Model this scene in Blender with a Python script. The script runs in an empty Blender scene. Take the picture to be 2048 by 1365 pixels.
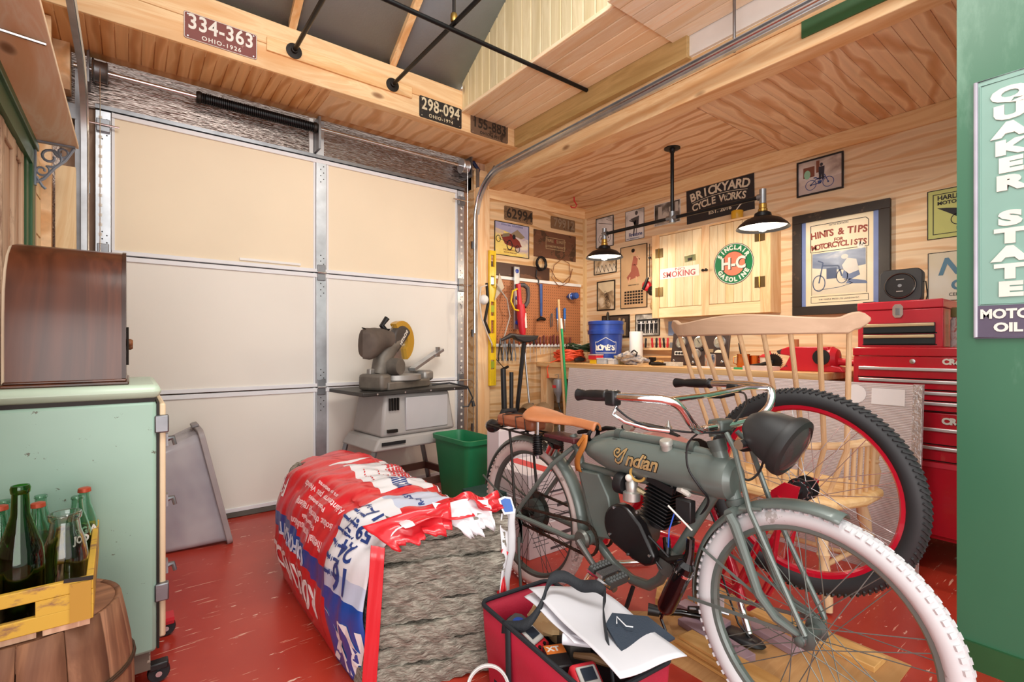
import bpy, bmesh, math, random
from mathutils import Matrix, Vector
random.seed(7)
R=math.radians; pi=math.pi
sc=bpy.context.scene; COL=sc.collection
# ---------------------------------------------------------------- camera, world, lights, exposure
cd=bpy.data.cameras.new('camera'); cam=bpy.data.objects.new('camera',cd); COL.objects.link(cam)
cam.location=(0,0,1.09); cam.rotation_euler=(R(90),0,R(-37.66))
cd.sensor_width=36; cd.lens=17.37; cd.shift_y=0.0049; cd.clip_start=0.03; cd.clip_end=60
sc.camera=cam
w=bpy.data.worlds.new('world'); sc.world=w; w.use_nodes=True
bg=w.node_tree.nodes['Background']; bg.inputs[0].default_value=(1.0,0.97,0.94,1); bg.inputs[1].default_value=1.2
def area(name,loc,tgt,sx,sy,power,col=(1,.96,.9)):
    l=bpy.data.lights.new(name,'AREA'); l.shape='RECTANGLE'; l.size=sx; l.size_y=sy; l.energy=power; l.color=col
    o=bpy.data.objects.new(name,l); COL.objects.link(o); o.location=loc
    o.rotation_euler=(Vector(tgt)-Vector(loc)).to_track_quat('-Z','Y').to_euler(); return o
area('overhead_fill',(0.75,0.7,3.1),(1.1,2.2,0.3),1.3,0.6,34)  # unseen area light added overhead to lift the room, no fixture modelled
area('low_daylight_fill',(-0.7,-1.9,1.05),(1.2,2.4,1.75),2.2,1.7,50,(1,.98,.96))  # added soft fill behind the camera, set low to brighten shelf and ceiling undersides
sc.view_settings.view_transform='Standard'; sc.view_settings.look='None'
sc.view_settings.exposure=0.25; sc.view_settings.gamma=1.0; sc.view_settings.use_curve_mapping=False
# ---------------------------------------------------------------- mesh helpers
def T(x=0,y=0,z=0): return Matrix.Translation((x,y,z))
def RX(a): return Matrix.Rotation(R(a),4,'X')
def RY(a): return Matrix.Rotation(R(a),4,'Y')
def RZ(a): return Matrix.Rotation(R(a),4,'Z')
def frame(o,ex,ey,ez):
    m=Matrix.Identity(4)
    for i,a in enumerate((ex,ey,ez)):
        for j in range(3): m[j][i]=a[j]
    for j in range(3): m[j][3]=o[j]
    return m
def FR(y,z,x=3.65): return frame((x,y,z),(0,-1,0),(0,0,1),(-1,0,0))      # frame on a wall facing -X: u runs to -Y
def FB(x,z,y=3.52): return frame((x,y,z),(1,0,0),(0,0,1),(0,-1,0))       # frame on a wall facing -Y: u runs to +X
def perp(d):
    d=Vector(d).normalized(); a=Vector((0,0,1)) if abs(d.z)<.9 else Vector((1,0,0))
    u=d.cross(a).normalized(); return u,d.cross(u).normalized()
class B:
    def __init__(s): s.v=[]; s.f=[]
    def add(s,v,f,M=None):
        n=len(s.v); s.v+=[tuple((M@Vector(p)) if M else p) for p in v]; s.f+=[tuple(i+n for i in q) for q in f]; return s
    def box(s,a,b,M=None):
        x0,y0,z0=a; x1,y1,z1=b
        return s.add([(x0,y0,z0),(x1,y0,z0),(x1,y1,z0),(x0,y1,z0),(x0,y0,z1),(x1,y0,z1),(x1,y1,z1),(x0,y1,z1)],
            [(0,3,2,1),(4,5,6,7),(0,1,5,4),(1,2,6,5),(2,3,7,6),(3,0,4,7)],M)
    def cb(s,c,d,M=None):
        return s.box([c[i]-d[i]/2 for i in range(3)],[c[i]+d[i]/2 for i in range(3)],M)
    def bar(s,p,q,wd,th,up=(0,0,1)):
        p,q=Vector(p),Vector(q); d=(q-p); L=d.length; d.normalize(); u=Vector(up); sd=d.cross(u)
        if sd.length<1e-4: sd=d.cross(Vector((1,0,0)))
        sd.normalize(); u=sd.cross(d)
        return s.box((0,-wd/2,-th/2),(L,wd/2,th/2),frame(p,d,-sd,u))
    def cyl(s,p,q,r,r2=None,n=14,cap=True):
        return s.tube([p,q],[r,r if r2 is None else r2],n,cap=cap)
    def tube(s,pts,r,n=8,closed=False,cap=True,flat=1.0):
        P=[Vector(p) for p in pts]; m=len(P); rr=r if isinstance(r,(list,tuple)) else [r]*m
        tn=[]
        for i in range(m):
            a=P[i-1] if (i>0 or closed) else P[i]; b=P[(i+1)%m] if (i<m-1 or closed) else P[i]
            t=(b-a); tn.append(t.normalized() if t.length>1e-9 else Vector((0,0,1)))
        u,_=perp(tn[0]); base=len(s.v); V=[]
        for i in range(m):
            t=tn[i]; u=(u-t*u.dot(t))
            u=u.normalized() if u.length>1e-6 else perp(t)[0]
            w=t.cross(u)
            for k in range(n):
                a=2*pi*k/n; V.append(tuple(P[i]+(u*math.cos(a)+w*math.sin(a)*flat)*rr[i]))
        F=[]
        for i in range(m if closed else m-1):
            j=(i+1)%m
            for k in range(n):
                l=(k+1)%n; F.append((i*n+k,i*n+l,j*n+l,j*n+k))
        if cap and not closed:
            F.append(tuple(range(n-1,-1,-1))); F.append(tuple((m-1)*n+k for k in range(n)))
        return s.add(V,F)
    def lathe(s,prof,n=24,M=None,a0=0,a1=360):
        full=abs(a1-a0)>=359.9; c=n if full else n+1; V=[];F=[]
        for r,z in prof:
            for k in range(c):
                a=R(a0+(a1-a0)*k/n); V.append((r*math.cos(a),r*math.sin(a),z))
        for i in range(len(prof)-1):
            for k in range(n):
                l=(k+1)%c; F.append((i*c+k,i*c+l,(i+1)*c+l,(i+1)*c+k))
        if full and prof[0]!=prof[-1]:
            if prof[0][0]>1e-5: F.append(tuple(range(c-1,-1,-1)))
            if prof[-1][0]>1e-5: F.append(tuple((len(prof)-1)*c+k for k in range(c)))
        return s.add(V,F,M)
    def prism(s,poly,z0,z1,M=None):
        n=len(poly); ar=sum(poly[i][0]*poly[(i+1)%n][1]-poly[(i+1)%n][0]*poly[i][1] for i in range(n))
        if ar<0: poly=poly[::-1]
        V=[(x,y,z0) for x,y in poly]+[(x,y,z1) for x,y in poly]
        F=[tuple(range(n-1,-1,-1)),tuple(range(n,2*n))]+[(i,(i+1)%n,n+(i+1)%n,n+i) for i in range(n)]
        return s.add(V,F,M)
    def ring(s,c,ax,Rr,r,n=32,m=8,ry=None,a0=0,a1=360):
        ax=Vector(ax).normalized(); u,w=perp(ax); ry=ry or r; V=[];F=[]; full=abs(a1-a0)>359.9; cnt=n if full else n+1
        for i in range(cnt):
            a=R(a0+(a1-a0)*i/n); d=u*math.cos(a)+w*math.sin(a)
            for k in range(m):
                b=2*pi*k/m; V.append(tuple(Vector(c)+d*(Rr+r*math.cos(b))+ax*ry*math.sin(b)))
        for i in range(n):
            j=(i+1)%cnt
            for k in range(m):
                l=(k+1)%m; F.append((i*m+k,j*m+k,j*m+l,i*m+l))
        if not full:
            F.append(tuple(range(m))); F.append(tuple(n*m+k for k in range(m-1,-1,-1)))
        return s.add(V,F)
    def sph(s,c,r,n=14,m=8,M=None):
        r=r if isinstance(r,(tuple,list)) else (r,r,r); V=[(c[0],c[1],c[2]+r[2])];F=[]
        for i in range(1,m):
            p=pi*i/m
            for k in range(n):
                a=2*pi*k/n; V.append((c[0]+r[0]*math.sin(p)*math.cos(a),c[1]+r[1]*math.sin(p)*math.sin(a),c[2]+r[2]*math.cos(p)))
        V.append((c[0],c[1],c[2]-r[2])); e=len(V)-1
        for k in range(n):
            l=(k+1)%n; F.append((0,1+k,1+l)); F.append((e,1+(m-2)*n+l,1+(m-2)*n+k))
            for i in range(m-2): F.append((1+i*n+k,1+(i+1)*n+k,1+(i+1)*n+l,1+i*n+l))
        return s.add(V,F,M)
    def grid(s,fn,nu,nv,cu=False):
        V=[tuple(fn(i/nu,j/nv)) for i in range(nu if cu else nu+1) for j in range(nv+1)]; F=[]
        c=nu if cu else nu+1
        for i in range(nu):
            k=(i+1)%c
            for j in range(nv): F.append((i*(nv+1)+j,k*(nv+1)+j,k*(nv+1)+j+1,i*(nv+1)+j+1))
        return s.add(V,F)
    def o(s,name,mat,parent=None,sm=35,bev=0,solid=0,sub=0,M=None):
        me=bpy.data.meshes.new(name); me.from_pydata([tuple(v) for v in s.v],[],s.f); me.validate()
        bm=bmesh.new(); bm.from_mesh(me); bmesh.ops.recalc_face_normals(bm,faces=bm.faces); bm.to_mesh(me); bm.free()
        if sm:
            me.polygons.foreach_set('use_smooth',[True]*len(me.polygons)); me.set_sharp_from_angle(angle=R(sm))
        ob=bpy.data.objects.new(name,me); COL.objects.link(ob)
        if mat: me.materials.append(mat)
        if parent is not None: ob.parent=parent
        if M is not None: ob.matrix_local=M
        if solid:
            m=ob.modifiers.new('t','SOLIDIFY'); m.thickness=solid; m.offset=0
        if bev:
            m=ob.modifiers.new('b','BEVEL'); m.width=bev; m.segments=2; m.limit_method='ANGLE'; m.angle_limit=R(40)
        if sub:
            m=ob.modifiers.new('s','SUBSURF'); m.levels=sub; m.render_levels=sub
        return ob
def tag(o,label,cat=None,group=None,kind=None):
    o['label']=label
    if cat: o['category']=cat
    if group: o['group']=group
    if kind: o['kind']=kind
    return o
def thing(name,label,cat,M=None,group=None,kind=None):
    o=bpy.data.objects.new(name,None); o.empty_display_size=.05; COL.objects.link(o)
    if M is not None: o.matrix_world=M
    return tag(o,label,cat,group,kind)
def copy_tree(o,parent=None):
    c=o.copy(); COL.objects.link(c); c.parent=parent
    for ch in list(o.children): copy_tree(ch,c)
    return c
def spread(o,parent,M):
    c=o.copy(); COL.objects.link(c); c.parent=parent; c.matrix_local=M; return c
def text(s,h,mat,parent,M,name='lettering',off=0.0,sx=1.0,shear=0.0,depth=0.0006,al='CENTER',sp=1.0):
    cu=bpy.data.curves.new('t','FONT'); cu.body=s; cu.size=h*1.38; cu.align_x=al; cu.align_y='CENTER'
    cu.resolution_u=3; cu.offset=off; cu.shear=shear; cu.extrude=depth; cu.space_character=sp
    t=bpy.data.objects.new('t',cu)
    me=bpy.data.meshes.new_from_object(t); bpy.data.objects.remove(t); bpy.data.curves.remove(cu)
    me.transform(Matrix.Diagonal((sx,1,1,1))); me.name=name
    ob=bpy.data.objects.new(name,me); COL.objects.link(ob); me.materials.clear(); me.materials.append(mat)
    ob.parent=parent; ob.matrix_local=M; return ob
def arctext(s,h,mat,parent,M,rad,a_mid,step,flip=False,name='lettering',**k):
    n=len(s)
    for i,ch in enumerate(s):
        if ch==' ': continue
        a=a_mid-(i-(n-1)/2)*step if not flip else a_mid+(i-(n-1)/2)*step
        p=T(rad*math.cos(R(a)),rad*math.sin(R(a)),0)@RZ(a-90 if not flip else a+90)
        text(ch,h,mat,parent,M@p,name=name,**k)
# ---------------------------------------------------------------- materials
def lin(c):
    if isinstance(c,str):
        c=[int(c[i:i+2],16)/255 for i in (0,2,4)]
    return tuple((x/12.92 if x<=.04045 else ((x+.055)/1.055)**2.4) for x in c)+(1,)
def base(name):
    m=bpy.data.materials.new(name); m.use_nodes=True; nt=m.node_tree
    return m,nt,nt.nodes['Principled BSDF']
def N(nt,t,**k):
    n=nt.nodes.new(t)
    for a,b in k.items():
        if a in n.inputs: n.inputs[a].default_value=b
        else: setattr(n,a,b)
    return n
def ramp(nt,stops,interp='LINEAR'):
    r=nt.nodes.new('ShaderNodeValToRGB'); r.color_ramp.interpolation=interp; e=r.color_ramp.elements
    while len(e)<len(stops): e.new(.5)
    for x,(p,c) in zip(e,stops): x.position=p; x.color=c
    return r
def coords(nt,scale=(1,1,1),rnd=True):
    if rnd=='world':
        g=nt.nodes.new('ShaderNodeNewGeometry'); mp=nt.nodes.new('ShaderNodeMapping'); mp.inputs['Scale'].default_value=scale; nt.links.new(g.outputs['Position'],mp.inputs['Vector']); return mp
    tc=nt.nodes.new('ShaderNodeTexCoord'); mp=nt.nodes.new('ShaderNodeMapping'); mp.inputs['Scale'].default_value=scale
    if rnd:
        oi=nt.nodes.new('ShaderNodeObjectInfo'); ml=nt.nodes.new('ShaderNodeVectorMath'); ml.operation='SCALE'; ml.inputs[0].default_value=(17,29,23)
        ad=nt.nodes.new('ShaderNodeVectorMath'); nt.links.new(oi.outputs['Random'],ml.inputs['Scale'])
        nt.links.new(tc.outputs['Object'],ad.inputs[0]); nt.links.new(ml.outputs[0],ad.inputs[1]); nt.links.new(ad.outputs[0],mp.inputs['Vector'])
    else: nt.links.new(tc.outputs['Object'],mp.inputs['Vector'])
    return mp
def MAT(name,col,rough=.5,metal=0,var=.12,vs=9,bump=0,bs=60,coat=0,spec=None,trans=0,alpha=1,emit=None,es=0,ior=None,scale=(1,1,1)):
    m,nt,p=base(name); c=lin(col); L=nt.links
    p.inputs['Roughness'].default_value=rough; p.inputs['Metallic'].default_value=metal
    p.inputs['Coat Weight'].default_value=coat; p.inputs['Transmission Weight'].default_value=trans; p.inputs['Alpha'].default_value=alpha
    if ior: p.inputs['IOR'].default_value=ior
    if spec is not None: p.inputs['Specular IOR Level'].default_value=spec
    if emit: p.inputs['Emission Color'].default_value=lin(emit); p.inputs['Emission Strength'].default_value=es
    mp=coords(nt,scale)
    nz=N(nt,'ShaderNodeTexNoise',Scale=vs,Detail=4.0); L.new(mp.outputs[0],nz.inputs['Vector'])
    r=ramp(nt,[(.25,tuple(max(0,x*(1-var)) for x in c[:3])+(1,)),(.75,tuple(min(1,x*(1+var)) for x in c[:3])+(1,))])
    L.new(nz.outputs['Fac'],r.inputs['Fac']); L.new(r.outputs['Color'],p.inputs['Base Color'])
    if bump:
        b=N(nt,'ShaderNodeTexNoise',Scale=bs,Detail=3.0); L.new(mp.outputs[0],b.inputs['Vector'])
        bp=N(nt,'ShaderNodeBump',Strength=bump,Distance=.01); L.new(b.outputs['Fac'],bp.inputs['Height']); L.new(bp.outputs[0],p.inputs['Normal'])
    return m
def WOOD(name,c1,c2,axis=0,sc_=9,stretch=.1,rough=.55,knots=True,dist=1.2,knotc='7a4a22',rnd=True,hue=.10):
    m,nt,p=base(name); L=nt.links; s=[1,1,1]; s[axis]=stretch
    mp=coords(nt,s,rnd); nz=N(nt,'ShaderNodeTexNoise',Scale=sc_,Detail=5.0,Distortion=dist,Roughness=.55); L.new(mp.outputs[0],nz.inputs['Vector'])
    a,b=lin(c1),lin(c2); mid=tuple((x+y)/2 for x,y in zip(a,b))
    r=ramp(nt,[(.32,b),(.46,mid),(.52,a),(.58,mid),(.68,a)]); L.new(nz.outputs['Fac'],r.inputs['Fac'])
    col=r.outputs['Color']
    if knots:
        s2=[1,1,1]; s2[axis]=.45; mk=coords(nt,s2,rnd); vo=N(nt,'ShaderNodeTexVoronoi',Scale=4.2); L.new(mk.outputs[0],vo.inputs['Vector'])
        kr=ramp(nt,[(.0,(1,1,1,1)),(.055,(.75,.75,.75,1)),(.10,(0,0,0,1))]); L.new(vo.outputs['Distance'],kr.inputs['Fac'])
        mx=N(nt,'ShaderNodeMix',data_type='RGBA'); L.new(kr.outputs['Color'],mx.inputs[0]); L.new(col,mx.inputs[6]); mx.inputs[7].default_value=lin(knotc); col=mx.outputs[2]
    oi=nt.nodes.new('ShaderNodeObjectInfo'); mr=N(nt,'ShaderNodeMapRange'); mr.inputs['To Min'].default_value=1-hue; mr.inputs['To Max'].default_value=1+hue
    hs=nt.nodes.new('ShaderNodeHueSaturation'); L.new(oi.outputs['Random'],mr.inputs['Value']); L.new(mr.outputs[0],hs.inputs['Value']); L.new(col,hs.inputs['Color'])
    L.new(hs.outputs[0],p.inputs['Base Color']); p.inputs['Roughness'].default_value=rough
    bp=N(nt,'ShaderNodeBump',Strength=.06,Distance=.01); L.new(nz.outputs['Fac'],bp.inputs['Height']); L.new(bp.outputs[0],p.inputs['Normal'])
    return m
def PLY(name,c1,c2,axis,across,sc_=3.2,dist=7.0,stretch=.22,rough=.5,rnd=False,hue=.06):
    m,nt,p=base(name); L=nt.links; s=[1,1,1]; s[axis]=stretch
    mp=coords(nt,s,rnd)
    wv=N(nt,'ShaderNodeTexWave',Scale=sc_,Distortion=dist,Detail=2.5); wv.inputs['Detail Scale'].default_value=1.6; wv.bands_direction='XYZ'[across]; L.new(mp.outputs[0],wv.inputs['Vector'])
    a,b=lin(c1),lin(c2); r=ramp(nt,[(.0,b),(.22,tuple(.35*x+.65*y for x,y in zip(a,b))),(.5,a),(.85,tuple(.8*x+.2*y for x,y in zip(a,b)))]); L.new(wv.outputs['Fac'],r.inputs['Fac'])
    s3=[40,40,40]; s3[axis]=1.5; m3=coords(nt,s3,rnd); n3=N(nt,'ShaderNodeTexNoise',Scale=1.0,Detail=2.0); L.new(m3.outputs[0],n3.inputs['Vector'])
    r3=ramp(nt,[(.3,(.86,.86,.86,1)),(.7,(1,1,1,1))]); L.new(n3.outputs['Fac'],r3.inputs['Fac'])
    mx=N(nt,'ShaderNodeMix',data_type='RGBA',blend_type='MULTIPLY'); mx.inputs[0].default_value=1; L.new(r.outputs['Color'],mx.inputs[6]); L.new(r3.outputs['Color'],mx.inputs[7])
    oi=nt.nodes.new('ShaderNodeObjectInfo'); mr=N(nt,'ShaderNodeMapRange'); mr.inputs['To Min'].default_value=1-hue; mr.inputs['To Max'].default_value=1+hue
    hs=nt.nodes.new('ShaderNodeHueSaturation'); L.new(oi.outputs['Random'],mr.inputs['Value']); L.new(mr.outputs[0],hs.inputs['Value']); L.new(mx.outputs[2],hs.inputs['Color'])
    L.new(hs.outputs[0],p.inputs['Base Color']); p.inputs['Roughness'].default_value=rough
    return m
def WORN(name,col,under,rough=.4,metal=0,amt=.62,sc_=7,sx=(1,1,1),soft=.02,var=.1,coat=0):
    """painted surface with scuffs where the paint is gone"""
    m,nt,p=base(name); L=nt.links; mp=coords(nt,sx,False); c=lin(col)
    n1=N(nt,'ShaderNodeTexNoise',Scale=2.2,Detail=5.0); L.new(mp.outputs[0],n1.inputs['Vector'])
    r1=ramp(nt,[(.3,tuple(x*(1-var) for x in c[:3])+(1,)),(.7,tuple(min(1,x*(1+var)) for x in c[:3])+(1,))]); L.new(n1.outputs['Fac'],r1.inputs['Fac'])
    n2=N(nt,'ShaderNodeTexNoise',Scale=sc_,Detail=8.0,Roughness=.7); L.new(mp.outputs[0],n2.inputs['Vector'])
    r2=ramp(nt,[(amt,(0,0,0,1)),(amt+soft,(1,1,1,1))]); L.new(n2.outputs['Fac'],r2.inputs['Fac'])
    mx=N(nt,'ShaderNodeMix',data_type='RGBA'); L.new(r2.outputs['Color'],mx.inputs[0]); L.new(r1.outputs['Color'],mx.inputs[6]); mx.inputs[7].default_value=lin(under)
    L.new(mx.outputs[2],p.inputs['Base Color']); p.inputs['Roughness'].default_value=rough; p.inputs['Metallic'].default_value=metal; p.inputs['Coat Weight'].default_value=coat
    return m
def PRINT(name,stops,sc_=6,stretch=(1,1,1),detail=4,rough=.4):
    m,nt,p=base(name); L=nt.links; mp=coords(nt,stretch); nz=N(nt,'ShaderNodeTexNoise',Scale=sc_,Detail=float(detail),Distortion=.6); L.new(mp.outputs[0],nz.inputs['Vector'])
    r=ramp(nt,[(a,lin(b)) for a,b in stops]); L.new(nz.outputs['Fac'],r.inputs['Fac']); L.new(r.outputs['Color'],p.inputs['Base Color']); p.inputs['Roughness'].default_value=rough
    return m
# ---------------------------------------------------------------- material library
pineY=WOOD('pine_y','f0cf9f','dba56b',1); pineX=WOOD('pine_x','f0cf9f','dda76e',0); pineZ=WOOD('pine_z','efcda0','dca772',2)
pine_white=WOOD('pine_white','f1dcb6','e0bd88',2,sc_=8); pine_tgY=WOOD('pine_tg','f9e4c2','efcc9c',1); pine_tgZ=WOOD('pine_tg_green','eee0b8','dccb9c',2)
olive=WOOD('olive_lumber','c9ab74','a5874f',1,sc_=7,knots=False); oldwood=WOOD('old_wood','c6a184','94694c',2)
ply_wall=PLY('ply_wall','eed5b2','dcb286',1,2,sc_=4.6,dist=11,stretch=.16); ply_alc=PLY('ply_alcove','efcfa2','d6a46c',0,2,sc_=4.0,dist=10,stretch=.18)
ply_ceil=PLY('ply_ceiling','f2d4ae','cf9c6c',1,0,sc_=3.0,dist=12,stretch=.3); ply_strip=PLY('ply_strip','f2d4ae','d4a274',0,1,sc_=2.6,dist=11,stretch=.35,rnd='world',hue=.02)
soff=PLY('soffit_wood','f0bd84','d39354',1,0,sc_=3,dist=6,stretch=.3,rnd='world',hue=.05); soff_ply=PLY('soffit_ply','f6d2a6','deaa74',1,0,sc_=2.6,dist=9,stretch=.4)
galv=MAT('galvanized','c3c7cc',.34,.9,.16,12); galv_d=MAT('galvanized_dark','8a8c90',.4,.9,.2,10); steel=MAT('steel','d6d8da',.25,1,.06)
chrome=MAT('chrome','f0f0f0',.08,1,.02); black=MAT('black_plastic','1b1b1d',.4,0,.15); blackm=MAT('black_pipe','191a1c',.38,.5,.2); rubber=MAT('rubber','232326',.7,0,.15)
blackg=MAT('black_gloss','0b0b0d',.12,0,.1,coat=.6); dark=MAT('dark_iron','2c2724',.5,.6,.2); white=MAT('white_paint','ecebe8',.45,0,.04); ink=MAT('ink','17161a',.6,0,.05)
cream=MAT('door_cream','ecdcc0',.55,0,.035,2); offwhite=MAT('door_white','e9e4da',.55,0,.03,2); rail=MAT('door_rail','e6e7ea',.4,0,.03)
roofgrey=MAT('roof_grey','a0b2c2',.6,0,.10,3,bump=.1,bs=90); green=WORN('green_paint','2f6b45','8fb79c',.38,amt=.70,sc_=5,sx=(1,1,.35),soft=.06); green_col=WORN('green_column','3a6f52','93bba5',.38,amt=.58,sc_=2.2,sx=(1,1,.3),soft=.35)
green_dark=MAT('green_trim','2c5a34',.4,0,.1); brass=MAT('brass','b08d4a',.3,1,.12); red=MAT('red_enamel','c4142a',.22,0,.06,coat=.5); reddk=MAT('red_plastic','cf2634',.4,0,.06)
paper=MAT('paper','e9e9ec',.7,0,.03); card=WOOD('cardboard','c99a66','b88752',0,knots=False,rough=.8); blue=MAT('blue_plastic','1f3f9a',.35,0,.08); yellow=MAT('yellow_level','e8c31c',.35,0,.06); wht_pl=MAT('white_plastic','f0f0ee',.4,0,.02)
leather=MAT('leather','c07a4f',.42,0,.18,6,bump=.08,bs=90); tan=MAT('tan_strap','b5702f',.45,0,.15); grn_pl=MAT('green_bin','1f7a4e',.4,0,.06); greyp=MAT('grey_plastic','b6b3ae',.5,0,.08); orange=MAT('orange_cord','e0522f',.45,0,.08); greenc=MAT('green_cord','2e4a2f',.5,0,.1)
def foil_mat():
    m,nt,p=base('foil'); L=nt.links; p.inputs['Metallic'].default_value=1; p.inputs['Roughness'].default_value=.27; p.inputs['Base Color'].default_value=lin('968a84')
    mp=coords(nt,(2.5,1,60),False); n1=N(nt,'ShaderNodeTexNoise',Scale=1.0,Detail=5.0); L.new(mp.outputs[0],n1.inputs['Vector'])
    m2=coords(nt,(14,14,120),False); n2=N(nt,'ShaderNodeTexNoise',Scale=1.2,Detail=1.0); L.new(m2.outputs[0],n2.inputs['Vector'])
    ad=N(nt,'ShaderNodeMath',operation='ADD'); L.new(n1.outputs['Fac'],ad.inputs[0]); L.new(n2.outputs['Fac'],ad.inputs[1])
    bp=N(nt,'ShaderNodeBump',Strength=.6,Distance=.01); L.new(ad.outputs[0],bp.inputs['Height']); L.new(bp.outputs[0],p.inputs['Normal']); return m
foil=foil_mat()
def floor_mat():
    m,nt,p=base('red_floor'); L=nt.links
    mp=coords(nt,(1,1,1),False); n1=N(nt,'ShaderNodeTexNoise',Scale=2.0,Detail=6.0); L.new(mp.outputs[0],n1.inputs['Vector'])
    r1=ramp(nt,[(.3,lin('a62d20')),(.7,lin('bd402d'))]); L.new(n1.outputs['Fac'],r1.inputs['Fac']); col=r1.outputs['Color']
    for rot,s1,amt,uc in ((25,(3,42,1),.655,'e8b7a0'),(-40,(4,55,1),.65,'e3a58c'),(70,(9,30,1),.65,'f0cdb8')):
        tc=nt.nodes.new('ShaderNodeTexCoord'); a=nt.nodes.new('ShaderNodeMapping'); a.inputs['Rotation'].default_value=(0,0,R(rot)); a.inputs['Scale'].default_value=s1; L.new(tc.outputs['Object'],a.inputs[0])
        n2=N(nt,'ShaderNodeTexNoise',Scale=1.2,Detail=6.0,Roughness=.6); L.new(a.outputs[0],n2.inputs['Vector'])
        r2=ramp(nt,[(amt,(0,0,0,1)),(amt+.02,(.8,.8,.8,1))]); L.new(n2.outputs['Fac'],r2.inputs['Fac'])
        mx=N(nt,'ShaderNodeMix',data_type='RGBA'); L.new(r2.outputs['Color'],mx.inputs[0]); L.new(col,mx.inputs[6]); mx.inputs[7].default_value=lin(uc); col=mx.outputs[2]
    L.new(col,p.inputs['Base Color']); p.inputs['Roughness'].default_value=.3
    bp=N(nt,'ShaderNodeBump',Strength=.05,Distance=.01); L.new(n1.outputs['Fac'],bp.inputs['Height']); L.new(bp.outputs[0],p.inputs['Normal']); return m
ST='structure'
def st(ob,label,cat): return tag(ob,label,cat,kind=ST)
# ---------------------------------------------------------------- room shell
st(B().box((-2.2,-2.2,-.1),(4.0,4.0,0)).o('floor',floor_mat()),'red painted floor with white scuffs and scratches','floor')
st(B().box((-.6,3.62,0),(2.31,3.75,3.3)).o('wall_back',oldwood),'wall behind the garage door','wall')
st(B().box((-.34,3.6,2.415),(2.36,3.619,2.80)).o('wall_header',foil),'shiny foil insulated wall strip above the garage door','wall')
st(B().box((2.31,3.565,2.43),(2.7,3.75,3.3)).o('wall_corner',oldwood),'dark wall corner above the right door track','wall')
wa=st(B().box((2.31,3.52,0),(3.72,3.66,2.6)).o('wall_alcove',ply_alc),'plywood back wall of the workbench alcove','wall')
st(B().box((3.65,-.9,0),(3.76,3.52,2.6)).o('wall_right',ply_wall),'plywood wall above the workbench with horizontal grain','wall')
st(B().box((2.257,-1.6,0),(2.42,.412,3.1)).o('wall_column',green_col),'glossy green painted wall end at the right','wall')
st(B().box((2.245,-1.6,0),(2.257,.418,.09)).o('baseboard_right',green_dark),'dark green baseboard of the green wall','baseboard')
wl=st(B().box((-.45,1.2,0),(-.36,3.62,3.2)).o('wall_left',oldwood),'left side wall behind the mint cabinet','wall')
# alcove ceiling: big sheet, then grooved strips towards the camera
ce=st(B().box((2.5,1.62,2.475),(3.65,3.52,2.5)).o('ceiling',ply_ceil),'plywood ceiling of the alcove with bold swirling grain','ceiling')
s0=None
for i in range(34):
    y=1.616-.066*(i+1)
    if s0 is None: s0=B().box((2.5,0,2.475),(3.65,.0635,2.482)).o('strip',ply_strip,ce,M=T(0,y,0),bev=.0015)
    else: spread(s0,ce,T(0,y,0))
B().box((2.5,-.9,2.4775),(3.65,1.62,2.5)).o('backing',oldwood,ce)
# trims
st(B().box((2.44,3.5,2.37),(3.65,3.52,2.475)).o('trim_1',pineX,bev=.003),'pine trim board along the top of the alcove back wall','trim')
st(B().box((3.63,-.9,2.37),(3.65,3.5,2.475)).o('trim_2',pineY,bev=.003),'long pine trim board along the top of the right wall','trim')
st(B().box((3.622,3.492,.96),(3.65,3.52,2.37)).o('trim_3',pine_white),'thin pale corner strip beside the pegboard','trim')
jp=thing('trim_4','knotty pine post between garage door and pegboard','trim',kind=ST)
B().box((2.315,3.47,0),(2.385,3.56,2.43)).o('board',pineZ,jp,bev=.003); B().box((2.387,3.48,0),(2.445,3.56,2.43)).o('board',pineZ,jp,bev=.003)
# long beam on the alcove edge
st(B().box((2.45,-.9,2.45),(2.56,3.52,2.583)).o('trim_5',pineY,bev=.004),'long knotty pine beam along the alcove edge','beam')
st(B().box((2.44,.985-1.2,2.505),(2.4495,.985,2.581)).o('trim_6',green_dark),'dark green painted patch of the long beam','beam')
st(B().box((2.446,-.9,2.583),(2.56,3.56,2.68)).o('trim_7',pineY),'orange pine board above the long beam','beam')
st(B().box((2.40,1.55,2.668),(2.446,3.08,2.805)).o('trim_8',olive,bev=.003),'olive toned lumber beside the flat ceiling boards','beam')
# front beam carrying the licence plates
fb=thing('trim_9','pale pine beam above the garage door carrying licence plates','beam',kind=ST)
B().box((-.45,3.085,2.668),(2.4455,3.16,2.815)).o('board',pineX,fb,bev=.003)
B().box((-.45,3.085,2.817),(2.4455,3.16,2.957)).o('board',pineX,fb,bev=.003)
B().box((.612,3.072,2.775),(1.515,3.0849,2.852)).o('board',WOOD('pine_batten','efca96','d9a468',0,sc_=12),fb,bev=.003)
# soffit strips
sf=st(B().box((-.45,3.09,2.6715),(2.4455,3.55,2.70)).o('ceiling_soffit',soff),'orange beadboard soffit above the garage door','ceiling')
s0=None
for i in range(26):
    x=-.45+i*.0552
    if s0 is None: s0=B().box((0,3.095,2.666),(.0525,3.47,2.674)).o('strip',soff,sf,M=T(x,0,0),bev=.003)
    else: spread(s0,sf,T(x,0,0))
for x0,x1 in ((.988,1.96),(1.963,2.4455)): B().box((x0,3.16,2.668),(x1,3.47,2.6712)).o('panel',soff_ply,sf)
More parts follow.
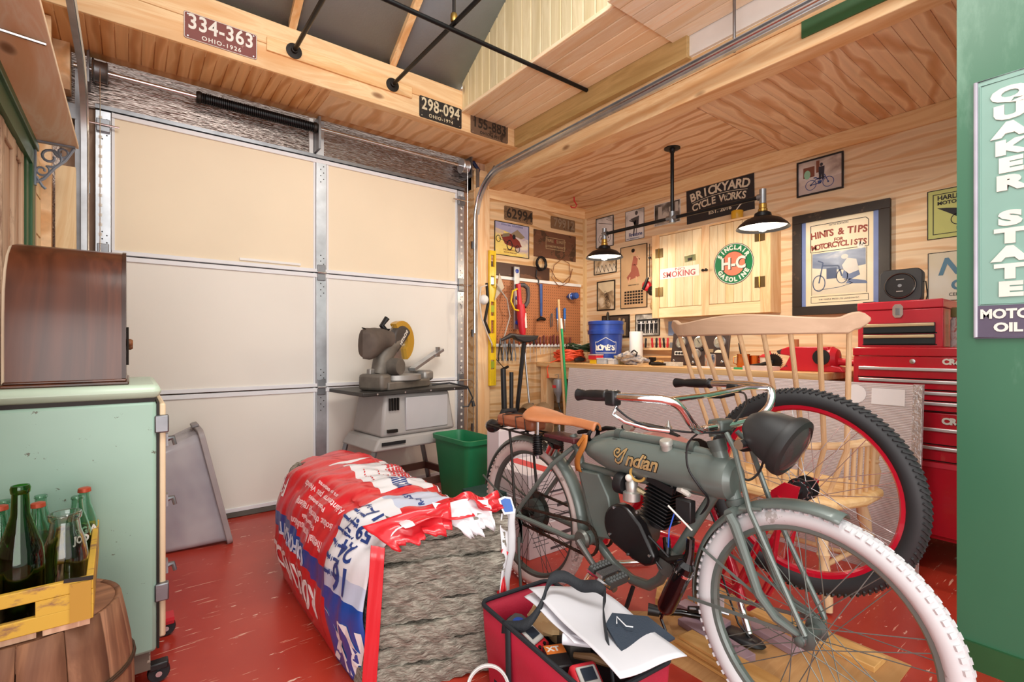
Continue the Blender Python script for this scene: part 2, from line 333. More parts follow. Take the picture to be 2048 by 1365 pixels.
# vaulted roof
k=.6
vr=thing('ceiling_vault','steep grey roof panels between pale rafters','ceiling',kind=ST)
def rz(y): return 2.957+k*(3.10-y)
for x0,x1 in ((-.45,.115),(.118,.755),(.758,1.385),(1.388,1.93)):
    B().add([(x0,3.17,rz(3.17)+.05),(x1,3.17,rz(3.17)+.05),(x1,.6,rz(.6)+.05),(x0,.6,rz(.6)+.05)],[(0,1,2,3)]).o('panel',roofgrey,vr,solid=.012)
for x in (.09,.735,1.365): 
    B().bar((x+.02,3.10,rz(3.10)+.045),(x+.02,.6,rz(.6)+.045),.042,.09,(1,0,0)).o('rafter',pineY,vr,M=None) if False else B().add([(x,3.10,rz(3.10)),(x+.042,3.10,rz(3.10)),(x+.042,.6,rz(.6)),(x,.6,rz(.6)),(x,3.10,rz(3.10)+.1),(x+.042,3.10,rz(3.10)+.1),(x+.042,.6,rz(.6)+.1),(x,.6,rz(.6)+.1)],[(0,1,2,3),(4,7,6,5),(0,4,5,1),(1,5,6,2),(2,6,7,3),(3,7,4,0)]).o('rafter',pineY,vr)
# gable of vertical tongue and groove boards
gb=thing('wall_gable','greenish pine boards standing below the steep roof','wall',kind=ST)
y=3.085
while y>.6:
    y2=y-.0875; B().add([(1.92,y,2.81),(1.92,y2+.0035,2.81),(1.92,y2+.0035,rz(y2)+.1),(1.92,y,rz(y)+.1),(1.94,y,2.81),(1.94,y2+.003,2.81),(1.94,y2+.003,rz(y2)+.1),(1.94,y,rz(y)+.1)],[(0,1,2,3),(4,7,6,5),(0,4,5,1),(1,5,6,2),(2,6,7,3),(3,7,4,0)]).o('plank',pine_tgZ,gb,bev=.005); y=y2
B().box((1.942,.6,2.81),(1.95,3.08,2.9)).o('backing',olive,gb)
fc=thing('ceiling_flat','knotty pine boards of the flat ceiling strip','ceiling',kind=ST)
B().box((1.915,1.64,2.798),(1.93,3.084,2.822)).o('plank',pine_tgY,fc,bev=.003)
for i in range(5):
    x=1.932+i*.094; B().box((x,1.645,2.80),(x+.0905,3.084,2.815)).o('plank',pine_tgY,fc,bev=.005)
B().box((1.932,1.645,2.8155),(2.44,3.084,2.83)).o('backing',oldwood,fc)
pine_pale=WOOD('pine_pale','fbeed6','f2d9b2',1)
fd=thing('ceiling_flat','whiter pine boards of the ceiling nearer the camera','ceiling',kind=ST)
for i in range(6):
    x=1.86+i*.094; B().box((x,-.9,2.787),(x+.0905,1.643,2.799)).o('plank',pine_pale,fd,bev=.005)
B().box((1.86,-.9,2.7995),(2.43,1.643,2.815)).o('backing',olive,fd)
st(B().box((2.425,-.9,2.68),(2.445,1.643,2.80)).o('trim_10',white),'white trim board behind the upper door track','trim')
# black pipes hanging from the beam
pr=thing('pipe_rack','black iron pipe rack flanged to the pale beam','pipe rack')
for x,L in ((.757,1.1),(1.371,1.5)):
    B().cyl((x,3.071,2.818),(x,3.071-L,2.818),.0125).o('pipe',blackm,pr)
    f=B().lathe([(.044,0),(.044,.005),(.018,.008),(.018,.024),(.0126,.026)],24,T(x,3.071,2.818)@RX(90)); f.o('flange',dark,pr)
B().cyl((-.3,2.295,2.79),(2.44,2.295,2.79),.0125).o('pipe',blackm,pr)
B().cyl((1.371,2.285,2.822),(1.371,2.285,3.3),.009).o('hanger',dark,pr); B().lathe([(.016,0),(.019,.01),(.019,.035),(.016,.045)],14,T(1.371,2.285,2.825)).o('tee',brass,pr)
tag(B().cyl((2.34,1.25,2.53),(2.34,1.25,2.79),.0075).o('hanger_rod',galv_d),'grey steel rod hanging down to the upper door track','rod')
# ---------------------------------------------------------------- garage door
gd=thing('door_1','white sectional garage door with cream upper panels','garage door',kind=ST)
xs=((-.085,1.02),(1.095,2.165)); zs=((.035,.80),(.805,1.6),(1.605,2.40))
for zi,(z0,z1) in enumerate(zs):
    for x0,x1 in xs:
        B().box((x0+.012,3.567,z0+.022),(x1-.012,3.60,z1-.028)).o('panel',cream if zi==2 else offwhite,gd)
        B().box((x0,3.562,z0),(x0+.014,3.60,z1)).o('rail',rail,gd); B().box((x1-.014,3.562,z0),(x1,3.60,z1)).o('rail',rail,gd)
    for a,b in ((z0,z0+.024),(z1-.030,z1-.003)):
        B().box((-.085,3.556,a),(2.165,3.60,b)).o('rail',rail,gd,bev=.002)
for x0,x1 in ((-.155,-.087),(1.022,1.093),(2.167,2.235)):
    for z0,z1 in zs:
        so=B().box((x0,3.557,z0),(x1,3.60,z1-.004)).o('stile',galv,gd,bev=.002)
        if x0<0 or x1>2:
            hx=x0+.022 if x0<0 else x0+.04
            h=B()
            for i in range(14):
                zz=z0+.05+i*.054; h.box((hx-.008,3.5555,zz-.008),(hx+.008,3.5572,zz+.008))
            h.o('slots',offwhite,so)
        h=B()
        for j in range(11):
            zz=(z0+.04+j*.02) if j<5 else (z1-.05-(j-5)*.022); xx=(x0+x1)/2+(.016 if j%2 else -.004)
            h.cyl((xx,3.556,zz),(xx,3.5575,zz),.004,n=8)
        h.o('holes',dark,so)
    for z in (.803,1.603):
        hg=B().box((x0+.008,3.548,z-.055),(x1-.008,3.557,z+.055)).o('hinge',galv_d,gd,bev=.003)
        B().cyl((x0+.006,3.542,z),(x1-.006,3.542,z),.009,n=10).o('knuckle',steel,hg)
        if x0>2 or x0<0:
            B().cyl((x0-.05 if x0<0 else x1-.02,3.535,z),(x0+.02 if x0<0 else x1+.06,3.535,z),.006,n=8).o('roller_stem',steel,hg)
B().box((-.155,3.55,2.403),(2.235,3.60,2.425)).o('top_rail',galv_d,gd); B().box((-.155,3.553,.004),(2.235,3.60,.034)).o('bottom_seal',MAT('seal_grey','5a5750',.6),gd)
for x,sg in ((-.12,-1),(2.2,1)):
    B().box((x-.03,3.535,2.275),(x+.03,3.557,2.345)).o('top_bracket',galv_d,gd,bev=.003); B().cyl((x-.09,3.53,2.31),(x+.07,3.53,2.31),.006,n=8).o('roller_stem',steel,gd)
B().box((.55,3.5545,1.64),(.92,3.5668,1.655)).o('scuff',white,gd)
# tracks
def track(x,label,sg):
    t=thing('door_track',label,'door track',group=None)
    pts=[(x,3.50,.02),(x,3.50,1.2),(x,3.50,2.15)]
    for i in range(1,13):
        a=R(90*i/12); pts.append((x,3.50-.36*(1-math.cos(a)),2.15+.36*math.sin(a)))
    pts+=[(x,2.4,2.525),(x,1.2,2.55),(x,-.5,2.585)]
    b=B(); prof=[(-.004,-.026),(.020,-.026),(.020,-.022),(0,-.022),(0,.022),(.020,.022),(.020,.026),(-.004,.026)]
    V=[];F=[]; n=len(prof)
    for i,p in enumerate(pts):
        a=Vector(pts[max(0,i-1)]); c=Vector(pts[min(len(pts)-1,i+1)]); d=(c-a).normalized(); up=Vector((1,0,0)).cross(d)
        for u,v in prof: V.append(tuple(Vector(p)+Vector((-sg*u,0,0))+up*v))
    for i in range(len(pts)-1):
        for k_ in range(n): F.append((i*n+k_,i*n+(k_+1)%n,(i+1)*n+(k_+1)%n,(i+1)*n+k_))
    b.add(V,F); b.o('rail',galv,t,sm=40)
    B().tube([(q[0]-sg*.022,q[1],q[2]) for q in pts[1:]],.0075,6).o('rolled_edge',steel,t)
    B().box((x+.002 if sg>0 else x-.03,3.505,.02),(x+.03 if sg>0 else x-.002,3.56,2.6)).o('mounting_angle',galv_d,t)
    for z in (.4,1.2,1.95): B().box((x-.03,3.528,z-.03),(x+.03,3.545,z+.03)).o('bracket',galv_d,t)
    B().bar((x,3.5,2.36),(x,3.24,2.54),.004,.03,(0,1,1)).o('strut',galv_d,t)
    return t
track(-.205,'galvanized door track curving up beside the left shelf board',-1)
track(2.325,'galvanized door track running above the alcove beam',1)
# torsion spring assembly
ts=thing('torsion_spring','black torsion spring on a steel shaft above the garage door','torsion spring')
B().cyl((-.24,3.50,2.585),(2.30,3.50,2.585),.0127,n=14).o('shaft',steel,ts)
b=B()
pts=[]
for i in range(58*10+1):
    a=2*pi*i/10; pts.append((.335+.66*i/580,3.50+.027*math.cos(a),2.585+.027*math.sin(a)))
b.tube(pts,.0062,5); b.o('spring',blackm,ts,sm=60); B().cyl((.335,3.5,2.585),(.995,3.5,2.585),.0235,n=16).o('spring_core',black,ts)
for x in (.325,1.0): B().lathe([(.013,-.014),(.032,-.014),(.036,-.004),(.036,.006),(.028,.014),(.013,.014)],20,T(x,3.5,2.585)@RY(90)).o('cone',dark,ts)
B().box((1.015,3.47,2.44),(1.03,3.60,2.66)).o('anchor_plate',galv_d,ts); B().box((1.03,3.59,2.42),(1.085,3.599,2.68)).o('anchor_plate',galv,ts); B().box((.985,3.585,2.42),(1.012,3.599,2.68)).o('anchor_plate',white,ts)
for x in (-.13,2.20):
    d=B().lathe([(.013,-.035),(.058,-.035),(.062,-.028),(.052,-.024),(.052,.02),(.056,.028),(.05,.032),(.013,.032)],26,T(x,3.5,2.585)@RY(90)).o('drum',galv_d if x<0 else galv,ts)
    B().box((x-.055 if x<0 else x+.045,3.46,2.50),(x-.045 if x<0 else x+.055,3.60,2.70)).o('end_bearing_plate',galv_d,ts)
    B().cyl((x,3.5-.05,.1),(x,3.5-.05,2.585),.0022,n=6).o('cable',steel,ts)
tag(B().tube([(2.285,3.57,2.64),(2.32,3.545,2.66),(2.36,3.53,2.6),(2.35,3.55,2.5)],.018,8).o('blue_strap',MAT('navy_strap','14204a',.6)),'dark blue strap bunched beside the right cable drum','strap')
# left wall: glazed old door in a green frame, shelf board on an iron bracket, studs and leaning lumber
gf=thing('trim_11','dark green door frame in the left wall','door frame',kind=ST)
B().box((-.36,2.955,0),(-.335,3.03,1.955)).o('jamb',green_dark,gf,bev=.003); B().box((-.36,2.88,0),(-.345,2.955,1.90)).o('jamb',green_dark,gf)
B().box((-.36,1.2,1.88),(-.335,2.955,1.955)).o('head',green_dark,gf); B().box((-.36,1.2,1.955),(-.322,3.03,1.985)).o('cap',green_dark,gf,bev=.003)
od=thing('door_2','weathered old wooden door with peeling stiles in the left wall','door',kind=ST)
peel=WORN('peeling_wood','c9ab90','7a5a47',.75,amt=.5,sc_=9,sx=(1,1,.2),soft=.1)
B().box((-.39,1.2,0),(-.362,2.88,1.88)).o('panel',MAT('door_panel_tan','efd5b4',.6,0,.08,3),od)
for y in (2.80,2.62,2.40): B().box((-.362,y,0),(-.348,y+.045,1.88)).o('stile',peel,od,bev=.004)
for z in (1.83,1.27,.62): B().box((-.362,1.2,z),(-.35,2.80,z+.05)).o('rail',peel,od,bev=.004)
sh=thing('shelf','long pine shelf board on a scrolled iron bracket by the door track','shelf')
B().box((-.345,1.2,2.0),(-.19,3.03,2.018)).o('board',WOOD('shelf_pine','fbe8cc','efc596',1,sc_=5,stretch=.16,dist=2.5),sh,bev=.002)
B().box((-.36,1.2,1.988),(-.33,3.03,2.12)).o('cleat',soff_ply,sh)
br=MAT('bracket_grey','8f97a5',.5,.3,.15)
b=B()
b.box((-.335,3.0,1.80),(-.329,3.022,1.999)); b.box((-.335,3.0,1.993),(-.20,3.022,1.999))
def spiral(cx_,cz,r0,r1,a0,a1,n=18): return [(cx_+(r0+(r1-r0)*i/n)*math.cos(R(a0+(a1-a0)*i/n)),3.011,cz+(r0+(r1-r0)*i/n)*math.sin(R(a0+(a1-a0)*i/n))) for i in range(n+1)]
b.tube(spiral(-.285,1.935,.045,.012,-100,380),.006,6); b.tube(spiral(-.245,1.965,.028,.008,180,620),.005,6); b.tube(spiral(-.312,1.87,.028,.008,60,-380),.005,6)
b.tube([(-.33,3.011,1.815),(-.305,3.011,1.835),(-.27,3.011,1.89),(-.235,3.011,1.93),(-.205,3.011,1.99)],.0065,6); b.tube([(-.33,3.011,1.84),(-.31,3.011,1.80),(-.30,3.011,1.79)],.006,6)
b.o('bracket',br,sh)
tag(B().cyl((-.36,2.0,1.995),(-.20,2.02,1.992),.006,n=8).o('bolt',steel),'steel bolt poking out below the left shelf board','bolt')
ss=thing('wall_studs','stack of pale studs and boards beside the left door track','wall studs',kind=ST)
for i,z in enumerate((.3,.75,1.2,1.42,1.6,1.78)): B().box((-.36,3.06,z),(-.335,3.2,z+.17)).o('plank',pine_white,ss)
B().box((-.36,3.04,0),(-.335,3.058,2.0)).o('stud',oldwood,ss); B().box((-.36,3.2,0),(-.30,3.235,2.66)).o('stud',soff_ply,ss); B().box((-.36,3.25,0),(-.315,3.42,2.66)).o('stud',PLY('stud_orange','e6b177','d0915a',2,1,stretch=.1),ss)
B().box((-.36,3.43,2.42),(-.25,3.53,2.665)).o('block',soff_ply,ss)
fo2=MAT('bubble_foil','b9aca4',.3,.8,.3,120,bump=.6,bs=140)
B().box((-.36,3.45,0),(-.29,3.56,2.3)).o('foil_strip',fo2,ss); B().box((-.36,3.5,2.3),(-.23,3.6,2.38)).o('block',galv_d,ss)
tag(B().bar((-.235,3.10,.02),(-.255,3.30,1.98),.075,.036,(0,1,.1)).o('lumber',WOOD('lumber_pale','e9cda1','d8b07c',2)),'pale two by four leaning beside the left door track','lumber')
# ---------------------------------------------------------------- flat print helpers (local x right, y up, z out of the wall)
class F2(B):
    def ln(s,p,q,wd=.002,z=.0004):
        p,q=Vector(p),Vector(q); d=q-p; L=d.length
        if L<1e-6: return s
        d/=L; n=Vector((-d.y,d.x))*wd/2
        return s.prism([tuple(p-n),tuple(q-n),tuple(q+n),tuple(p+n)],0,z)
    def pl(s,pts,wd=.002,z=.0004):
        for a,b in zip(pts,pts[1:]): s.ln(a,b,wd,z)
        return s
    def el(s,c,rx,ry=None,n=18,z=.0004):
        ry=ry or rx; return s.prism([(c[0]+rx*math.cos(2*pi*i/n),c[1]+ry*math.sin(2*pi*i/n)) for i in range(n)],0,z)
    def rg(s,c,r,wd=.002,n=22,z=.0004,sq=1):
        P=[(c[0]+r*math.cos(2*pi*i/n)*sq,c[1]+r*math.sin(2*pi*i/n)) for i in range(n+1)]; return s.pl(P,wd,z)
    def rc(s,x0,y0,x1,y1,z=.0004): return s.box((x0,y0,0),(x1,y1,z))
    def fr(s,x0,y0,x1,y1,wd,z=.0004):
        return s.rc(x0,y0,x1,y0+wd,z).rc(x0,y1-wd,x1,y1,z).rc(x0,y0+wd,x0+wd,y1-wd,z).rc(x1-wd,y0+wd,x1,y1-wd,z)
def bike2(f,x,y,s,wd=.002,sq=1):
    for k_ in (-.62,.62):
        f.rg((x+k_*s*sq,y),.38*s,wd,sq=sq); f.el((x+k_*s*sq,y),wd*1.5)
    P=[(-.62,0),(-.15,.02),(.05,.0),(.38,.45),(-.2,.42),(-.62,0)]
    f.pl([(x+a*s*sq,y+b*s) for a,b in P],wd*1.3); f.pl([(x+a*s*sq,y+b*s) for a,b in ((.62,0),(.36,.62),(.12,.7))],wd*1.2); f.rc(x-.12*s,y+.02*s,x+.12*s,y+.24*s); f.rc(x-.2*s,y+.34*s,x+.34*s,y+.46*s); f.el((x-.3*s,y+.52*s),.14*s,.05*s)
def man2(f,x,y,s,lean=0):
    f.el((x+lean*s,y+.9*s),.085*s,.1*s); f.prism([(x-.15*s,y+.35*s),(x+.15*s,y+.35*s),(x+.17*s+lean*s,y+.78*s),(x-.15*s+lean*s,y+.78*s)],0,.0004)
    f.prism([(x-.14*s,y),(x-.03*s,y),(x,y+.36*s),(x-.14*s,y+.36*s)],0,.0004); f.prism([(x+.03*s,y),(x+.14*s,y),(x+.14*s,y+.36*s),(x,y+.36*s)],0,.0004)
def pic(name,label,cat,M,w,h,fm,fw,pm,dp=.012,group=None):
    t=thing(name,label,cat,M,group)
    B().box((-w/2,-h/2,.0005),(w/2,h/2,dp*.5)).o('print',pm,t)
    if fm:
        for a,b in (((-w/2,-h/2,.0005),(w/2,-h/2+fw,dp)),((-w/2,h/2-fw,.0005),(w/2,h/2,dp)),((-w/2,-h/2+fw,.0005),(-w/2+fw,h/2-fw,dp)),((w/2-fw,-h/2+fw,.0005),(w/2,h/2-fw,dp))): B().box(a,b).o('frame',fm,t,bev=min(.002,fw*.3))
    t['z']=dp*.5+.0004; return t
def art(t,f,mat,name='drawing',dz=0): return f.o(name,mat,t,sm=0,M=T(0,0,t['z']+dz))
def let(t,s,h,mat,x,y,dz=.0006,**k): return text(s,h,mat,t,T(x,y,t['z']+dz),**k)
# ---------------------------------------------------------------- licence plates
def plate(label,M,w,h,bm,tm,num,sub,side=None,rim=None):
    t=thing('license_plate',label,'license plate',M); rr=.012; P=[]
    for cx_,cy_,a in ((w/2-rr,h/2-rr,0),(-w/2+rr,h/2-rr,90),(-w/2+rr,-h/2+rr,180),(w/2-rr,-h/2+rr,270)):
        for i in range(4): P.append((cx_+rr*math.cos(R(a+30*i)),cy_+rr*math.sin(R(a+30*i))))
    B().prism(P,.0005,.003).o('sheet',bm,t)
    if rim: B().tube([(x*.985,y*.965,.003) for x,y in P],.0018,5,closed=True).o('rim',rim,t)
    t['z']=.003
    if sub: let(t,num,h*.56,tm,(0 if not side else .01),h*.14,off=.0022,sx=.80*w/h/2.4,sp=1.06,depth=.0012); let(t,sub,h*.16,tm,0,-h*.33,off=.0006,sp=1.25,depth=.001)
    else: let(t,num,h*.70,tm,.012,0,off=.0025,sx=.95,sp=1.05,depth=.0012)
    if side:
        for i,c in enumerate(side): let(t,c,h*.16,tm,-w/2+.018,h*.28-i*h*.2)
    for x in (-w/2+.018,w/2-.018):
        for y in (-h/2+.014,h/2-.014): B().cyl((x,y,.003),(x,y,.006),.004,n=8).o('screw',steel,t)
pl_maroon=WORN('plate_maroon','7c3a31','a9776a',.45,amt=.64,sc_=14); pl_black=WORN('plate_black','211d1c','5d4a38',.5,amt=.60,sc_=16); pl_rust=WORN('plate_rust','6d5440','3f2e22',.6,amt=.56,sc_=12); pl_brown=WORN('plate_brown','7c5f42','4a3626',.65,amt=.58,sc_=14)
plwhite=MAT('plate_white','e9e4da',.5,0,.08); plcream=WORN('plate_cream','d8c9a8','4a3d30',.5,amt=.58,sc_=22); pldark=MAT('plate_dark','2d241d',.6)
plate('maroon licence plate 334-363 on the pale beam',FB(.391,2.772,3.0845),.345,.142,pl_maroon,plwhite,'334-363','OHIO-1926',rim=plwhite)
plate('black licence plate 298-094 on the pale beam',FB(1.743,2.747,3.0845),.34,.148,pl_black,plcream,'298-094','OHIO-1924')
plate('rusty grey licence plate 155-883 at the beam end',FB(2.165,2.741,3.0845),.345,.14,pl_rust,pldark,'155-883','OHIO-1931')
plate('brown licence plate 62994 below the alcove trim',FB(2.792,2.278),.33,.128,pl_brown,pldark,'62994',None,side='OHIO')
plate('rusty licence plate 79912 near the alcove corner',FB(3.346,2.28),.325,.118,pl_brown,MAT('plate_faded','8f7c66',.6),'79912',None)
# ---------------------------------------------------------------- alcove back wall pictures
yel=PRINT('race_print',[(.3,'d9b648'),(.5,'e8cf74'),(.62,'b9a6b0'),(.75,'e9e0c0')],5); t=pic('poster','yellow racing car souvenir poster above the pegboard','poster',FB(2.714,2.043),.39,.297,ink,.005,yel)
navy=MAT('navy_print','2a3b78',.5); maroon=MAT('maroon_print','7a2b22',.5)
art(t,F2().prism([(-.19,.09),(.19,.02),(.19,.143),(-.19,.143)],0,.0003),MAT('sky_print','a7a3bd',.5),'sky'); art(t,F2().prism([(-.02,.05),(.06,.10),(.15,.04),(.1,.02)],0,.0004),MAT('roof_print','8e7b62',.5),'building',.0003)
f=F2(); f.prism([(-.13,.03),(-.02,.055),(.08,-.0),(.11,-.05),(.05,-.07),(-.08,-.045)],0,.0004); art(t,f,maroon,'car',.0006)
f=F2(); f.rg((-.155,-.005),.028,.006,sq=.8); f.rg((-.03,-.05),.042,.009,sq=.7); f.rg((.06,-.075),.03,.007,sq=.8); f.ln((-.15,.0),(.06,-.06),.004); f.el((.02,.03),.018,.022); art(t,f,ink,'car_wheels',.0012)
art(t,F2().prism([(-.10,.045),(-.03,.06),(-.03,.03),(-.12,.01)],0,.0004),MAT('grey_print','7a6d58',.5),'car_bonnet',.0010)
let(t,'OFFICIAL SOUVENIR',.016,navy,0,.125,sp=1.25,dz=.0008); let(t,'INDIANAPOLIS',.017,maroon,-.02,-.095); let(t,'MOTOR SPEEDWAY',.012,maroon,-.02,-.118)
brs=WORN('brown_sign','6b4530','47301f',.55,amt=.55,sc_=6); t=pic('metal_sign','brown metal sign reading triple quality automotive products','sign',FB(3.244,2.055),.55,.255,None,0,brs,.006)
tanp=MAT('tan_print','a58a66',.6); art(t,F2().fr(-.125,-.04,.125,.075,.006),tanp,'border'); let(t,'TRIPLE',.028,tanp,-.072,.042,off=.001,sx=.8); let(t,'QUALITY',.028,tanp,.07,.042,off=.001,sx=.8)
art(t,F2().el((.0,.042),.014,.02),maroon,'emblem'); let(t,'AUTOMOTIVE PRODUCTS',.020,tanp,0,-.012,off=.0008,sx=.8)
for x,y,s in ((-.21,.08,'PARTS'),(-.21,.0,'TRACTOR'),(-.21,-.08,'TRUCK'),(.205,.05,'BRAKE'),(.205,-.02,'IGNITION'),(.205,-.09,'LAMPS')): let(t,s,.018,MAT('faint','7d5a42',.6),x,y,sx=.9)
pk=thing('hook_board','dark brown plank screwed above the pegboard','board',FB(2.797,1.771))
B().box((-.36,-.057,.0005),(.36,.057,.016)).o('plank',WORN('dark_plank','4a2f22','6f4a35',.5,amt=.56,sc_=5,sx=(.3,1,1)),pk,bev=.003)
# pegboard
pb=thing('pegboard','brown pegboard with rows of holes and white rails','pegboard',FB(3.007,1.393))
B().box((-.573,-.285,.0005),(.573,.285,.006)).o('sheet',MAT('hardboard','b4744a',.6,0,.06),pb)
h=B()
for i in range(44):
    for j in range(21): h.box((-.56+i*.026-.0032,-.27+j*.0265-.0032,.0055),(-.56+i*.026+.0032,-.27+j*.0265+.0032,.0064))
tag(h.o('holes',dark,pb,sm=0),'punched holes',kind='stuff')
B().box((-.573,.287,.0005),(.573,.315,.02)).o('rail',white,pb,bev=.002); B().box((-.573,-.31,.0005),(.573,-.283,.02)).o('rail',white,pb,bev=.002)
# screwdrivers hanging in the lower rail
ORD='first second third fourth fifth sixth seventh eighth ninth tenth eleventh twelfth thirteenth fourteenth fifteenth sixteenth'.split()
def screwdriver(x,y,z,hl,bl,hm,label,group='screwdrivers in the pegboard rail',ang=0):
    t=thing('screwdriver',label,'screwdriver',T(x,y,z)@RY(ang),group)
    B().lathe([(.005,0),(.0095,.006),(.0105,.03),(.0075,hl*.6),(.0105,hl*.85),(.007,hl)],10).o('handle',hm,t); B().cyl((0,0,-bl),(0,0,.002),.0028,n=8).o('blade',steel,t)
orw=MAT('amber_handle','9c4a24',.35); mar=MAT('maroon_handle','6e241f',.35)
for i in range(16):
    x=2.78+i*.042+random.uniform(-.006,.006); screwdriver(x,3.492,1.10,random.uniform(.075,.1),random.uniform(.07,.22),random.choice([orw,mar,mar,black]),'%s screwdriver from the left in the rail below the pegboard'%ORD[i])
for i in range(4):
    x=2.56+i*.05; t=thing('pliers','%s pliers from the left in the rail below the pegboard'%ORD[i],'pliers',T(x,3.485,1.09),'pliers in the pegboard rail')
    for s in (-1,1): B().tube([(s*.008,0,.02),(s*.012,0,-.04),(s*.022,0,-.09),(s*.016,0,-.13)],.0055,6).o('handle',galv_d if i%2 else dark,t)
    B().tube([(0,0,.075),(0,0,.02)],[.004,.012],8).o('jaws',galv_d,t)
# tools on the pegboard
lv=thing('spirit_level','long yellow spirit level hanging at the pegboard edge','level',FB(2.458,1.33,3.465))
for a,b in (((-.035,-.58,-.012),(-.018,.58,.012)),((.018,-.58,-.012),(.035,.58,.012)),((-.018,.54,-.01),(.018,.58,.01)),((-.018,-.58,-.01),(.018,-.44,.01)),((-.018,-.36,-.01),(.018,-.30,.01)),((-.018,-.22,-.01),(.018,-.13,.01)),((-.018,-.02,-.01),(.018,.02,.01)),((-.018,.14,-.01),(.018,.28,.01)),((-.018,.36,-.01),(.018,.44,.01))): B().box(a,b).o('body',yellow,lv,bev=.002)
for z in (-.40,.08,.32): B().box((-.0178,z-.03,-.006),(.0178,z+.03,.006)).o('vial',MAT('vial_green','9fae3c',.2),lv)
lg=thing('spirit_level','grey aluminium level hanging behind the red saw','level',FB(2.735,1.52,3.48))
B().box((-.03,-.28,-.01),(.03,.28,.01)).o('body',galv,lg,bev=.002)
for z in (.24,0,-.22): B().lathe([(.019,0),(.019,.003),(.015,.004)],18,T(0,z,.01)).o('vial',blue,lg)
rs=thing('reciprocating_saw','red and grey reciprocating saw hanging on the pegboard','saw',FB(2.74,1.43,3.42))
B().tube([(-.02,.20,0),(.03,.205,0),(.075,.18,0),(.085,.12,0),(.075,.05,0),(.04,.01,0)],[.018,.02,.02,.018,.018,.02],10).o('grip',MAT('tool_grey','4a4648',.5),rs)
B().tube([(-.03,.21,0),(-.02,.10,0),(-.01,.0,0)],[.022,.02,.024],10).o('front_grip',reddk,rs)
B().tube([(-.005,.03,0),(.005,-.06,0),(.012,-.16,0),(.02,-.24,0)],[.035,.042,.036,.026],12).o('body',reddk,rs); B().bar((.02,-.05,.036),(.03,-.18,.036),.02,.004,(0,0,1)).o('label',plwhite,rs)
B().tube([(.02,-.24,0),(.022,-.28,0)],[.022,.016],10).o('nose',MAT('nose_grey','8e8a88',.5),rs)
B().tube([(-.03,.17,.0),(-.10,.14,.01),(-.12,.05,.01),(-.08,-.02,.01),(-.02,-.03,.01)],.008,8).o('cord',yellow,rs)
hm=thing('hammer','blue handled hammer hanging on the pegboard','hammer',FB(3.035,1.49,3.49))
B().tube([(0,.18,0),(.003,.05,0),(.004,-.12,0)],[.017,.015,.013],10,flat=.7).o('handle',MAT('blue_grip','2c4f8f',.45,0,.25,30),hm); B().tube([(-.045,-.16,0),(.0,-.14,0),(.05,-.15,0)],[.010,.017,.014],10).o('head',dark,hm)
for i,(x,lb) in enumerate(((3.25,'blue handled chisel hanging left of its twin'),(3.345,'blue handled chisel hanging right of its twin'))):
    t=thing('chisel',lb,'chisel',FB(x,1.40,3.495)); B().lathe([(.010,-.055),(.014,-.03),(.012,.02),(.015,.05),(.008,.06)],12,RX(-90)).o('handle',MAT('chisel_blue%d'%i,'2d6cc0',.35),t)
    B().tube([(0,-.05,0),(0,-.17,0)],[.006,.004],8).o('blade',steel,t); B().cyl((0,-.062,0),(0,-.05,0),.012,n=12).o('ferrule',steel,t)
ba=thing('drill_chuck','blue keyless drill attachment sticking out of the pegboard corner','drill bit',FB(3.40,1.575,3.512))
B().lathe([(.012,0),(.012,.03),(.03,.032),(.034,.05),(.034,.075),(.024,.082),(.03,.09),(.033,.11),(.028,.13),(.012,.135)],16).o('body',MAT('bit_blue','3a5fb0',.3,.3),ba); B().lathe([(.0345,.055),(.0352,.06),(.0345,.066)],16).o('band',white,ba)
cl=thing('clamp','small steel clamp hanging beside the broom handles','clamp',FB(3.18,1.35,3.5)); B().tube([(0,.05,0),(-.015,.0,0),(-.01,-.08,0)],.006,6).o('jaw',galv_d,cl); B().tube([(.012,.05,0),(.012,-.07,0)],.005,6).o('screw',steel,cl)
def coil(name,label,cat,M,rx,ry,n,r,mat,j=.006,turns=40):
    t=B(); pts=[]
    for i in range(n*turns+1):
        a=2*pi*i/turns; q=random.uniform(-j,j)*.3; pts.append(((rx+j*math.sin(i*.07))*math.cos(a)+q,(ry+j*math.cos(i*.09))*math.sin(a)+q,.006*math.sin(i*.11)+.004*(i/turns)))
    t.tube(pts,r,6); ob=t.o(name,mat,sm=60); ob.matrix_world=M; return tag(ob,label,cat)
coil('cable_coil','small black cable coil hung on the brown plank','cable',FB(3.03,1.86,3.49),.055,.06,5,.006,black)
tag(B().tube([(2.99,3.498,1.80),(2.975,3.49,1.73),(3.01,3.49,1.70),(3.0,3.49,1.66)],.006,6).o('cable_plug',black),'black cable end dangling below the coil','cable')
wr=[(3.10,3.49,1.83),(3.16,3.49,1.82),(3.22,3.49,1.74),(3.32,3.49,1.70),(3.42,3.49,1.78),(3.40,3.49,1.90),(3.30,3.49,1.93),(3.20,3.49,1.86),(3.17,3.49,1.74),(3.27,3.49,1.66),(3.4,3.49,1.72),(3.45,3.495,1.85)]
tag(B().tube(wr,.0035,6).o('brown_wire',MAT('copper_wire','7b4a2b',.4)),'loop of thin brown wire hanging by the corner','wire')
ai=thing('air_hose','clear hose with white bulb hanging beside the yellow level','hose')
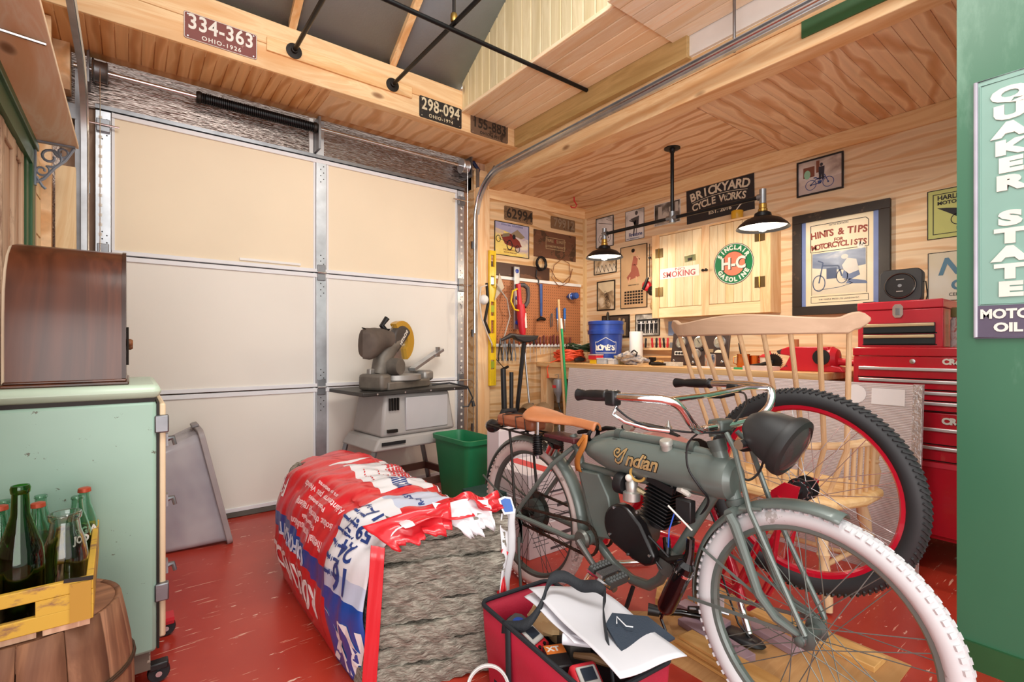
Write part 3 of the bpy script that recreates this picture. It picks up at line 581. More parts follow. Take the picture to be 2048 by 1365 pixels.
B().tube([(2.36,3.40,1.60),(2.30,3.40,1.58),(2.27,3.38,1.47),(2.29,3.38,1.33),(2.36,3.40,1.20),(2.43,3.42,1.10)],.006,6).o('tube',MAT('hose_clear','d8cfc4',.2),ai); B().tube([(2.47,3.42,1.62),(2.60,3.44,1.5),(2.64,3.45,1.35),(2.58,3.44,1.2),(2.53,3.43,1.08)],.006,6).o('tube',MAT('hose_grey','b8aea4',.3),ai)
B().sph((2.318,3.385,1.475),(.042,.036,.042)).o('bulb',white,ai); B().prism([(-.05,-.12),(.05,.0),(.0,.12)],0,.008,FB(2.52,1.60,3.45)).o('scraper',MAT('scraper','b7a78e',.4),ai)
B().tube([(2.37,3.42,1.62),(2.385,3.42,1.45),(2.35,3.42,1.3),(2.40,3.42,1.2)],.012,8).o('bracket',dark,ai); B().tube([(2.40,3.42,1.19),(2.45,3.42,1.09)],[.014,.016],8).o('grip',yellow,ai)
tag(B().tube([(2.50,3.39,1.14),(2.58,3.365,1.18),(2.68,3.35,1.17),(2.75,3.35,1.165)],[.012,.022,.022,.016],10).o('pruning_saw',MAT('saw_dark','3d3a3a',.45)),'folded dark pruning saw lying across the red saw nose','saw')
tag(B().tube([(2.52,3.5,.98),(2.58,3.46,.90)],.004,6).tube([(2.55,3.45,.885),(2.62,3.45,.91)],.012,6).o('t_handle_tool',dark),'small black t handled tool stuck in the ply below the level','tool')
# ---------------------------------------------------------------- right wall pictures
bw=PRINT('photo_bw',[(.3,'3c3936'),(.48,'9b958d'),(.6,'d9d4cc'),(.75,'efece6')],9); bwl=PRINT('photo_light',[(.3,'7d7a78'),(.42,'d5d4d3'),(.7,'efeff0')],5); bwd=PRINT('photo_dark',[(.35,'2f2c2b'),(.55,'6a6560'),(.7,'c9c4bd')],7); sep=PRINT('photo_sepia',[(.3,'4a3420'),(.5,'b39a78'),(.7,'efe4cf')],8,(1,1,1)); grp=MAT('grey_ink','4d4d52',.5)
t=pic('framed_photo','light framed motorcycle photo beside the corner strip','photo',FR(3.2485,2.197),.223,.293,ink,.006,bwl); f=F2(); bike2(f,0,-.06,.1,.004,.75); f.ln((-.08,.1),(.09,.06),.004); f.ln((.02,.12),(.09,.09),.003); art(t,f,ink)
t=pic('poster','white poster of a goggled rider above a blue tyre maker name','poster',FR(2.8905,2.199),.212,.275,grp,.0035,bwl,.006)
f=F2(); f.el((.02,.105),.016,.02); f.prism([(-.05,.06),(.05,.075),(.045,.0),(0,-.02),(-.01,.03)],0,.0004); f.pl([(-.06,.05),(-.01,.03),(.01,-.03)],.012); f.pl([(.01,.04),(-.015,-.10)],.016); f.pl([(.03,.04),(.015,-.1)],.008); art(t,f,grp); let(t,'Firestone',.034,navy,.01,-.088,off=.001,sx=.85); let(t,'OLD TRUSTWORTHY',.011,navy,-.02,-.122)
t=pic('photo_print','dark unframed workshop photo left of the cycle works sign','photo',FR(2.546,2.232),.26,.19,white,.004,bwd,.006); f=F2(); f.rc(-.09,-.05,-.05,.07); f.rc(.02,-.06,.06,.05); f.el((-.02,-.03),.03,.045); f.rc(.08,.0,.11,.08); art(t,f,MAT('photo_pale','b9b5ae',.5))
t=pic('framed_photo','small framed photo of a row of motorcycles below the left lamp','photo',FR(3.2435,1.868),.287,.155,dark,.008,sep); f=F2()
for i in range(5): f.pl([(-.11+i*.05,-.06),(-.09+i*.05,.01),(-.06+i*.05,-.05)],.005)
art(t,f,ink)
t=pic('framed_photo','framed sepia photo of a long bicycle workshop','photo',FR(3.2325,1.579),.229,.287,dark,.010,sep); f=F2()
for i in range(5): f.rg((.03-.01*i,-.09+.03*i),.03-.004*i,.003,14)
art(t,f,ink); art(t,F2().prism([(-.10,.13),(.10,.13),(.10,.05),(-.02,.02),(-.10,.09)],0,.0003),MAT('sepia_ceiling','d8c6a4',.5),'ceiling_shape')
t=pic('framed_photo','dark framed photo of two figures behind the blue bucket','photo',FR(3.114,1.277),.336,.212,dark,.010,PRINT('photo_murky',[(.3,'2a2320'),(.7,'5a4b42')],6)); f=F2(); man2(f,.05,-.09,.17); man2(f,.10,-.09,.16); art(t,f,tanp)
t=pic('framed_photo','framed black and white photo of men at a shopfront','photo',FR(2.748,1.28),.258,.196,dark,.005,bw); f=F2()
for i in range(5): man2(f,-.09+i*.045,-.075,.11)
f.rc(-.11,.035,.11,.05); art(t,f,ink); art(t,F2().rc(-.1,-.05,-.03,.03).rc(.0,-.05,.05,.03).rc(.07,-.05,.1,.03),paper,'windows',-.0004)
t=pic('calendar','tan framed wall calendar with a dancing woman in red','calendar',FR(2.9,1.7245),.30,.573,ink,.005,PRINT('calendar_tan',[(.3,'b9926a'),(.7,'cfae86')],3)); skin=MAT('skin_print','d8a987',.6); rdr=MAT('dress_print','a05a4a',.6)
f=F2(); f.prism([(-.06,-.03),(.07,.0),(.05,.07),(.02,.11),(-.02,.11),(-.03,.05),(-.08,.0)],0,.0004); f.prism([(-.02,.11),(.04,.10),(.05,.18),(0,.19)],0,.0004); art(t,f,rdr,'dress'); f=F2(); f.el((.005,.225),.018,.024); f.pl([(.03,.18),(.07,.15),(.05,.19)],.012); f.pl([(-.04,.0),(-.06,-.05)],.014); f.pl([(.03,.0),(.035,-.05)],.014); art(t,f,skin,'figure',.0004); art(t,F2().el((-.005,.24),.02,.018),dark,'hair',.0006)
let(t,'HARDWARE CO.',.012,ink,0,-.075); f=F2()
for i in range(7):
    for j in range(5): f.rc(-.105+i*.031,-.25+j*.026,-.105+i*.031+.024,-.25+j*.026+.018)
art(t,f,dark,'date_grid')
# cycle works sign
t=pic('wall_sign','black cycle works sign with cream lettering','sign',FR(2.0755,2.242),.56,.282,None,0,MAT('sign_black','222329',.5,0,.08),.012); crm=MAT('sign_cream','d9cdb6',.5)
t.matrix_world=FR(2.0755,2.242)@RZ(1.0)
arctext('BRICKYARD',.068,crm,t,T(0,-1.07,t['z']+.0006),1.155,90,2.75,off=.0028,sx=.95); arctext('CYCLE WORKS',.056,crm,t,T(0,-1.07,t['z']+.0006),1.068,90,2.2,off=.0022,sx=.9)
let(t,'EST. 2016',.034,crm,.01,-.088,off=.0012); f=F2(); f.pl([(.3*math.sin(R(a)) ,-1.07+1.112*math.cos(R(a))) if False else (1.112*math.sin(R(a)),-1.07+1.112*math.cos(R(a))) for a in range(-12,13,2)],.004); art(t,f,crm,'rule')
# hints and tips poster
bf=WORN('black_frame','2b2420','4b3c30',.4,amt=.6,sc_=8); t=pic('framed_poster','large black framed poster of hints and tips for motorcyclists','poster',FR(1.243,1.642),.556,.685,bf,.058,PRINT('aged_paper',[(.3,'dcc79c'),(.6,'ece0c4')],3),.03)
art(t,F2().rc(-.22,-.285,-.196,.285).rc(.19,-.285,.22,.285),MAT('blue_band','7083b8',.5),'band'); f=F2(); f.pl([(-.165,.255),(.15,.255),(.165,.24),(.165,.075),(-.165,.075),(-.165,.24),(-.165,.255)],.004); f.pl([(-.16,.07),(-.16,-.215)],.003); f.pl([(.155,.07),(.155,-.215)],.003); f.fr(-.165,-.265,.165,-.222,.003); art(t,f,ink,'border')
mrn=MAT('title_red','8c3524',.5); let(t,'FIFTH EDITION',.012,grp,0,.243); arctext('HINTS & TIPS',.044,mrn,t,T(0,-1.41,t['z']+.0006),1.6,90,.96,off=.002,sx=.9); let(t,'FOR',.02,mrn,0,.143,off=.001); arctext('MOTORCYCLISTS',.036,mrn,t,T(0,-1.49,t['z']+.0006),1.6,90,.87,off=.0018,sx=.85)
bl1=PRINT('blue_sky_print',[(.3,'46597c'),(.6,'7f90ad'),(.75,'c5cad0')],6,(1,2,1)); art(t,F2().rc(-.155,-.21,.15,.065),PRINT('road_print',[(.3,'cfc6b0'),(.7,'e6ddc8')],4),'picture'); art(t,F2().prism([(-.155,.065),(.15,.065),(.15,-.04),(.0,-.055),(-.155,-.03)],0,.0003),bl1,'picture_sky',.0004)
bli=MAT('blue_ink','34496e',.5); f=F2(); f.rg((-.115,-.135),.052,.006,sq=.7); f.rg((.02,-.10),.045,.005,sq=.7); f.pl([(-.115,-.135),(-.09,-.0),(-.12,.015)],.008); f.pl([(-.09,-.02),(0,-.03),(.02,-.10)],.01); f.rc(-.07,-.11,-.01,-.04); f.pl([(-.13,-.18),(0,-.17),(.08,-.15),(.03,-.12)],.003); art(t,f,bli,'motorcycle',.001); f=F2(); f.prism([(.03,-.06),(.10,-.02),(.12,-.10),(.06,-.13),(.02,-.11)],0,.0004); f.prism([(.06,-.12),(.15,-.14),(.16,-.16),(.04,-.15)],0,.0004); art(t,f,MAT('blue_coat','5d7096',.5),'trousers',.001); f=F2(); f.prism([(.02,-.03),(.05,.015),(.10,.0),(.115,-.07),(.06,-.09),(.03,-.06)],0,.0004); f.el((.035,.025),.02,.016); art(t,f,MAT('print_pale','cfcdc6',.5),'figure',.0014)
art(t,F2().el((.125,.085),.022),plwhite,'price_disc',.0008); let(t,'1/6',.014,ink,.125,.085,dz=.0016); let(t,'THE TEMPLE PRESS LTD LONDON E.C.',.010,grp,0,-.244)
cpr=PRINT('photo_colour',[(.25,'4f4a4c'),(.42,'9a8a84'),(.55,'cbbfb8'),(.72,'dfe0e6')],5); t=pic('framed_photo','black framed colour photo of an officer with a blue motorcycle','photo',FR(1.3575,2.232),.282,.24,ink,.010,cpr,.016)
art(t,F2().prism([(-.13,-.11),(.13,-.11),(.13,-.02),(-.13,-.05)],0,.0003),MAT('photo_ground','bfb3b0',.5),'ground'); f=F2(); bike2(f,.0,-.055,.085,.004); art(t,f,MAT('photo_blue','39508f',.5),'motorcycle',.0008); f=F2(); man2(f,.012,-.03,.11); art(t,f,MAT('photo_navy','2a2d3c',.5),'officer',.0014); art(t,F2().rc(-.1,-.0,-.03,.07).rc(-.02,.02,.0,.1),MAT('photo_brick','7b4a3a',.5),'porch',.0004); art(t,F2().el((-.075,.02),.02,.03),MAT('photo_green','8fc3a8',.5),'bush',.001)
olg=MAT('olive_print','b9bd6f',.5,0,.06); t=pic('poster','olive green motorcycle poster half hidden by the green wall','poster',FR(.66,1.841),.27,.28,ink,.004,olg,.006); art(t,F2().fr(-.11,-.115,.125,.115,.004),ink,'border'); let(t,'HARLEY-DAVIDSON',.026,ink,-.09,.09,al='LEFT',off=.001,sx=.9); let(t,'MOTORCYCLES',.02,ink,-.09,.06,al='LEFT',off=.0008)
f=F2(); f.prism([(-.09,.035),(-.05,.03),(.0,.02),(.1,.04),(.1,-.02),(.0,-.03),(-.04,.0)],0,.0004); f.rg((.0,-.04),.03,.004); art(t,f,ink); let(t,'I',.02,ink,-.005,-.09)
t=pic('tin_sign','pale tin cigar sign with blue lettering half hidden by the green wall','sign',FR(.62,1.485),.345,.278,ink,.003,PRINT('tin_pale',[(.3,'cdbf9d'),(.6,'d9d9d4')],2),.006); blt=MAT('teal_letter','4f7a94',.45); let(t,'NORA',.095,blt,-.13,.05,al='LEFT',off=.004,shear=.3); let(t,'CIGARS',.055,blt,-.07,-.055,al='LEFT',off=.003); let(t,'CELESTINO VEGA & CO.',.018,ink,-.08,-.105,al='LEFT')
tag(B().box((3.642,2.44,1.18),(3.6495,2.53,1.30)).o('blue_card',MAT('card_blue','8b9bb8',.5)),'plain blue grey card pinned above the gauge panel','card')
tag(B().box((3.642,1.72,1.185),(3.6495,1.83,1.25)).o('outlet_plate',MAT('plate_blue','9aa9c4',.5)),'small blue grey plate on the wall behind the chair rail','plate')
# ---------------------------------------------------------------- wall cabinet
cb=thing('wall_cabinet','pale pine wall cabinet with two planked doors','cabinet')
B().box((3.512,1.607,1.325),(3.648,2.584,2.02)).o('body',pineZ,cb,bev=.002)
for a,b in (((3.49,2.514,1.325),(3.512,2.584,2.02)),((3.49,1.607,1.325),(3.512,1.678,2.02)),((3.49,2.064,1.325),(3.512,2.126,2.02))): B().box(a,b).o('stile',pineZ,cb,bev=.001)
for y0,y1 in ((1.678,2.064),(2.126,2.514)):
    B().box((3.49,y0,1.325),(3.512,y1,1.405)).o('rail',WOOD('pine_rail','f3dcb2','e2bf88',1),cb,bev=.001); B().box((3.49,y0,2.005),(3.512,y1,2.02)).o('rail',pineY,cb)
for nm,y0,y1,n in (('left',2.128,2.512,5),('right',1.680,2.062,6)):
    dr=B().box((3.502,y0,1.408),(3.511,y1,2.003)).o('door',pine_white,cb); wd=(y1-y0)/n
    for i in range(n): B().box((3.493,y0+i*wd+.001,1.409),(3.502,y0+(i+1)*wd-.001,2.002)).o('plank',pine_white,dr,bev=.0015)
for y,z in ((2.513,1.863),(2.513,1.54),(1.679,1.863),(1.679,1.54)):
    hg=B().box((3.487,y-.036,z-.038),(3.4925,y-.004,z+.038)).box((3.487,y+.004,z-.038),(3.4925,y+.036,z+.038)).o('hinge',MAT('hinge_bronze','7d6a48',.4,.8,.2) if z>0 else None,cb)
    B().cyl((3.485,y,z-.04),(3.485,y,z+.04),.005,n=8).o('pin',brass,hg)
for y in (2.105,2.078): B().lathe([(.006,0),(.006,.012),(.011,.016),(.011,.022),(.004,.026)],12,T(3.49,y,1.672)@RY(-90)).o('knob',dark,cb)
# signs on the cabinet
t=thing('enamel_sign','round green and white gasoline sign on the right cabinet door','sign',FR(1.872,1.693,3.4925)); t['z']=.005
grs=MAT('sign_green','1f7a4e',.3); rds=MAT('sign_red','d8572f',.35)
B().lathe([(0.001,.0),(.150,.0),(.150,.003),(.001,.003)],48).o('disc',plwhite,t); B().lathe([(.092,.003),(.143,.003),(.143,.004),(.092,.004)],48).o('green_ring',grs,t); B().lathe([(.0005,.003),(.087,.003),(.087,.0045),(.0005,.0045)],40).o('centre',MAT('sign_coral','dd7f64',.35),t); B().ring((0,0,.0035),(0,0,1),.149,.002,48,5).o('rim',ink,t); B().ring((0,0,.004),(0,0,1),.089,.0015,40,5).o('inner_rim',ink,t)
arctext('SINCLAIR',.032,plwhite,t,T(0,0,.0046),.117,90,17,off=.0022); arctext('GASOLINE',.032,plwhite,t,T(0,0,.0046),.117,-90,17,flip=True,off=.0022)
text('H-C',.086,ink,t,T(.006,-.004,.0048),off=.004,sx=.9); text('H-C',.086,plwhite,t,T(0,0,.0056),off=.004,sx=.9)
t=thing('paper_sign','white no smoking sign with red letters on the left cabinet door','sign',FR(2.326,1.684,3.4925)@RZ(-.6)); t['z']=.003
B().box((-.178,-.043,.0),(.178,.043,.0025)).o('card',plwhite,t); rno=MAT('nosmoke_red','b33a44',.5); let(t,'NO',.022,rno,.01,.026,sx=1.9); let(t,'SMOKING',.046,rno,0,-.013,off=.001,sx=1.02,sp=1.05)
t=pic('postcard','little green postcard above the no smoking sign','postcard',FR(2.226,1.782,3.4925)@RZ(3),.098,.05,None,0,PRINT('card_green',[(.3,'4d5a33'),(.6,'8b8a52')],20),.002); art(t,F2().rc(-.02,-.018,.02,.005),dark,'drawing')
t=thing('paint_tin','small yellow tin standing on the wall cabinet','tin',T(3.57,1.885,2.0205)); B().lathe([(.04,0),(.042,.004),(.042,.07),(.04,.074)],20).o('can',MAT('tin_yellow','d9a423',.35),t); B().tube([(-.02,0,.074),(-.03,-.04,.11),(-.03,-.10,.135)],.004,6).o('brush_handle',plwhite,t); B().ring((0,0,.01),(0,0,1),.042,.002,20,5).o('rim',steel,t)
tag(B().tube([(3.52,2.35,2.027),(3.55,2.2,2.03),(3.53,2.05,2.027),(3.56,1.95,2.03)],.006,6).o('loose_cable',wht_pl),'white cable lying along the cabinet top','cable')
# ear muffs, goggles, duster hanging left of the cabinet
em=thing('ear_muffs','red and black ear muffs hanging beside the cabinet','ear muffs',T(3.60,2.72,1.62)); B().lathe([(.0,-.012),(.04,-.012),(.045,.005),(.03,.02),(.0,.024)],18,RY(-90)@RX(10)).o('cup',reddk,em); B().tube([(-.025,-.03,.07),(-.03,.0,.0),(-.028,.02,-.03)],.013,8).o('band',black,em); B().lathe([(.0,-.01),(.04,-.01),(.042,.008),(.0,.02)],18,T(-.01,-.065,-.05)@RY(-90)).o('cup',dark,em)
tag(B().cyl((3.62,2.705,1.70),(3.62,2.705,1.99),.004,n=6).cyl((3.62,2.705,1.86),(3.62,2.705,1.875),.012,n=8).o('hanger',black),'thin black hanging rod beside the calendar','rod')
du=thing('duster','tan bristle duster hanging beside the cabinet','duster',T(3.60,2.635,1.42)); B().lathe([(.012,.11),(.03,.07),(.045,.02),(.035,-.01),(.004,-.02)],14).o('bristles',MAT('bristle','c39b6b',.8,0,.3,60,bump=.4,bs=200),du); B().cyl((0,0,.105),(0,0,.19),.008,n=8).o('handle',dark,du)
tag(B().tube([(3.26,3.28,2.474),(3.26,3.28,2.44),(3.275,3.26,2.40),(3.27,3.275,2.375),(3.25,3.30,2.378),(3.245,3.31,2.395)],.006,7).o('ceiling_hook',reddk),'red screw hook in the alcove ceiling','hook')
# ---------------------------------------------------------------- pendant lamp
pe=thing('pendant_lamp','black pipe pendant with two saucer shades over the bench','lamp')
px,py=2.997,2.05
B().lathe([(.055,0),(.055,-.006),(.02,-.01),(.018,-.03),(.013,-.032)],24,T(px,py,2.4745)).o('flange',blackm,pe); B().cyl((px,py,2.45),(px,py,2.0),.0125).o('stem',blackm,pe)
B().cyl((px,py-.62,1.985),(px,py+.62,1.985),.0125).o('bar',blackm,pe); B().cyl((px,py,1.95),(px,py,2.03),.022).cyl((px,py-.04,1.985),(px,py+.04,1.985),.021).o('cross_fitting',galv_d,pe)
for s,nm in ((.625,'a'),(-.625,'b')):
    y=py+s
    fx=B().cyl((px,y,1.94),(px,y,2.03),.019).cyl((px,y-math.copysign(.03,s),1.985),(px,y,1.985),.02).o('elbow',galv_d,pe)
    B().lathe([(.018,1.945),(.022,1.94),(.022,1.915),(.026,1.91),(.026,1.89)],18,T(px,y,0)).o('socket',brass,pe)
    B().lathe([(.03,1.895),(.045,1.885),(.05,1.865),(.06,1.86),(.10,1.845),(.135,1.815),(.148,1.795),(.146,1.795),(.132,1.812),(.098,1.841),(.058,1.856),(.03,1.86)],36,T(px,y,0)).o('lamp_shade',blackm,pe)
    B().lathe([(.131,1.8105),(.097,1.8395),(.057,1.8545),(.029,1.8585)],36,T(px,y,0)).o('shade_lining',MAT('lining'+nm,'f3e9d6',.5),pe)
    B().lathe([(.0,1.775),(.02,1.782),(.03,1.80),(.028,1.825),(.014,1.85),(.014,1.87)],16,T(px,y,0)).o('bulb',MAT('bulb'+nm,'fff0d0',.4,emit='ffd9a0',es=14),pe)
    l=bpy.data.lights.new('lamp','POINT'); l.energy=13; l.color=(1,.86,.68); l.shadow_soft_size=.03; lo=bpy.data.objects.new('lamp_light',l); COL.objects.link(lo); lo.location=(px,y,1.765); lo.parent=pe
# ---------------------------------------------------------------- workbench
wb=thing('workbench','pine workbench with thick top along the right wall','workbench')
B().box((3.0,1.10,.90),(3.645,3.515,.94)).o('top',WOOD('bench_top','eac490','d49c5c',1,sc_=7),wb,bev=.003)
for y in (3.40,2.2,1.15): B().box((3.03,y,0),(3.12,y+.09,.90)).o('leg',pineZ,wb,bev=.003); B().box((3.53,y,0),(3.62,y+.09,.90)).o('leg',pineZ,wb)
B().box((3.03,1.15,.80),(3.065,3.40,.899)).o('apron',pineY,wb); B().box((3.06,1.15,.25),(3.64,3.49,.27)).o('lower_shelf',ply_wall,wb)
# polycarbonate sheets leaning on the bench
pc,nt,p=base('polycarbonate'); L=nt.links; p.inputs['Base Color'].default_value=lin('dcd2d4'); p.inputs['Roughness'].default_value=.22; p.inputs['Transmission Weight'].default_value=.2; p.inputs['IOR'].default_value=1.2; p.inputs['Alpha'].default_value=.92
mp=coords(nt,(1,1,1),False); wv=N(nt,'ShaderNodeTexWave',Scale=40.0); wv.bands_direction='Z'; L.new(mp.outputs[0],wv.inputs['Vector']); rr=ramp(nt,[(0,lin('dccfd0')),(.6,lin('f0e6e6'))]); L.new(wv.outputs['Fac'],rr.inputs[0]); L.new(rr.outputs[0],p.inputs['Base Color'])
bp=N(nt,'ShaderNodeBump',Strength=.4,Distance=.006); L.new(wv.outputs['Fac'],bp.inputs['Height']); L.new(bp.outputs[0],p.inputs['Normal'])
ps=thing('plastic_sheet','tall translucent ribbed plastic sheet standing before the bench','plastic sheet')
B().add([(2.86,.66,.0),(2.86,3.03,.0),(2.95,3.03,.905),(2.95,.66,.905),(2.868,.66,.0),(2.868,3.03,.0),(2.958,3.03,.905),(2.958,.66,.905)],[(0,1,2,3),(4,7,6,5),(0,4,5,1),(1,5,6,2),(2,6,7,3),(3,7,4,0)]).o('sheet',pc,ps)
tape=MAT('foil_tape','cfc9c9',.25,.7,.2,40,bump=.3,bs=80)
B().add([(2.855,.66,.0),(2.855,.695,.0),(2.945,.695,.905),(2.945,.66,.905),(2.86,.655,.0),(2.86,.695,.0),(2.962,.695,.908),(2.962,.655,.908)],[(0,1,2,3),(4,7,6,5),(0,4,5,1),(1,5,6,2),(2,6,7,3),(3,7,4,0)]).o('edge_tape',tape,ps)
Ms=frame((2.943,.93,.845),(0,-1,0),(.0985,0,.995),(-.995,0,.0985)); stk=MAT('sticker','f2eef0',.5,0,.02)
B().lathe([(.0,.001),(.047,.001),(.047,.002),(.0,.002)],28,Ms).o('round_sticker',stk,ps); B().box((.07,-.045,.001),(.205,.035,.002),Ms).o('label_sticker',stk,ps)
# bucket
bk=thing('bucket','blue five gallon bucket with white house logo on the bench','bucket',T(3.30,2.93,.9405)@RZ(0))
bt=MAT('bucket_blue','24449b',.3,0,.05)
B().lathe([(.0,.003),(.127,.0),(.131,.004),(.145,.25),(.156,.252),(.157,.285),(.147,.288),(.148,.335),(.154,.337),(.155,.362),(.148,.366),(.143,.36),(.141,.26),(.125,.012),(.0,.01)],40).o('body',bt,bk)
B().lathe([(.0,.352),(.13,.352),(.14,.36)],36).o('inner_bucket',MAT('bucket_navy','20357a',.35),bk); B().tube([(-.02,.158,.285),(-.03,.165,.2),(.0,.16,.12)],.003,6).o('handle',steel,bk)
def wrapM(ang,z,r): return RZ(ang)@T(r,0,z)@frame((0,0,0),(0,1,0),(0,0,1),(1,0,0))
lbm=plwhite; az=math.degrees(math.atan2(-2.93,-3.30))
for i,ch in enumerate("LOWE'S"):
    a=az+(-30+[0,12,25.5,39,47,57][i])*.98; text(ch,.05,lbm,bk,wrapM(a,.135,.1395)@RX(-3),off=.003,sx=.95)
def band(z0,z1,a0,a1,rad=.0): 
    b=B(); n=14
    def rd(z): return .131+(z-.004)/.246*.014+.0012
    b.grid(lambda u,v:((rd(z0(u)+(z1(u)-z0(u))*v))*math.cos(R(az+a0+(a1-a0)*u)),(rd(z0(u)+(z1(u)-z0(u))*v))*math.sin(R(az+a0+(a1-a0)*u)),z0(u)+(z1(u)-z0(u))*v),n,2); return b
roofl=lambda u:.185+.04*(1-abs(u-.5)*2)
band(lambda u:roofl(u)-.005,roofl,-30,30).o('logo_roof',lbm,bk); band(lambda u:.088,lambda u:.093,-38,38).o('logo_base',lbm,bk)
for s in (-38,37): band(lambda u:.088,lambda u:.185,s,s+1.5).o('logo_side',lbm,bk)
for s in (-38,30): band(lambda u:.181,lambda u:.186,s,s+8).o('logo_eave',lbm,bk)
sw=thing('oil_can','dark oil can top poking up behind the blue bucket','oil can',T(3.52,3.1,.9405)); B().lathe([(.06,0),(.065,.02),(.065,.33),(.05,.37),(.02,.39),(.012,.45),(.004,.47)],18).o('can',dark,sw); B().tube([(.065,0,.3),(.1,0,.33),(.06,0,.37)],.006,6).o('handle',dark,sw)
pt=thing('paper_towel_roll','white paper towel roll standing on the bench','paper towels',T(3.47,2.735,.9405)); B().lathe([(.018,0),(.056,0),(.057,.005),(.057,.27),(.055,.275),(.018,.275)],26).o('roll',MAT('towel','f3f1ee',.8,0,.03,bump=.15,bs=120),pt); B().lathe([(.019,.001),(.019,.276),(.016,.276),(.016,.001)],14).o('core',card,pt)
def bundle(name,label,cat,c,mat,r,n,rx,ry,zr,seed):
    random.seed(seed); b=B(); t=thing(name,label,cat,T(*c))
    for k_ in range(n):
        rxx=rx*random.uniform(.72,1); ryy=ry*random.uniform(.72,1); z=zr*random.random(); ox,oy=random.uniform(-.02,.02),random.uniform(-.02,.02); ph=random.random()*6; pts=[]
        for i in range(28):
            a=2*pi*i/28; pts.append((ox+rxx*math.cos(a),oy+ryy*math.sin(a),r+z+.018*math.sin(2*a+ph)+.018))
        b.tube(pts,r,6,closed=True)
    b.o('coils',mat,t,sm=60); return t
t=bundle('extension_cord','red orange extension cord coiled on the bench corner','cord',(3.22,3.3,.9405),orange,.0055,26,.15,.13,.075,3)
B().tube([(-.08,-.10,.05),(-.15,-.02,.03),(-.21,.03,.0),(-.225,.06,-.05),(-.232,.04,-.11)],.005,6).o('cord_end',orange,t); B().tube([(-.232,.04,-.10),(-.235,.035,-.14)],[.006,.013],8).o('plug',orange,t); B().tube([(-.06,-.13,.02),(-.02,-.14,.03),(.05,-.13,.025)],[.018,.022,.016],8).o('socket_end',black,t)
bundle('extension_cord','dark green extension cord heaped behind the orange one','cord',(3.36,3.30,1.03),greenc,.004,16,.14,.12,.05,4)
random.seed(11)
for i,(y,x,w,h,m,lb) in enumerate(((2.88,3.12,.075,.035,yellow,'yellow parts box under a red one on the bench'),(2.785,3.12,.09,.05,MAT('clear_box','b9c0c8',.25),'clear grey parts box beside the red one'),(2.69,3.12,.06,.045,MAT('clear_box2','d5d6d8',.3),'pale clear parts box beside the gloves'),(2.70,3.25,.1,.07,MAT('cards','b9a97c',.5,0,.4,40),'patterned parts box behind the clear boxes'))):
    t=thing('parts_box',lb,'box',T(x,y,.9405)); B().box((-w/2,-w/2,0),(w/2,w/2,h*.75)).o('base',m,t,bev=.003); B().box((-w/2-.002,-w/2-.002,h*.75),(w/2+.002,w/2+.002,h)).o('lid',m,t,bev=.002)
t=thing('parts_box','red lidded parts box stacked on the yellow one','box',T(3.12,2.88,.976)); B().box((-.045,-.045,0),(.045,.045,.035)).o('base',reddk,t,bev=.003); B().box((-.047,-.047,.035),(.047,.047,.045)).o('lid',MAT('lid_grey','b8a39c',.4),t,bev=.002)
# gloves
gl=thing('work_gloves','crumpled grey and blue work gloves on the bench','gloves',T(3.17,2.57,.947))
def blobby(rx,ry,rz_,seed,amp=.28,n=22,m=14):
    random.seed(seed); ph=[(random.uniform(1,4),random.uniform(1,4),random.random()*6) for _ in range(7)]
    def fn(u,v):
        a=2*pi*u; p=pi*v; s=1+amp*sum(math.sin(k1*a*round(1)+k2*p*2+q)*.3 for k1,k2,q in [(round(x),round(y),z) for x,y,z in ph])
        return (rx*s*math.sin(p)*math.cos(a),ry*s*math.sin(p)*math.sin(a),rz_*(1+s*math.cos(p)))
    return B().grid(fn,n,m,cu=True)
glm=PRINT('glove_cloth',[(.35,'57617c'),(.5,'b5aaa2'),(.7,'cfc6bd')],30,rough=.9)
blobby(.07,.10,.045,5).o('glove',glm,gl)
for i,(a,b,c) in enumerate(((.02,-.10,.03),(-.02,-.12,.02),(.04,-.13,.025),(-.03,.08,.05))): B().tube([(a*.5,b*.5,c+.02),(a,b*.9,c+.012),(a*1.2,b*1.25,c)],[.02,.016,.012],8).o('finger',glm,gl)
B().tube([(0,-.02,.09),(-.01,-.06,.11),(-.01,-.09,.09),(0,-.07,.06)],.006,6).o('cuff_loop',black,gl)
# screwdriver rack on the wall
rk=thing('tool_rack','narrow wooden rack holding small screwdrivers on the wall','rack'); B().box((3.58,2.36,1.055),(3.649,2.80,1.075)).o('shelf',pineY,rk,bev=.002); B().box((3.60,2.36,.99),(3.649,2.80,1.005)).o('shelf',pineY,rk)
for i,y in enumerate((2.765,2.735,2.66,2.62,2.58,2.54,2.51,2.39)): screwdriver(3.60,y,1.0755,.085,.012,[reddk,black][i%2] if i!=4 else reddk,'%s screwdriver from the left standing in the wall rack'%ORD[i],'screwdrivers in the wall rack',random.uniform(-8,8))
tag(B().box((3.585,2.405,1.0755),(3.63,2.475,1.12)).o('steel_block',MAT('block_grey','7d8088',.5)),'small grey block at the right end of the wall rack','block')
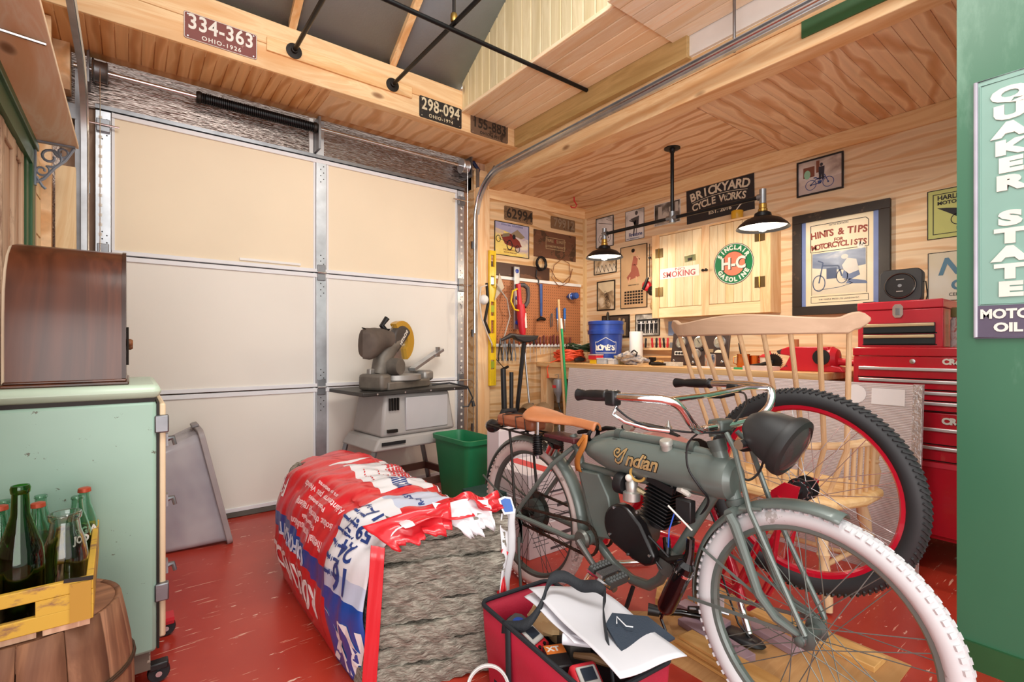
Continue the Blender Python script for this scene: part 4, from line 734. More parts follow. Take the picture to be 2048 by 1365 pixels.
# gauge panel
gp=thing('gauge_panel','brown instrument panel with three cream dials leaning on the bench wall','gauge panel',frame((3.40,2.095,.9405),(0,-1,0),(.16,0,.987),(-.987,0,.16)))
B().box((-.235,0,.0),(.235,.25,.02)).o('panel',MAT('bakelite','41302b',.45,0,.2),gp,bev=.004)
dl=MAT('dial_cream','e9dfc6',.4)
for x in (-.155,.0,.165):
    B().lathe([(.046,.02),(.046,.034),(.038,.036),(.036,.030)],26,T(x+.005,.175,0)).o('bezel',steel,gp); B().lathe([(.0,.03),(.037,.03)],26,T(x+.005,.175,0)).o('dial',dl,gp); B().box((-.002,-.01,.031),(.002,.026,.032),T(x+.005,.175,0)@RZ(35)).o('needle',ink,gp)
B().lathe([(.038,.02),(.038,.03),(.03,.032)],24,T(-.01,.085,0)).o('bezel',steel,gp); B().lathe([(.0,.0315),(.03,.0315)],24,T(-.01,.085,0)).o('dial',dl,gp)
B().prism([(.035*math.cos(R(a)),.035*math.sin(R(a))) for a in range(20,161,14)],.02,.028,T(.165,.085,0)).o('gauge_window',dl,gp); B().box((-.20,.075,.02),(-.12,.105,.03)).o('socket_strip',plwhite,gp)
for x,y in ((-.18,.09),(-.155,.09),(-.13,.09),(-.05,.12),(.03,.12),(.07,.08),(.10,.08),(.10,.03),(-.03,.02),(-.2,.03),(.2,.03)): B().lathe([(.010,.02),(.010,.034),(.006,.036)],12,T(x,y,.0)).o('knob',black if y>.05 else steel,gp)
B().box((.06,.10,.02),(.12,.125,.023)).o('name_plate',tanp,gp)
tag(B().lathe([(.035,0),(.037,.004),(.037,.085),(.03,.092),(.0,.094)],18).o('small_tin',PRINT('tin_print',[(.35,'31425f'),(.5,'b7b0a4'),(.65,'c46a3a')],14)),'small printed tin in front of the gauge panel','tin').matrix_world=T(3.28,1.93,.9405)
tag(B().box((-.02,-.02,0),(.02,.02,.06)).o('matchbox',dark),'small dark box left of the gauge panel','box').matrix_world=T(3.3,2.44,.9405)
tag(blobby(.02,.045,.018,9).o('twine',MAT('twine','b48747',.8,0,.3,60)),'small tan ball of twine on the bench','twine').matrix_world=T(3.28,2.36,.9405)
tag(B().tube([(0,0,.012),(.01,-.06,.014),(.0,-.13,.012)],[.012,.014,.008],8).o('utility_knife',dark),'dark utility knife lying on the bench','knife').matrix_world=T(3.18,2.36,.9405)
tag(B().box((-.02,-.07,0),(.02,.07,.03)).o('white_tube_box',MAT('tube_box','cfc8bb',.5,0,.2,50)),'pale narrow carton lying before the gauge panel','box').matrix_world=T(3.2,2.18,.9405)
tag(B().box((-.05,-.14,0),(.05,.14,.006)).o('envelope',paper),'white paper lying on the bench behind the chair spindles','paper').matrix_world=T(3.15,1.85,.9405)
# copper mug jar, enamel pot, crank, vise
cm=MAT('copper','c9783f',.25,.9,.1); t=thing('copper_mug','copper mug holding a paint brush','mug',T(3.33,1.715,.9405)); B().lathe([(.0,.003),(.038,.0),(.042,.01),(.04,.085),(.043,.095),(.039,.095),(.037,.012),(.0,.008)],22).o('cup',cm,t); B().tube([(.0,.04,.08),(.0,.07,.07),(.0,.07,.03),(.0,.04,.02)],.004,6).o('handle',cm,t); B().tube([(0,0,.02),(.0,.02,.12),(0,.035,.17)],[.004,.008,.002],8).o('brush',dark,t)
t=thing('copper_mug','second copper mug beside the enamel pot','mug',T(3.37,1.655,.9405)); B().lathe([(.0,.003),(.032,.0),(.034,.08),(.037,.085),(.033,.085),(.031,.01),(.0,.008)],20).o('cup',cm,t); B().tube([(.0,-.034,.07),(.0,-.06,.06),(.0,-.034,.03)],.004,6).o('handle',cm,t)
tag(B().box((-.02,-.03,0),(.02,.03,.012)).o('green_box',MAT('green_box','3aa56f',.4)),'tiny green box in front of the copper mugs','box').matrix_world=T(3.1,1.62,.9405)
t=thing('enamel_pot','small white enamel pot with red rim and lid','pot',T(3.36,1.555,.9405)); B().lathe([(.0,.0),(.05,.0),(.056,.01),(.056,.07),(.06,.075)],24).o('body',plwhite,t); B().lathe([(.06,.075),(.061,.08),(.04,.095),(.01,.1),(.008,.115),(.0,.118)],24).o('lid',reddk,t)
for s in (-1,1): B().tube([(0,s*.056,.06),(0,s*.08,.065),(0,s*.08,.045),(0,s*.056,.04)],.004,6).o('handle',reddk,t)
t=thing('bike_crank','black bicycle crank with toothed chainring on the bench','crank',T(3.2,1.50,.9405)@RZ(0)); b=B()
for i in range(26):
    a=2*pi*i/26; b.prism([(.045*math.cos(a-.07),.045*math.sin(a-.07)),(.054*math.cos(a),.054*math.sin(a)),(.045*math.cos(a+.07),.045*math.sin(a+.07))],-.002,.002,T(0,-.05,.054)@RY(75)@RX(0))
b.lathe([(.012,-.002),(.046,-.002),(.046,.002),(.012,.002)],26,T(0,-.05,.054)@RY(75)); b.o('chainring',dark,t); B().tube([(-.012,-.05,.05),(-.015,.03,.03),(-.012,.11,.014)],[.014,.011,.013],8).o('arm',black,t)
tag(B().box((-.05,-.09,0),(.05,.09,.025)).o('pink_box',MAT('pale_box','d8c2bc',.5)),'flat pale box under the bicycle crank','box').matrix_world=T(3.09,1.48,.9405)
vi=thing('bench_vise','red bench vise with chipped paint on the bench end','vise',T(3.2,1.22,.9405)); vr_=WORN('vise_red','c1202e','3a3434',.35,amt=.60,sc_=9)
B().prism([(-.19,0),(.17,0),(.15,.03),(.10,.04),(.09,.145),(-.13,.145),(-.20,.12),(-.19,.10),(-.12,.09),(-.15,.03)],-.045,.045,frame((0,0,0),(0,-1,0),(0,0,1),(-1,0,0))).o('body',vr_,vi,bev=.006)
B().lathe([(.03,0),(.062,.01),(.066,.05),(.05,.075),(.03,.08)],20,T(0,-.05,.08)@RX(90)).o('front_jaw',vr_,vi); B().lathe([(.02,.0),(.045,.004),(.045,.02),(.02,.022)],18,T(-.05,-.06,.085)@RY(-90)).o('dark_hole',black,vi)
B().tube([(0,-.12,.06),(0,-.20,.055),(0,-.235,.055)],[.022,.02,.03],10).o('screw',vr_,vi); B().tube([(0,-.215,.10),(0,-.215,-.10)],.006,8).o('bar',steel,vi); B().sph((0,-.215,.105),.014).o('bar_end',reddk,vi); B().cyl((0,.10,.145),(0,.10,.19),.014,n=10).o('wood_peg',MAT('peg','a9683a',.6),vi)
# things hung under the bench
ro=thing('router_motor','grey router motor hanging under the bench front','router',T(3.0,3.215,.68)); B().lathe([(.015,-.09),(.02,-.04),(.042,.0),(.046,.01),(.046,.10),(.04,.115),(.02,.12)],20).o('body',MAT('router_grey','8d8e92',.4,.3),ro); B().tube([(0,0,-.08),(0,-.01,-.13),(0,-.05,-.2)],.006,6).o('cord',black,ro); B().tube([(0,0,.12),(0,0,.16),(0,.03,.155),(0,.045,.15)],.005,6).o('hook',steel,ro); B().box((-.048,-.02,.04),(-.046,.025,.065)).o('label',reddk,ro)
tag(B().lathe([(.10,0),(.11,.02),(.11,.30),(.08,.36),(.03,.38)],18).o('yellow_jug',MAT('jug_amber','c98a1f',.35)),'amber jug on the floor under the bench','jug').matrix_world=T(3.18,3.1,.2705)
# ---------------------------------------------------------------- tool chests
def chest(name,label,x,y0,y1,z0,z1,dep,drawers,body,face,strip,lidh=0,badge=None,lock=True):
    t=thing(name,label,'tool chest')
    B().box((x,y0,z0),(x+dep,y1,z1-lidh-(.002 if lidh else 0))).o('body',body,t,bev=.004)
    if lidh: B().box((x-.003,y0-.002,z1-lidh),(x+dep,y1+.002,z1)).o('lid',body,t,bev=.005)
    for a,b in drawers:
        d=B().box((x-.012,y0+.028,a),(x,y1-.028,b-.001)).o('drawer',face,t,bev=.002); B().box((x-.02,y0+.03,b-.019),(x-.011,y1-.03,b-.003)).o('pull',strip,d,bev=.003)
        B().box((x-.0005,y0+.022,a-.006),(x+.002,y1-.022,a)).o('gap',ink,d)
    return t
alu=MAT('drawer_pull','d9dadc',.3,.6,.05); gold=MAT('pull_gold','d9c39a',.35,.4,.05); dkf=MAT('drawer_black','1f2a2e',.35,0,.1)
x=3.1
t1=chest('tool_cabinet','red rolling tool cabinet at the bottom of the stack',x,.36,.995,.15,.765,.45,[(.65,.70),(.59,.64)] and [(.615,.695),(.535,.605)],red,red,alu)
B().box((x-.012,.385,.17),(x,.97,.525)).o('door',red,t1,bev=.004); B().box((x-.0145,.385,.50),(x-.011,.97,.523)).o('door_lip',MAT('red_lip','d8394a',.25),t1)
for y in (.42,.93): 
    for xx in (3.15,3.5): w_=B().lathe([(.008,-.014),(.05,-.014),(.055,-.008),(.055,.008),(.05,.014),(.008,.014)],18,T(xx,y,.0555)@RX(90)).o('caster',rubber,t1); B().box((xx-.03,y-.02,.10),(xx+.03,y+.02,.15)).o('caster_plate',galv_d,t1)
text('CRAFTSMAN',.03,plwhite,t1,FR(.62,.727,x-.0035),off=.0025,al='LEFT')
t2=chest('tool_chest','red six drawer tool chest in the middle of the stack',x,.36,.99,.767,1.083,.40,[(.775,.82),(.825,.87),(.878,.925),(.93,.985)],red,red,alu,lidh=.045)
text('CRAFTSMAN',.026,plwhite,t2,FR(.618,1.013,x-.0035),off=.0022,al='LEFT'); B().lathe([(.012,0),(.012,.006),(.007,.007)],18,T(x,.733,1.013)@RY(-90)).o('lock',steel,t2)
t3=chest('tool_box','small red tool box with two black drawers on top',x+.02,.62,.975,1.0835,1.322,.27,[(1.10,1.150),(1.158,1.208)],MAT('red_bright','cf2a3c',.3,0,.05,coat=.4),dkf,gold,lidh=.043)
l_=B().prism([(-.022,-.02),(-.012,-.034),(.012,-.034),(.022,-.02),(.022,.02),(.012,.034),(-.012,.034),(-.022,.02)],0,.006,FR(.797,1.27,x+.017)).o('latch',steel,t3); B().box((-.008,-.022,.006),(.008,.014,.012),FR(.797,1.27,x+.017)).o('latch_lever',galv_d,l_)
fn=thing('speaker','black square speaker standing on the red tool box','speaker',frame((3.27,.83,1.3225),(0,-1,0),(.12,0,.993),(-.993,0,.12)))
P=[]; rr_=.03
for cx_,cy_,a in ((.094-rr_,.185-rr_,0),(-.094+rr_,.185-rr_,90),(-.094+rr_,rr_,180),(.094-rr_,rr_,270)):
    for i in range(5): P.append((cx_+rr_*math.cos(R(a+22.5*i)),cy_+rr_*math.sin(R(a+22.5*i))))
B().prism(P,-.05,.0).o('case',MAT('speaker_black','2b2b2d',.45),fn,bev=.004); B().lathe([(.0,.004),(.062,.004),(.066,.009),(.070,.006),(.072,.0)],36,T(.0,.093,0)).o('disc',MAT('disc_black','1c1c1e',.3),fn); B().ring((0,.093,.006),(0,0,1),.0665,.0024,40,6).o('ring',chrome,fn); B().lathe([(.0,.006),(.009,.006),(.010,.004)],16,T(0,.093,0)).o('hub',galv_d,fn)
for y,wd in ((.125,.035),(.06,.03)): B().box((-wd/2,y,.004),(wd/2,y+.004,.0052)).o('lettering',greyp,fn)
tag(B().tube([(3.30,.735,1.43),(3.30,.725,1.43),(3.31,.72,1.36),(3.30,.725,1.325)],.003,6).o('speaker_wire',black),'thin black wire beside the speaker','wire')
tag(B().box((3.18,.92,1.3225),(3.24,.97,1.33)).o('black_pen_case',black),'flat black case beside the speaker','case')
sp=thing('spray_can','spray can with olive cap beside the small tool box','spray can',T(3.20,.575,1.0835)); B().lathe([(.033,0),(.033,.135),(.028,.145),(.028,.15)],22).o('can',PRINT('spray_print',[(.35,'4a4a4d'),(.5,'b5b3b0'),(.62,'9c4a44'),(.75,'d0cfca')],24),sp); B().lathe([(.032,.148),(.032,.19),(.028,.195),(.0,.195)],22).o('cap',MAT('cap_olive','6a6b45',.4),sp)
# wall end sign
qs=thing('enamel_sign','tall mint green motor oil sign on the green wall','sign',FR(.365-.085,1.546,2.2565)); qs['z']=.012
mint=MAT('sign_mint','86ada0',.3,0,.03); B().box((-.085,-.431,.0005),(.085,.431,.008)).o('plate',mint,qs,bev=.003); B().box((-.085,-.431,.008),(.085,-.322,.0105)).o('lower_panel',MAT('sign_plum','5b5166',.35),qs)
b=B(); b.tube([(-.082,-.427,.009),(-.082,.427,.009),(.082,.427,.009),(.082,-.427,.009)],.006,8,closed=True); b.o('rim',MAT('sign_rim','b7b5c2',.3),qs); b=B(); b.tube([(-.071,-.318,.009),(-.071,.41,.009),(.071,.41,.009),(.071,-.318,.009)],.0028,6,closed=True); b.o('inner_rim',mint,qs)
for i,c in enumerate('QUAKER STATE'):
    if c==' ': continue
    zc=.358-i*.0574; text(c,.044,plwhite,qs,T(0,zc,.011),off=.0042,sx=1.75 if c not in 'I' else 1.2,depth=.002)
text('MOTOR',.03,plwhite,qs,T(.0,-.352,.013),off=.0018,sx=.95); text('OIL',.028,plwhite,qs,T(-.005,-.396,.013),off=.0018,sx=1.1)
def smooth(P,k=5):
    P=[Vector(p) for p in P]; Q=[]
    for i in range(len(P)-1):
        p0,p1,p2,p3=P[max(0,i-1)],P[i],P[i+1],P[min(len(P)-1,i+2)]
        for j in range(k):
            t=j/k; Q.append(.5*((2*p1)+(-p0+p2)*t+(2*p0-5*p1+4*p2-p3)*t*t+(-p0+3*p1-3*p2+p3)*t**3))
    return Q+[P[-1]]
# ---------------------------------------------------------------- bicycle wheel builder
def wheel(parent,name,c,yaw,Ro,rt,tire,rim,spk,hubm,knobs=0,nsp=36,hubw=.07,rimw=.016,knobm=None,tread=0):
    """tyre mesh is the part; rim, hub, spokes, valve are its sub-parts. plane spanned by Z and (sin yaw, cos yaw)"""
    M=T(*c)@RZ(-yaw)
    b=B(); b.ring((0,0,0),(1,0,0),Ro-rt,rt,64,10,ry=rt*1.05)
    if knobs:
        for i in range(knobs):
            a=360*i/knobs
            for s,o in ((-.55,0),(.55,.5),(0,.25)):
                m=RX(a+o*360/knobs)@T(s*rt*1.25,0,Ro-(.0025 if abs(s)<.1 else rt*.30))@RY(math.degrees(s*.9)); b.cb((0,0,0),(rt*.5,.011,.007),m)
    if tread:
        for i in range(tread):
            a=360*i/tread
            for s in (-1,1): b.cb((0,0,0),(rt*.9,.006,.006),RX(a)@T(s*rt*.55,0,Ro-rt*.17)@RY(s*32)@RZ(s*35))
    tw=b.o(name,tire,parent,sm=50,M=M)
    r=B(); Rr=Ro-2*rt+.004; r.lathe([(Rr+.006,-rimw),(Rr+.004,rimw),(Rr-.010,rimw*.9),(Rr-.016,rimw*.4),(Rr-.016,-rimw*.4),(Rr-.010,-rimw*.9),(Rr+.006,-rimw)],64,RY(90)); r.o('rim',rim,tw,sm=30)
    h=B(); h.lathe([(.006,-hubw),(.012,-hubw*.95),(.012,-hubw*.6),(.028,-hubw*.55),(.028,-hubw*.5),(.016,-hubw*.42),(.016,hubw*.42),(.028,hubw*.5),(.028,hubw*.55),(.012,hubw*.6),(.012,hubw*.95),(.006,hubw)],20,RY(90)); h.o('hub',hubm,tw)
    for k_ in range(4):
        p0=None; s=1 if k_%2 else -1; tw_=1 if k_<2 else -1
        for i in range(nsp//4):
            a=360*(i/(nsp/4)+k_/nsp)
            if p0 is None: p0=B().cyl((s*hubw*.52,-.026*tw_,.008),(s*.004,0 if 0 else .055*tw_*.6,Rr-.014),.0013,n=5).o('spoke',spk,tw,M=RX(a),sm=60)
            else: spread(p0,tw,RX(a))
    return tw
def arcY(cy_,cz,r,a0,a1,n): return [(cy_+r*math.cos(R(a0+(a1-a0)*i/n)),cz+r*math.sin(R(a0+(a1-a0)*i/n))) for i in range(n+1)]
def fender(c,Rf,wd,a0,a1,x,yaw=0,n=26):
    b=B()
    def fn(u,v):
        a=R(a0+(a1-a0)*u); t=(v-.5)*2; rr=Rf-.020*abs(t)**2.2; xx=wd*t
        y=rr*math.cos(a); return (c[0]+xx*math.cos(R(yaw))+y*math.sin(R(yaw)),c[1]+y*math.cos(R(yaw))-xx*math.sin(R(yaw)),c[2]+rr*math.sin(a))
    return b.grid(fn,n,8)
# ---------------------------------------------------------------- grey motorised bicycle (front points to -Y)
gm=MAT('bike_grey','69736e',.36,.15,.07,5,coat=.2); gmd=MAT('bike_grey_dark','565e5a',.45,.2,.1); wt=WORN('white_tyre','cfcdcf','aaa5a2',.6,amt=.62,sc_=12); wtr=WORN('rear_tyre','d3c2bd','a08e88',.65,amt=.58,sc_=9)
X0=1.435; RB=(1.452,1.735,.33); FW=(1.42,.551,.33)
gb_=thing('motor_bicycle','olive grey motorised bicycle with white tyres and tan leather saddle','motor bicycle')
fw=wheel(gb_,'front_wheel',FW,2,.33,.027,wt,gm,MAT('spoke_grey','7d8782',.35,.6),gmd,knobs=84)
rw=wheel(gb_,'rear_wheel',RB,0,.33,.027,wtr,gmd,MAT('spoke_dark','3a3a38',.4,.6),dark,knobs=84)
def pt(y,z,x=X0): return (x,y,z)
fr=B()
fr.tube([pt(1.425,.682),pt(1.37,.697),pt(1.30,.733),pt(1.255,.755),pt(1.21,.764),pt(1.026,.765),pt(.815,.75)],.0155,12)
fr.tube([pt(1.40,.612),pt(1.2,.612),pt(.84,.63),pt(.77,.66)],.0145,12)
fr.tube([pt(.79,.665),pt(.83,.63),pt(1.0,.345),pt(1.03,.29),pt(1.075,.252),pt(1.15,.245),pt(1.24,.275),pt(1.335,.345)],.0175,12)
fr.tube([pt(1.45,.725),pt(1.42,.67),pt(1.33,.36)],.0165,12); fr.tube([pt(.822,.79),pt(.757,.60)],.023,16)
for s in (-1,1):
    fr.tube([(X0+s*.02,1.43,.68),(X0+s*.05,1.52,.60),(X0+s*.062,1.745,.345)],.0095,10); fr.tube([(X0+s*.025,1.335,.345),(X0+s*.05,1.42,.325),(X0+s*.062,1.735,.33)],.0115,10)
    fr.prism([(1.70,.30),(1.76,.31),(1.775,.345),(1.745,.37),(1.71,.345),(1.70,.22),(1.74,.21)],X0+s*.064-.003,X0+s*.064+.003,frame((0,0,0),(0,1,0),(0,0,1),(1,0,0)))
fr.lathe([(.024,-.04),(.026,-.036),(.026,.036),(.024,.04)],20,T(X0,1.335,.345)@RY(90))
fr.o('frame',gm,gb_)
fk=B()
for s in (-1,1):
    x=X0+s*.058
    fk.tube([(x,.752,.60),(x,.735,.575),(x,.665,.40),(x,.62,.355),(x-.0,.553,.333)],[.0155,.0155,.013,.0115,.010],10)
    fk.tube([(X0+s*.03,.775,.83),(X0+s*.045,.742,.79),(x+s*.004,.690,.63),(x+s*.006,.545,.345)],.0075,8); fk.tube([(x,.72,.625),(x,.66,.638)],.006,8)
fk.tube([pt(.752,.60,X0-.06),pt(.752,.605),pt(.752,.60,X0+.06)],.015,10)
for a,b in ((.828,.805),(.79,.60)): pass
fk.o('fork',gm,gb_)
hs=B()
for z,y,r in ((.80,.826,.028),(.785,.82,.026)): hs.cyl((X0,y,z),(X0,y-.006,z-.018),r,n=20)
hl_=B()
for z,y,r in ((.63,.766,.029),(.616,.762,.026),(.605,.757,.03)): hl_.cyl((X0,y,z),(X0,y-.006,z-.016),r,n=20)
hl_.o('headset',gmd,gb_)
hs.cyl((X0,.83,.81),(X0,.838,.845),.016,n=14); hs.box((X0-.035,.79,.822),(X0+.035,.835,.828)); hs.o('headset',gmd,gb_)
fender((FW[0],FW[1],FW[2]),.347,.034,-8,104,0,2).o('front_fender',gm,gb_,solid=.003); fender((RB[0],RB[1],RB[2]),.35,.034,10,189,0).o('rear_fender',gm,gb_,solid=.003)
for s in (-1,1):
    B().bar((X0+s*.06,.556,.338),(FW[0]+s*.033,.892,.30),.010,.003,(1,0,0)).o('fender_stay',gm,gb_); B().bar((X0+s*.06,.556,.345),(FW[0]+s*.033,.845,.47),.008,.003,(1,0,0)).o('fender_stay',gm,gb_)
    B().tube([(X0+s*.066,1.74,.34),(RB[0]+s*.045,2.06,.44)],.005,6).o('fender_stay',gmd,gb_)
    B().tube([(X0+s*.068,1.75,.345),(RB[0]+s*.065,1.80,.60),(RB[0]+s*.05,1.835,.695)],.006,6).o('rack_leg',dark,gb_)
# rear rack with leather roll and tail light
rk=B()
for s in (-1,1): rk.tube([(X0+s*.05,1.50,.70),(X0+s*.052,1.7,.70),(X0+s*.05,1.99,.705)],.005,6)
for y in (1.55,1.64,1.73,1.82,1.91,1.98): rk.tube([(X0-.05,y,.703),(X0+.05,y,.703)],.004,6)
rk.o('rack',dark,gb_)
rb=B().box((X0-.045,1.66,.712),(X0+.045,1.925,.765)).o('rack_bag',MAT('leather_bag','9a5a3c',.45,0,.15,8),gb_,bev=.015)
for y in (1.70,1.765,1.86): B().tube([(X0-.047,y,.712),(X0-.047,y+.01,.766),(X0+.046,y-.01,.768),(X0+.047,y,.712)],.0025,6).o('lace',dark,rb)
B().tube([(X0-.04,1.70,.769),(X0+.0,1.74,.772),(X0+.04,1.78,.769),(X0,1.83,.772),(X0-.03,1.87,.769)],.003,6).o('lace',dark,rb)
tl=B().lathe([(.0,-.03),(.02,-.025),(.032,.0),(.034,.02),(.03,.028)],18,T(X0,2.005,.69)@RX(-90)).o('tail_light',black,gb_); B().lathe([(.03,.02),(.026,.04),(.012,.055),(.0,.057)],18,T(X0,2.005,.69)@RX(-90)).o('lens',MAT('tail_lens','e8e4e2',.1,0,.02,trans=.6),tl)
# saddle
def saddle_fn(u,v):
    # u along from nose (0) to tail (1), v across
    y=1.315+.385*u; w=.020+.090*max(0,min(1,(u-.28)/.5))**1.3 if u<.8 else .11*math.sqrt(max(0.0,1-((u-.8)/.2)**2))*.98+.002
    t=(v-.5)*2; z=.788+.02*math.sin(pi*min(1,u*1.1))*.4+(.035*((u-.55)/.45)**2 if u>.55 else 0)-.028*abs(t)**2.4+.010*(u<.15)*0
    return (X0+t*w,y,z+.012*math.cos(t*pi)*(u>.5)*-.4)
sd=B().grid(saddle_fn,28,14).o('saddle',leather,gb_,solid=.008)
for s in (-1,1):
    pts=[]
    for i in range(9*12+1):
        a=2*pi*i/12; pts.append((X0+s*.062+.019*math.cos(a),1.60+.019*math.sin(a),.625+.085*i/108))
    B().tube(pts,.0038,5).o('spring',blackm,sd,sm=60); B().cyl((X0+s*.062,1.60,.61),(X0+s*.062,1.60,.78),.006,n=8).o('spring_rod',steel,sd)
B().tube([(X0,1.315,.775),(X0,1.36,.755),(X0,1.42,.74)],.008,8).o('nose_mount',dark,sd); B().ring((X0,1.335,.745),(0,1,.3),.026,.006,18,6).ring((X0,1.343,.742),(0,1,.3),.026,.005,18,6).o('nose_spring',blackm,sd)
B().box((X0-.045,1.40,.70),(X0+.045,1.58,.72)).o('seat_bracket',MAT('oxblood','57262a',.4),sd,bev=.004); B().tube([(X0-.05,1.59,.70),(X0-.05,1.47,.69)],.008,8).o('seat_rail',dark,sd)
B().lathe([(.0,-.02),(.028,-.02),(.03,.02),(.0,.03)],16,T(X0-.035,1.535,.66)@RX(30)).o('chrome_cup',chrome,gb_)
# strap
st_=B(); 
st_.bar((X0-.03,1.352,.735),(X0-.035,1.378,.70),.012,.022,(1,0,0)); st_.grid(lambda u,v:(X0-.034-.012*math.sin(pi*u),1.35+.032*u+.014*(v-.5)*2-.02*math.sin(pi*u*2)*.5,.745-.15*u),12,2); st_.o('strap',tan,gb_,solid=.004)
# tank
TZ=.688; TR=.066
tk=B().lathe([(.0,1.372),(.02,1.368),(.034,1.345),(.052,1.285),(.064,1.23),(.066,1.2),(.066,.80),(.062,.772),(.045,.757),(.0,.752)],40,frame((X0,0,TZ),(1,0,0),(0,0,1),(0,1,0))).o('tank',gm,gb_)
B().lathe([(.018,0),(.018,.022),(.0215,.024),(.0215,.036),(.019,.04),(.0,.04)],22,T(X0-.022,.985,TZ+.052)@RY(-14)).o('filler_cap',MAT('cap_pale','b9b9b2',.35,.4),tk)
for y in (1.205,.905): B().lathe([(.0158,-.012),(.0205,-.012),(.0205,.012),(.0158,.012)],16,T(X0,y,.7645)@RX(90)).box((X0-.03,y-.010,.742),(X0-.008,y+.010,.75)).o('tube_clip',gmd,tk)
for i,(dz,m,of,dr) in enumerate(((0,dark,.0052,.0004),(0,MAT('gold_letter','c0a271',.35,.3),.0018,.0014))):
    o_=text('ndian',.048,m,tk,Matrix.Identity(4),off=of*.8,sx=1.0,shear=.38,sp=.92,depth=.0006)
    for v in o_.data.vertices:
        u_,v_,w_=v.co; ph=v_/TR+.10; rr=TR+dr+max(0,w_)*.5+.0006; v.co=(X0-rr*math.cos(ph),1.062-u_,TZ+rr*math.sin(ph))
    o_.data.update()
for m,wd,dr in ((dark,.0115,.0002),(bpy.data.materials['gold_letter'],.0062,.0010)):
    o_=F2().pl([(-.034,.0),(-.038,.012),(-.03,.024),(-.016,.022),(-.018,.010),(-.026,.010)],wd,.001).pl([(-.034,.0),(-.02,-.006),(.0,.018),(.012,.031),(.006,.008),(-.004,-.018),(-.018,-.027),(-.03,-.02),(-.026,-.012)],wd,.001).o('capital_letter',m,tk)
    for v in o_.data.vertices:
        u_,v_,w_=v.co; ph=(v_+.006)/TR+.1; rr=TR+dr+w_; v.co=(X0-rr*math.cos(ph),1.140-u_,TZ+rr*math.sin(ph))
# side panel behind seat tube
B().prism([(1.39,.60),(1.285,.605),(1.235,.53),(1.20,.40),(1.215,.375),(1.29,.36),(1.315,.40)],X0-.032,X0+.032,frame((0,0,0),(0,1,0),(0,0,1),(1,0,0))).o('side_panel',gm,gb_,bev=.006)
# engine
en=B().lathe([(.0,-.045),(.05,-.045),(.062,-.035),(.062,.035),(.05,.045),(.0,.045)],28,T(X0,1.115,.44)@RY(90)).o('engine',MAT('case_grey','6d6a66',.4,.6,.15),gb_)
cov=B().prism([(1.135+.074*math.cos(R(a)),.46+.076*math.sin(R(a))) for a in range(-80,131,15)]+[(1.05,.49),(1.01,.43),(.99,.40),(1.0,.37),(1.03,.357),(1.08,.362)],X0-.085,X0-.045,frame((0,0,0),(0,1,0),(0,0,1),(1,0,0))).o('cover',MAT('cover_black','141112',.28,0,.1),en,bev=.008)
for y,z in ((1.16,.52),(1.06,.53),(1.01,.40),(1.10,.375),(1.18,.42)): B().cyl((X0-.088,y,z),(X0-.08,y,z),.005,n=8).o('bolt',steel,cov)
CM=T(X0,1.035,.475)@RX(14)
B().lathe([(.032,0),(.032,.17)],18,CM).o('cylinder',black,en); fin0=None
for i in range(10):
    m=CM@T(0,0,.025+i*.0125)
    if fin0 is None: fin0=B().box((-.05,-.05,-.0022),(.05,.05,.0022)).o('fin',MAT('fin_black','19191b',.35,.3),en,M=m,bev=.001)
    else: spread(fin0,en,m)
for i in range(7): B().box((-.05+i*.0153,-.052,0),(-.046+i*.0153,.052,.035-.008*abs(i-3)*.5),CM@T(0,0,.148)).o('head_fin',bpy.data.materials['fin_black'],en)
for x,y in ((-.035,-.035),(.035,-.035),(-.035,.035),(.035,.035)): B().cyl((x,y,.15),(x,y,.19),.005,n=8).o('stud',steel,en,M=None).matrix_local=CM
for (x,y) in ((0,0),): B().tube([CM@Vector((-.02,-.045,.165)),CM@Vector((-.03,-.075,.175)),CM@Vector((-.03,-.1,.17))],[.009,.012,.008],8).o('spark_plug',plwhite,en)
cb_=B().lathe([(.018,-.045),(.03,-.04),(.03,-.012),(.02,-.008),(.022,.02),(.014,.035)],16,T(X0-.045,1.115,.59)).o('carburettor',MAT('carb','b8b6b0',.35,.7,.2),gb_); B().lathe([(.0,0),(.034,.0),(.038,.01),(.038,.034),(.024,.04)],18,T(X0-.045,1.138,.60)@RX(-90)).o('air_filter',black,cb_); B().tube([(X0-.03,1.105,.59),(X0-.02,1.07,.575),(X0-.01,1.05,.565)],.011,8).o('intake',MAT('brassy','b5a27e',.35,.6),cb_)
B().cyl((X0-.03,1.115,.62),(X0-.03,1.115,.655),.011,n=10).o('cap',steel,cb_); B().tube([(X0-.03,1.115,.655),(X0-.028,1.12,.70),(X0-.02,1.11,.73)],.003,6).o('throttle_cable',black,cb_)
b=B().ring((X0-.05,1.085,.648),(1,.3,.2),.026,.005,24,6); b.o('fuel_hose',MAT('hose_yellow','c9a257',.25),gb_); B().sph((X0-.06,1.115,.63),.013).o('fuel_filter',plwhite,gb_)
tag_=B().tube([(X0-.02,.99,.45),(X0-.04,.97,.40),(X0-.05,.93,.38),(X0-.055,.885,.42),(X0-.06,.875,.475)],.013,10).o('exhaust_pipe',blackg,gb_)
B().tube([(X0-.075,.865,.50),(X0-.075,.868,.455),(X0-.078,.875,.42)],[.012,.013,.018],10).o('exhaust_pipe',blackg,gb_)
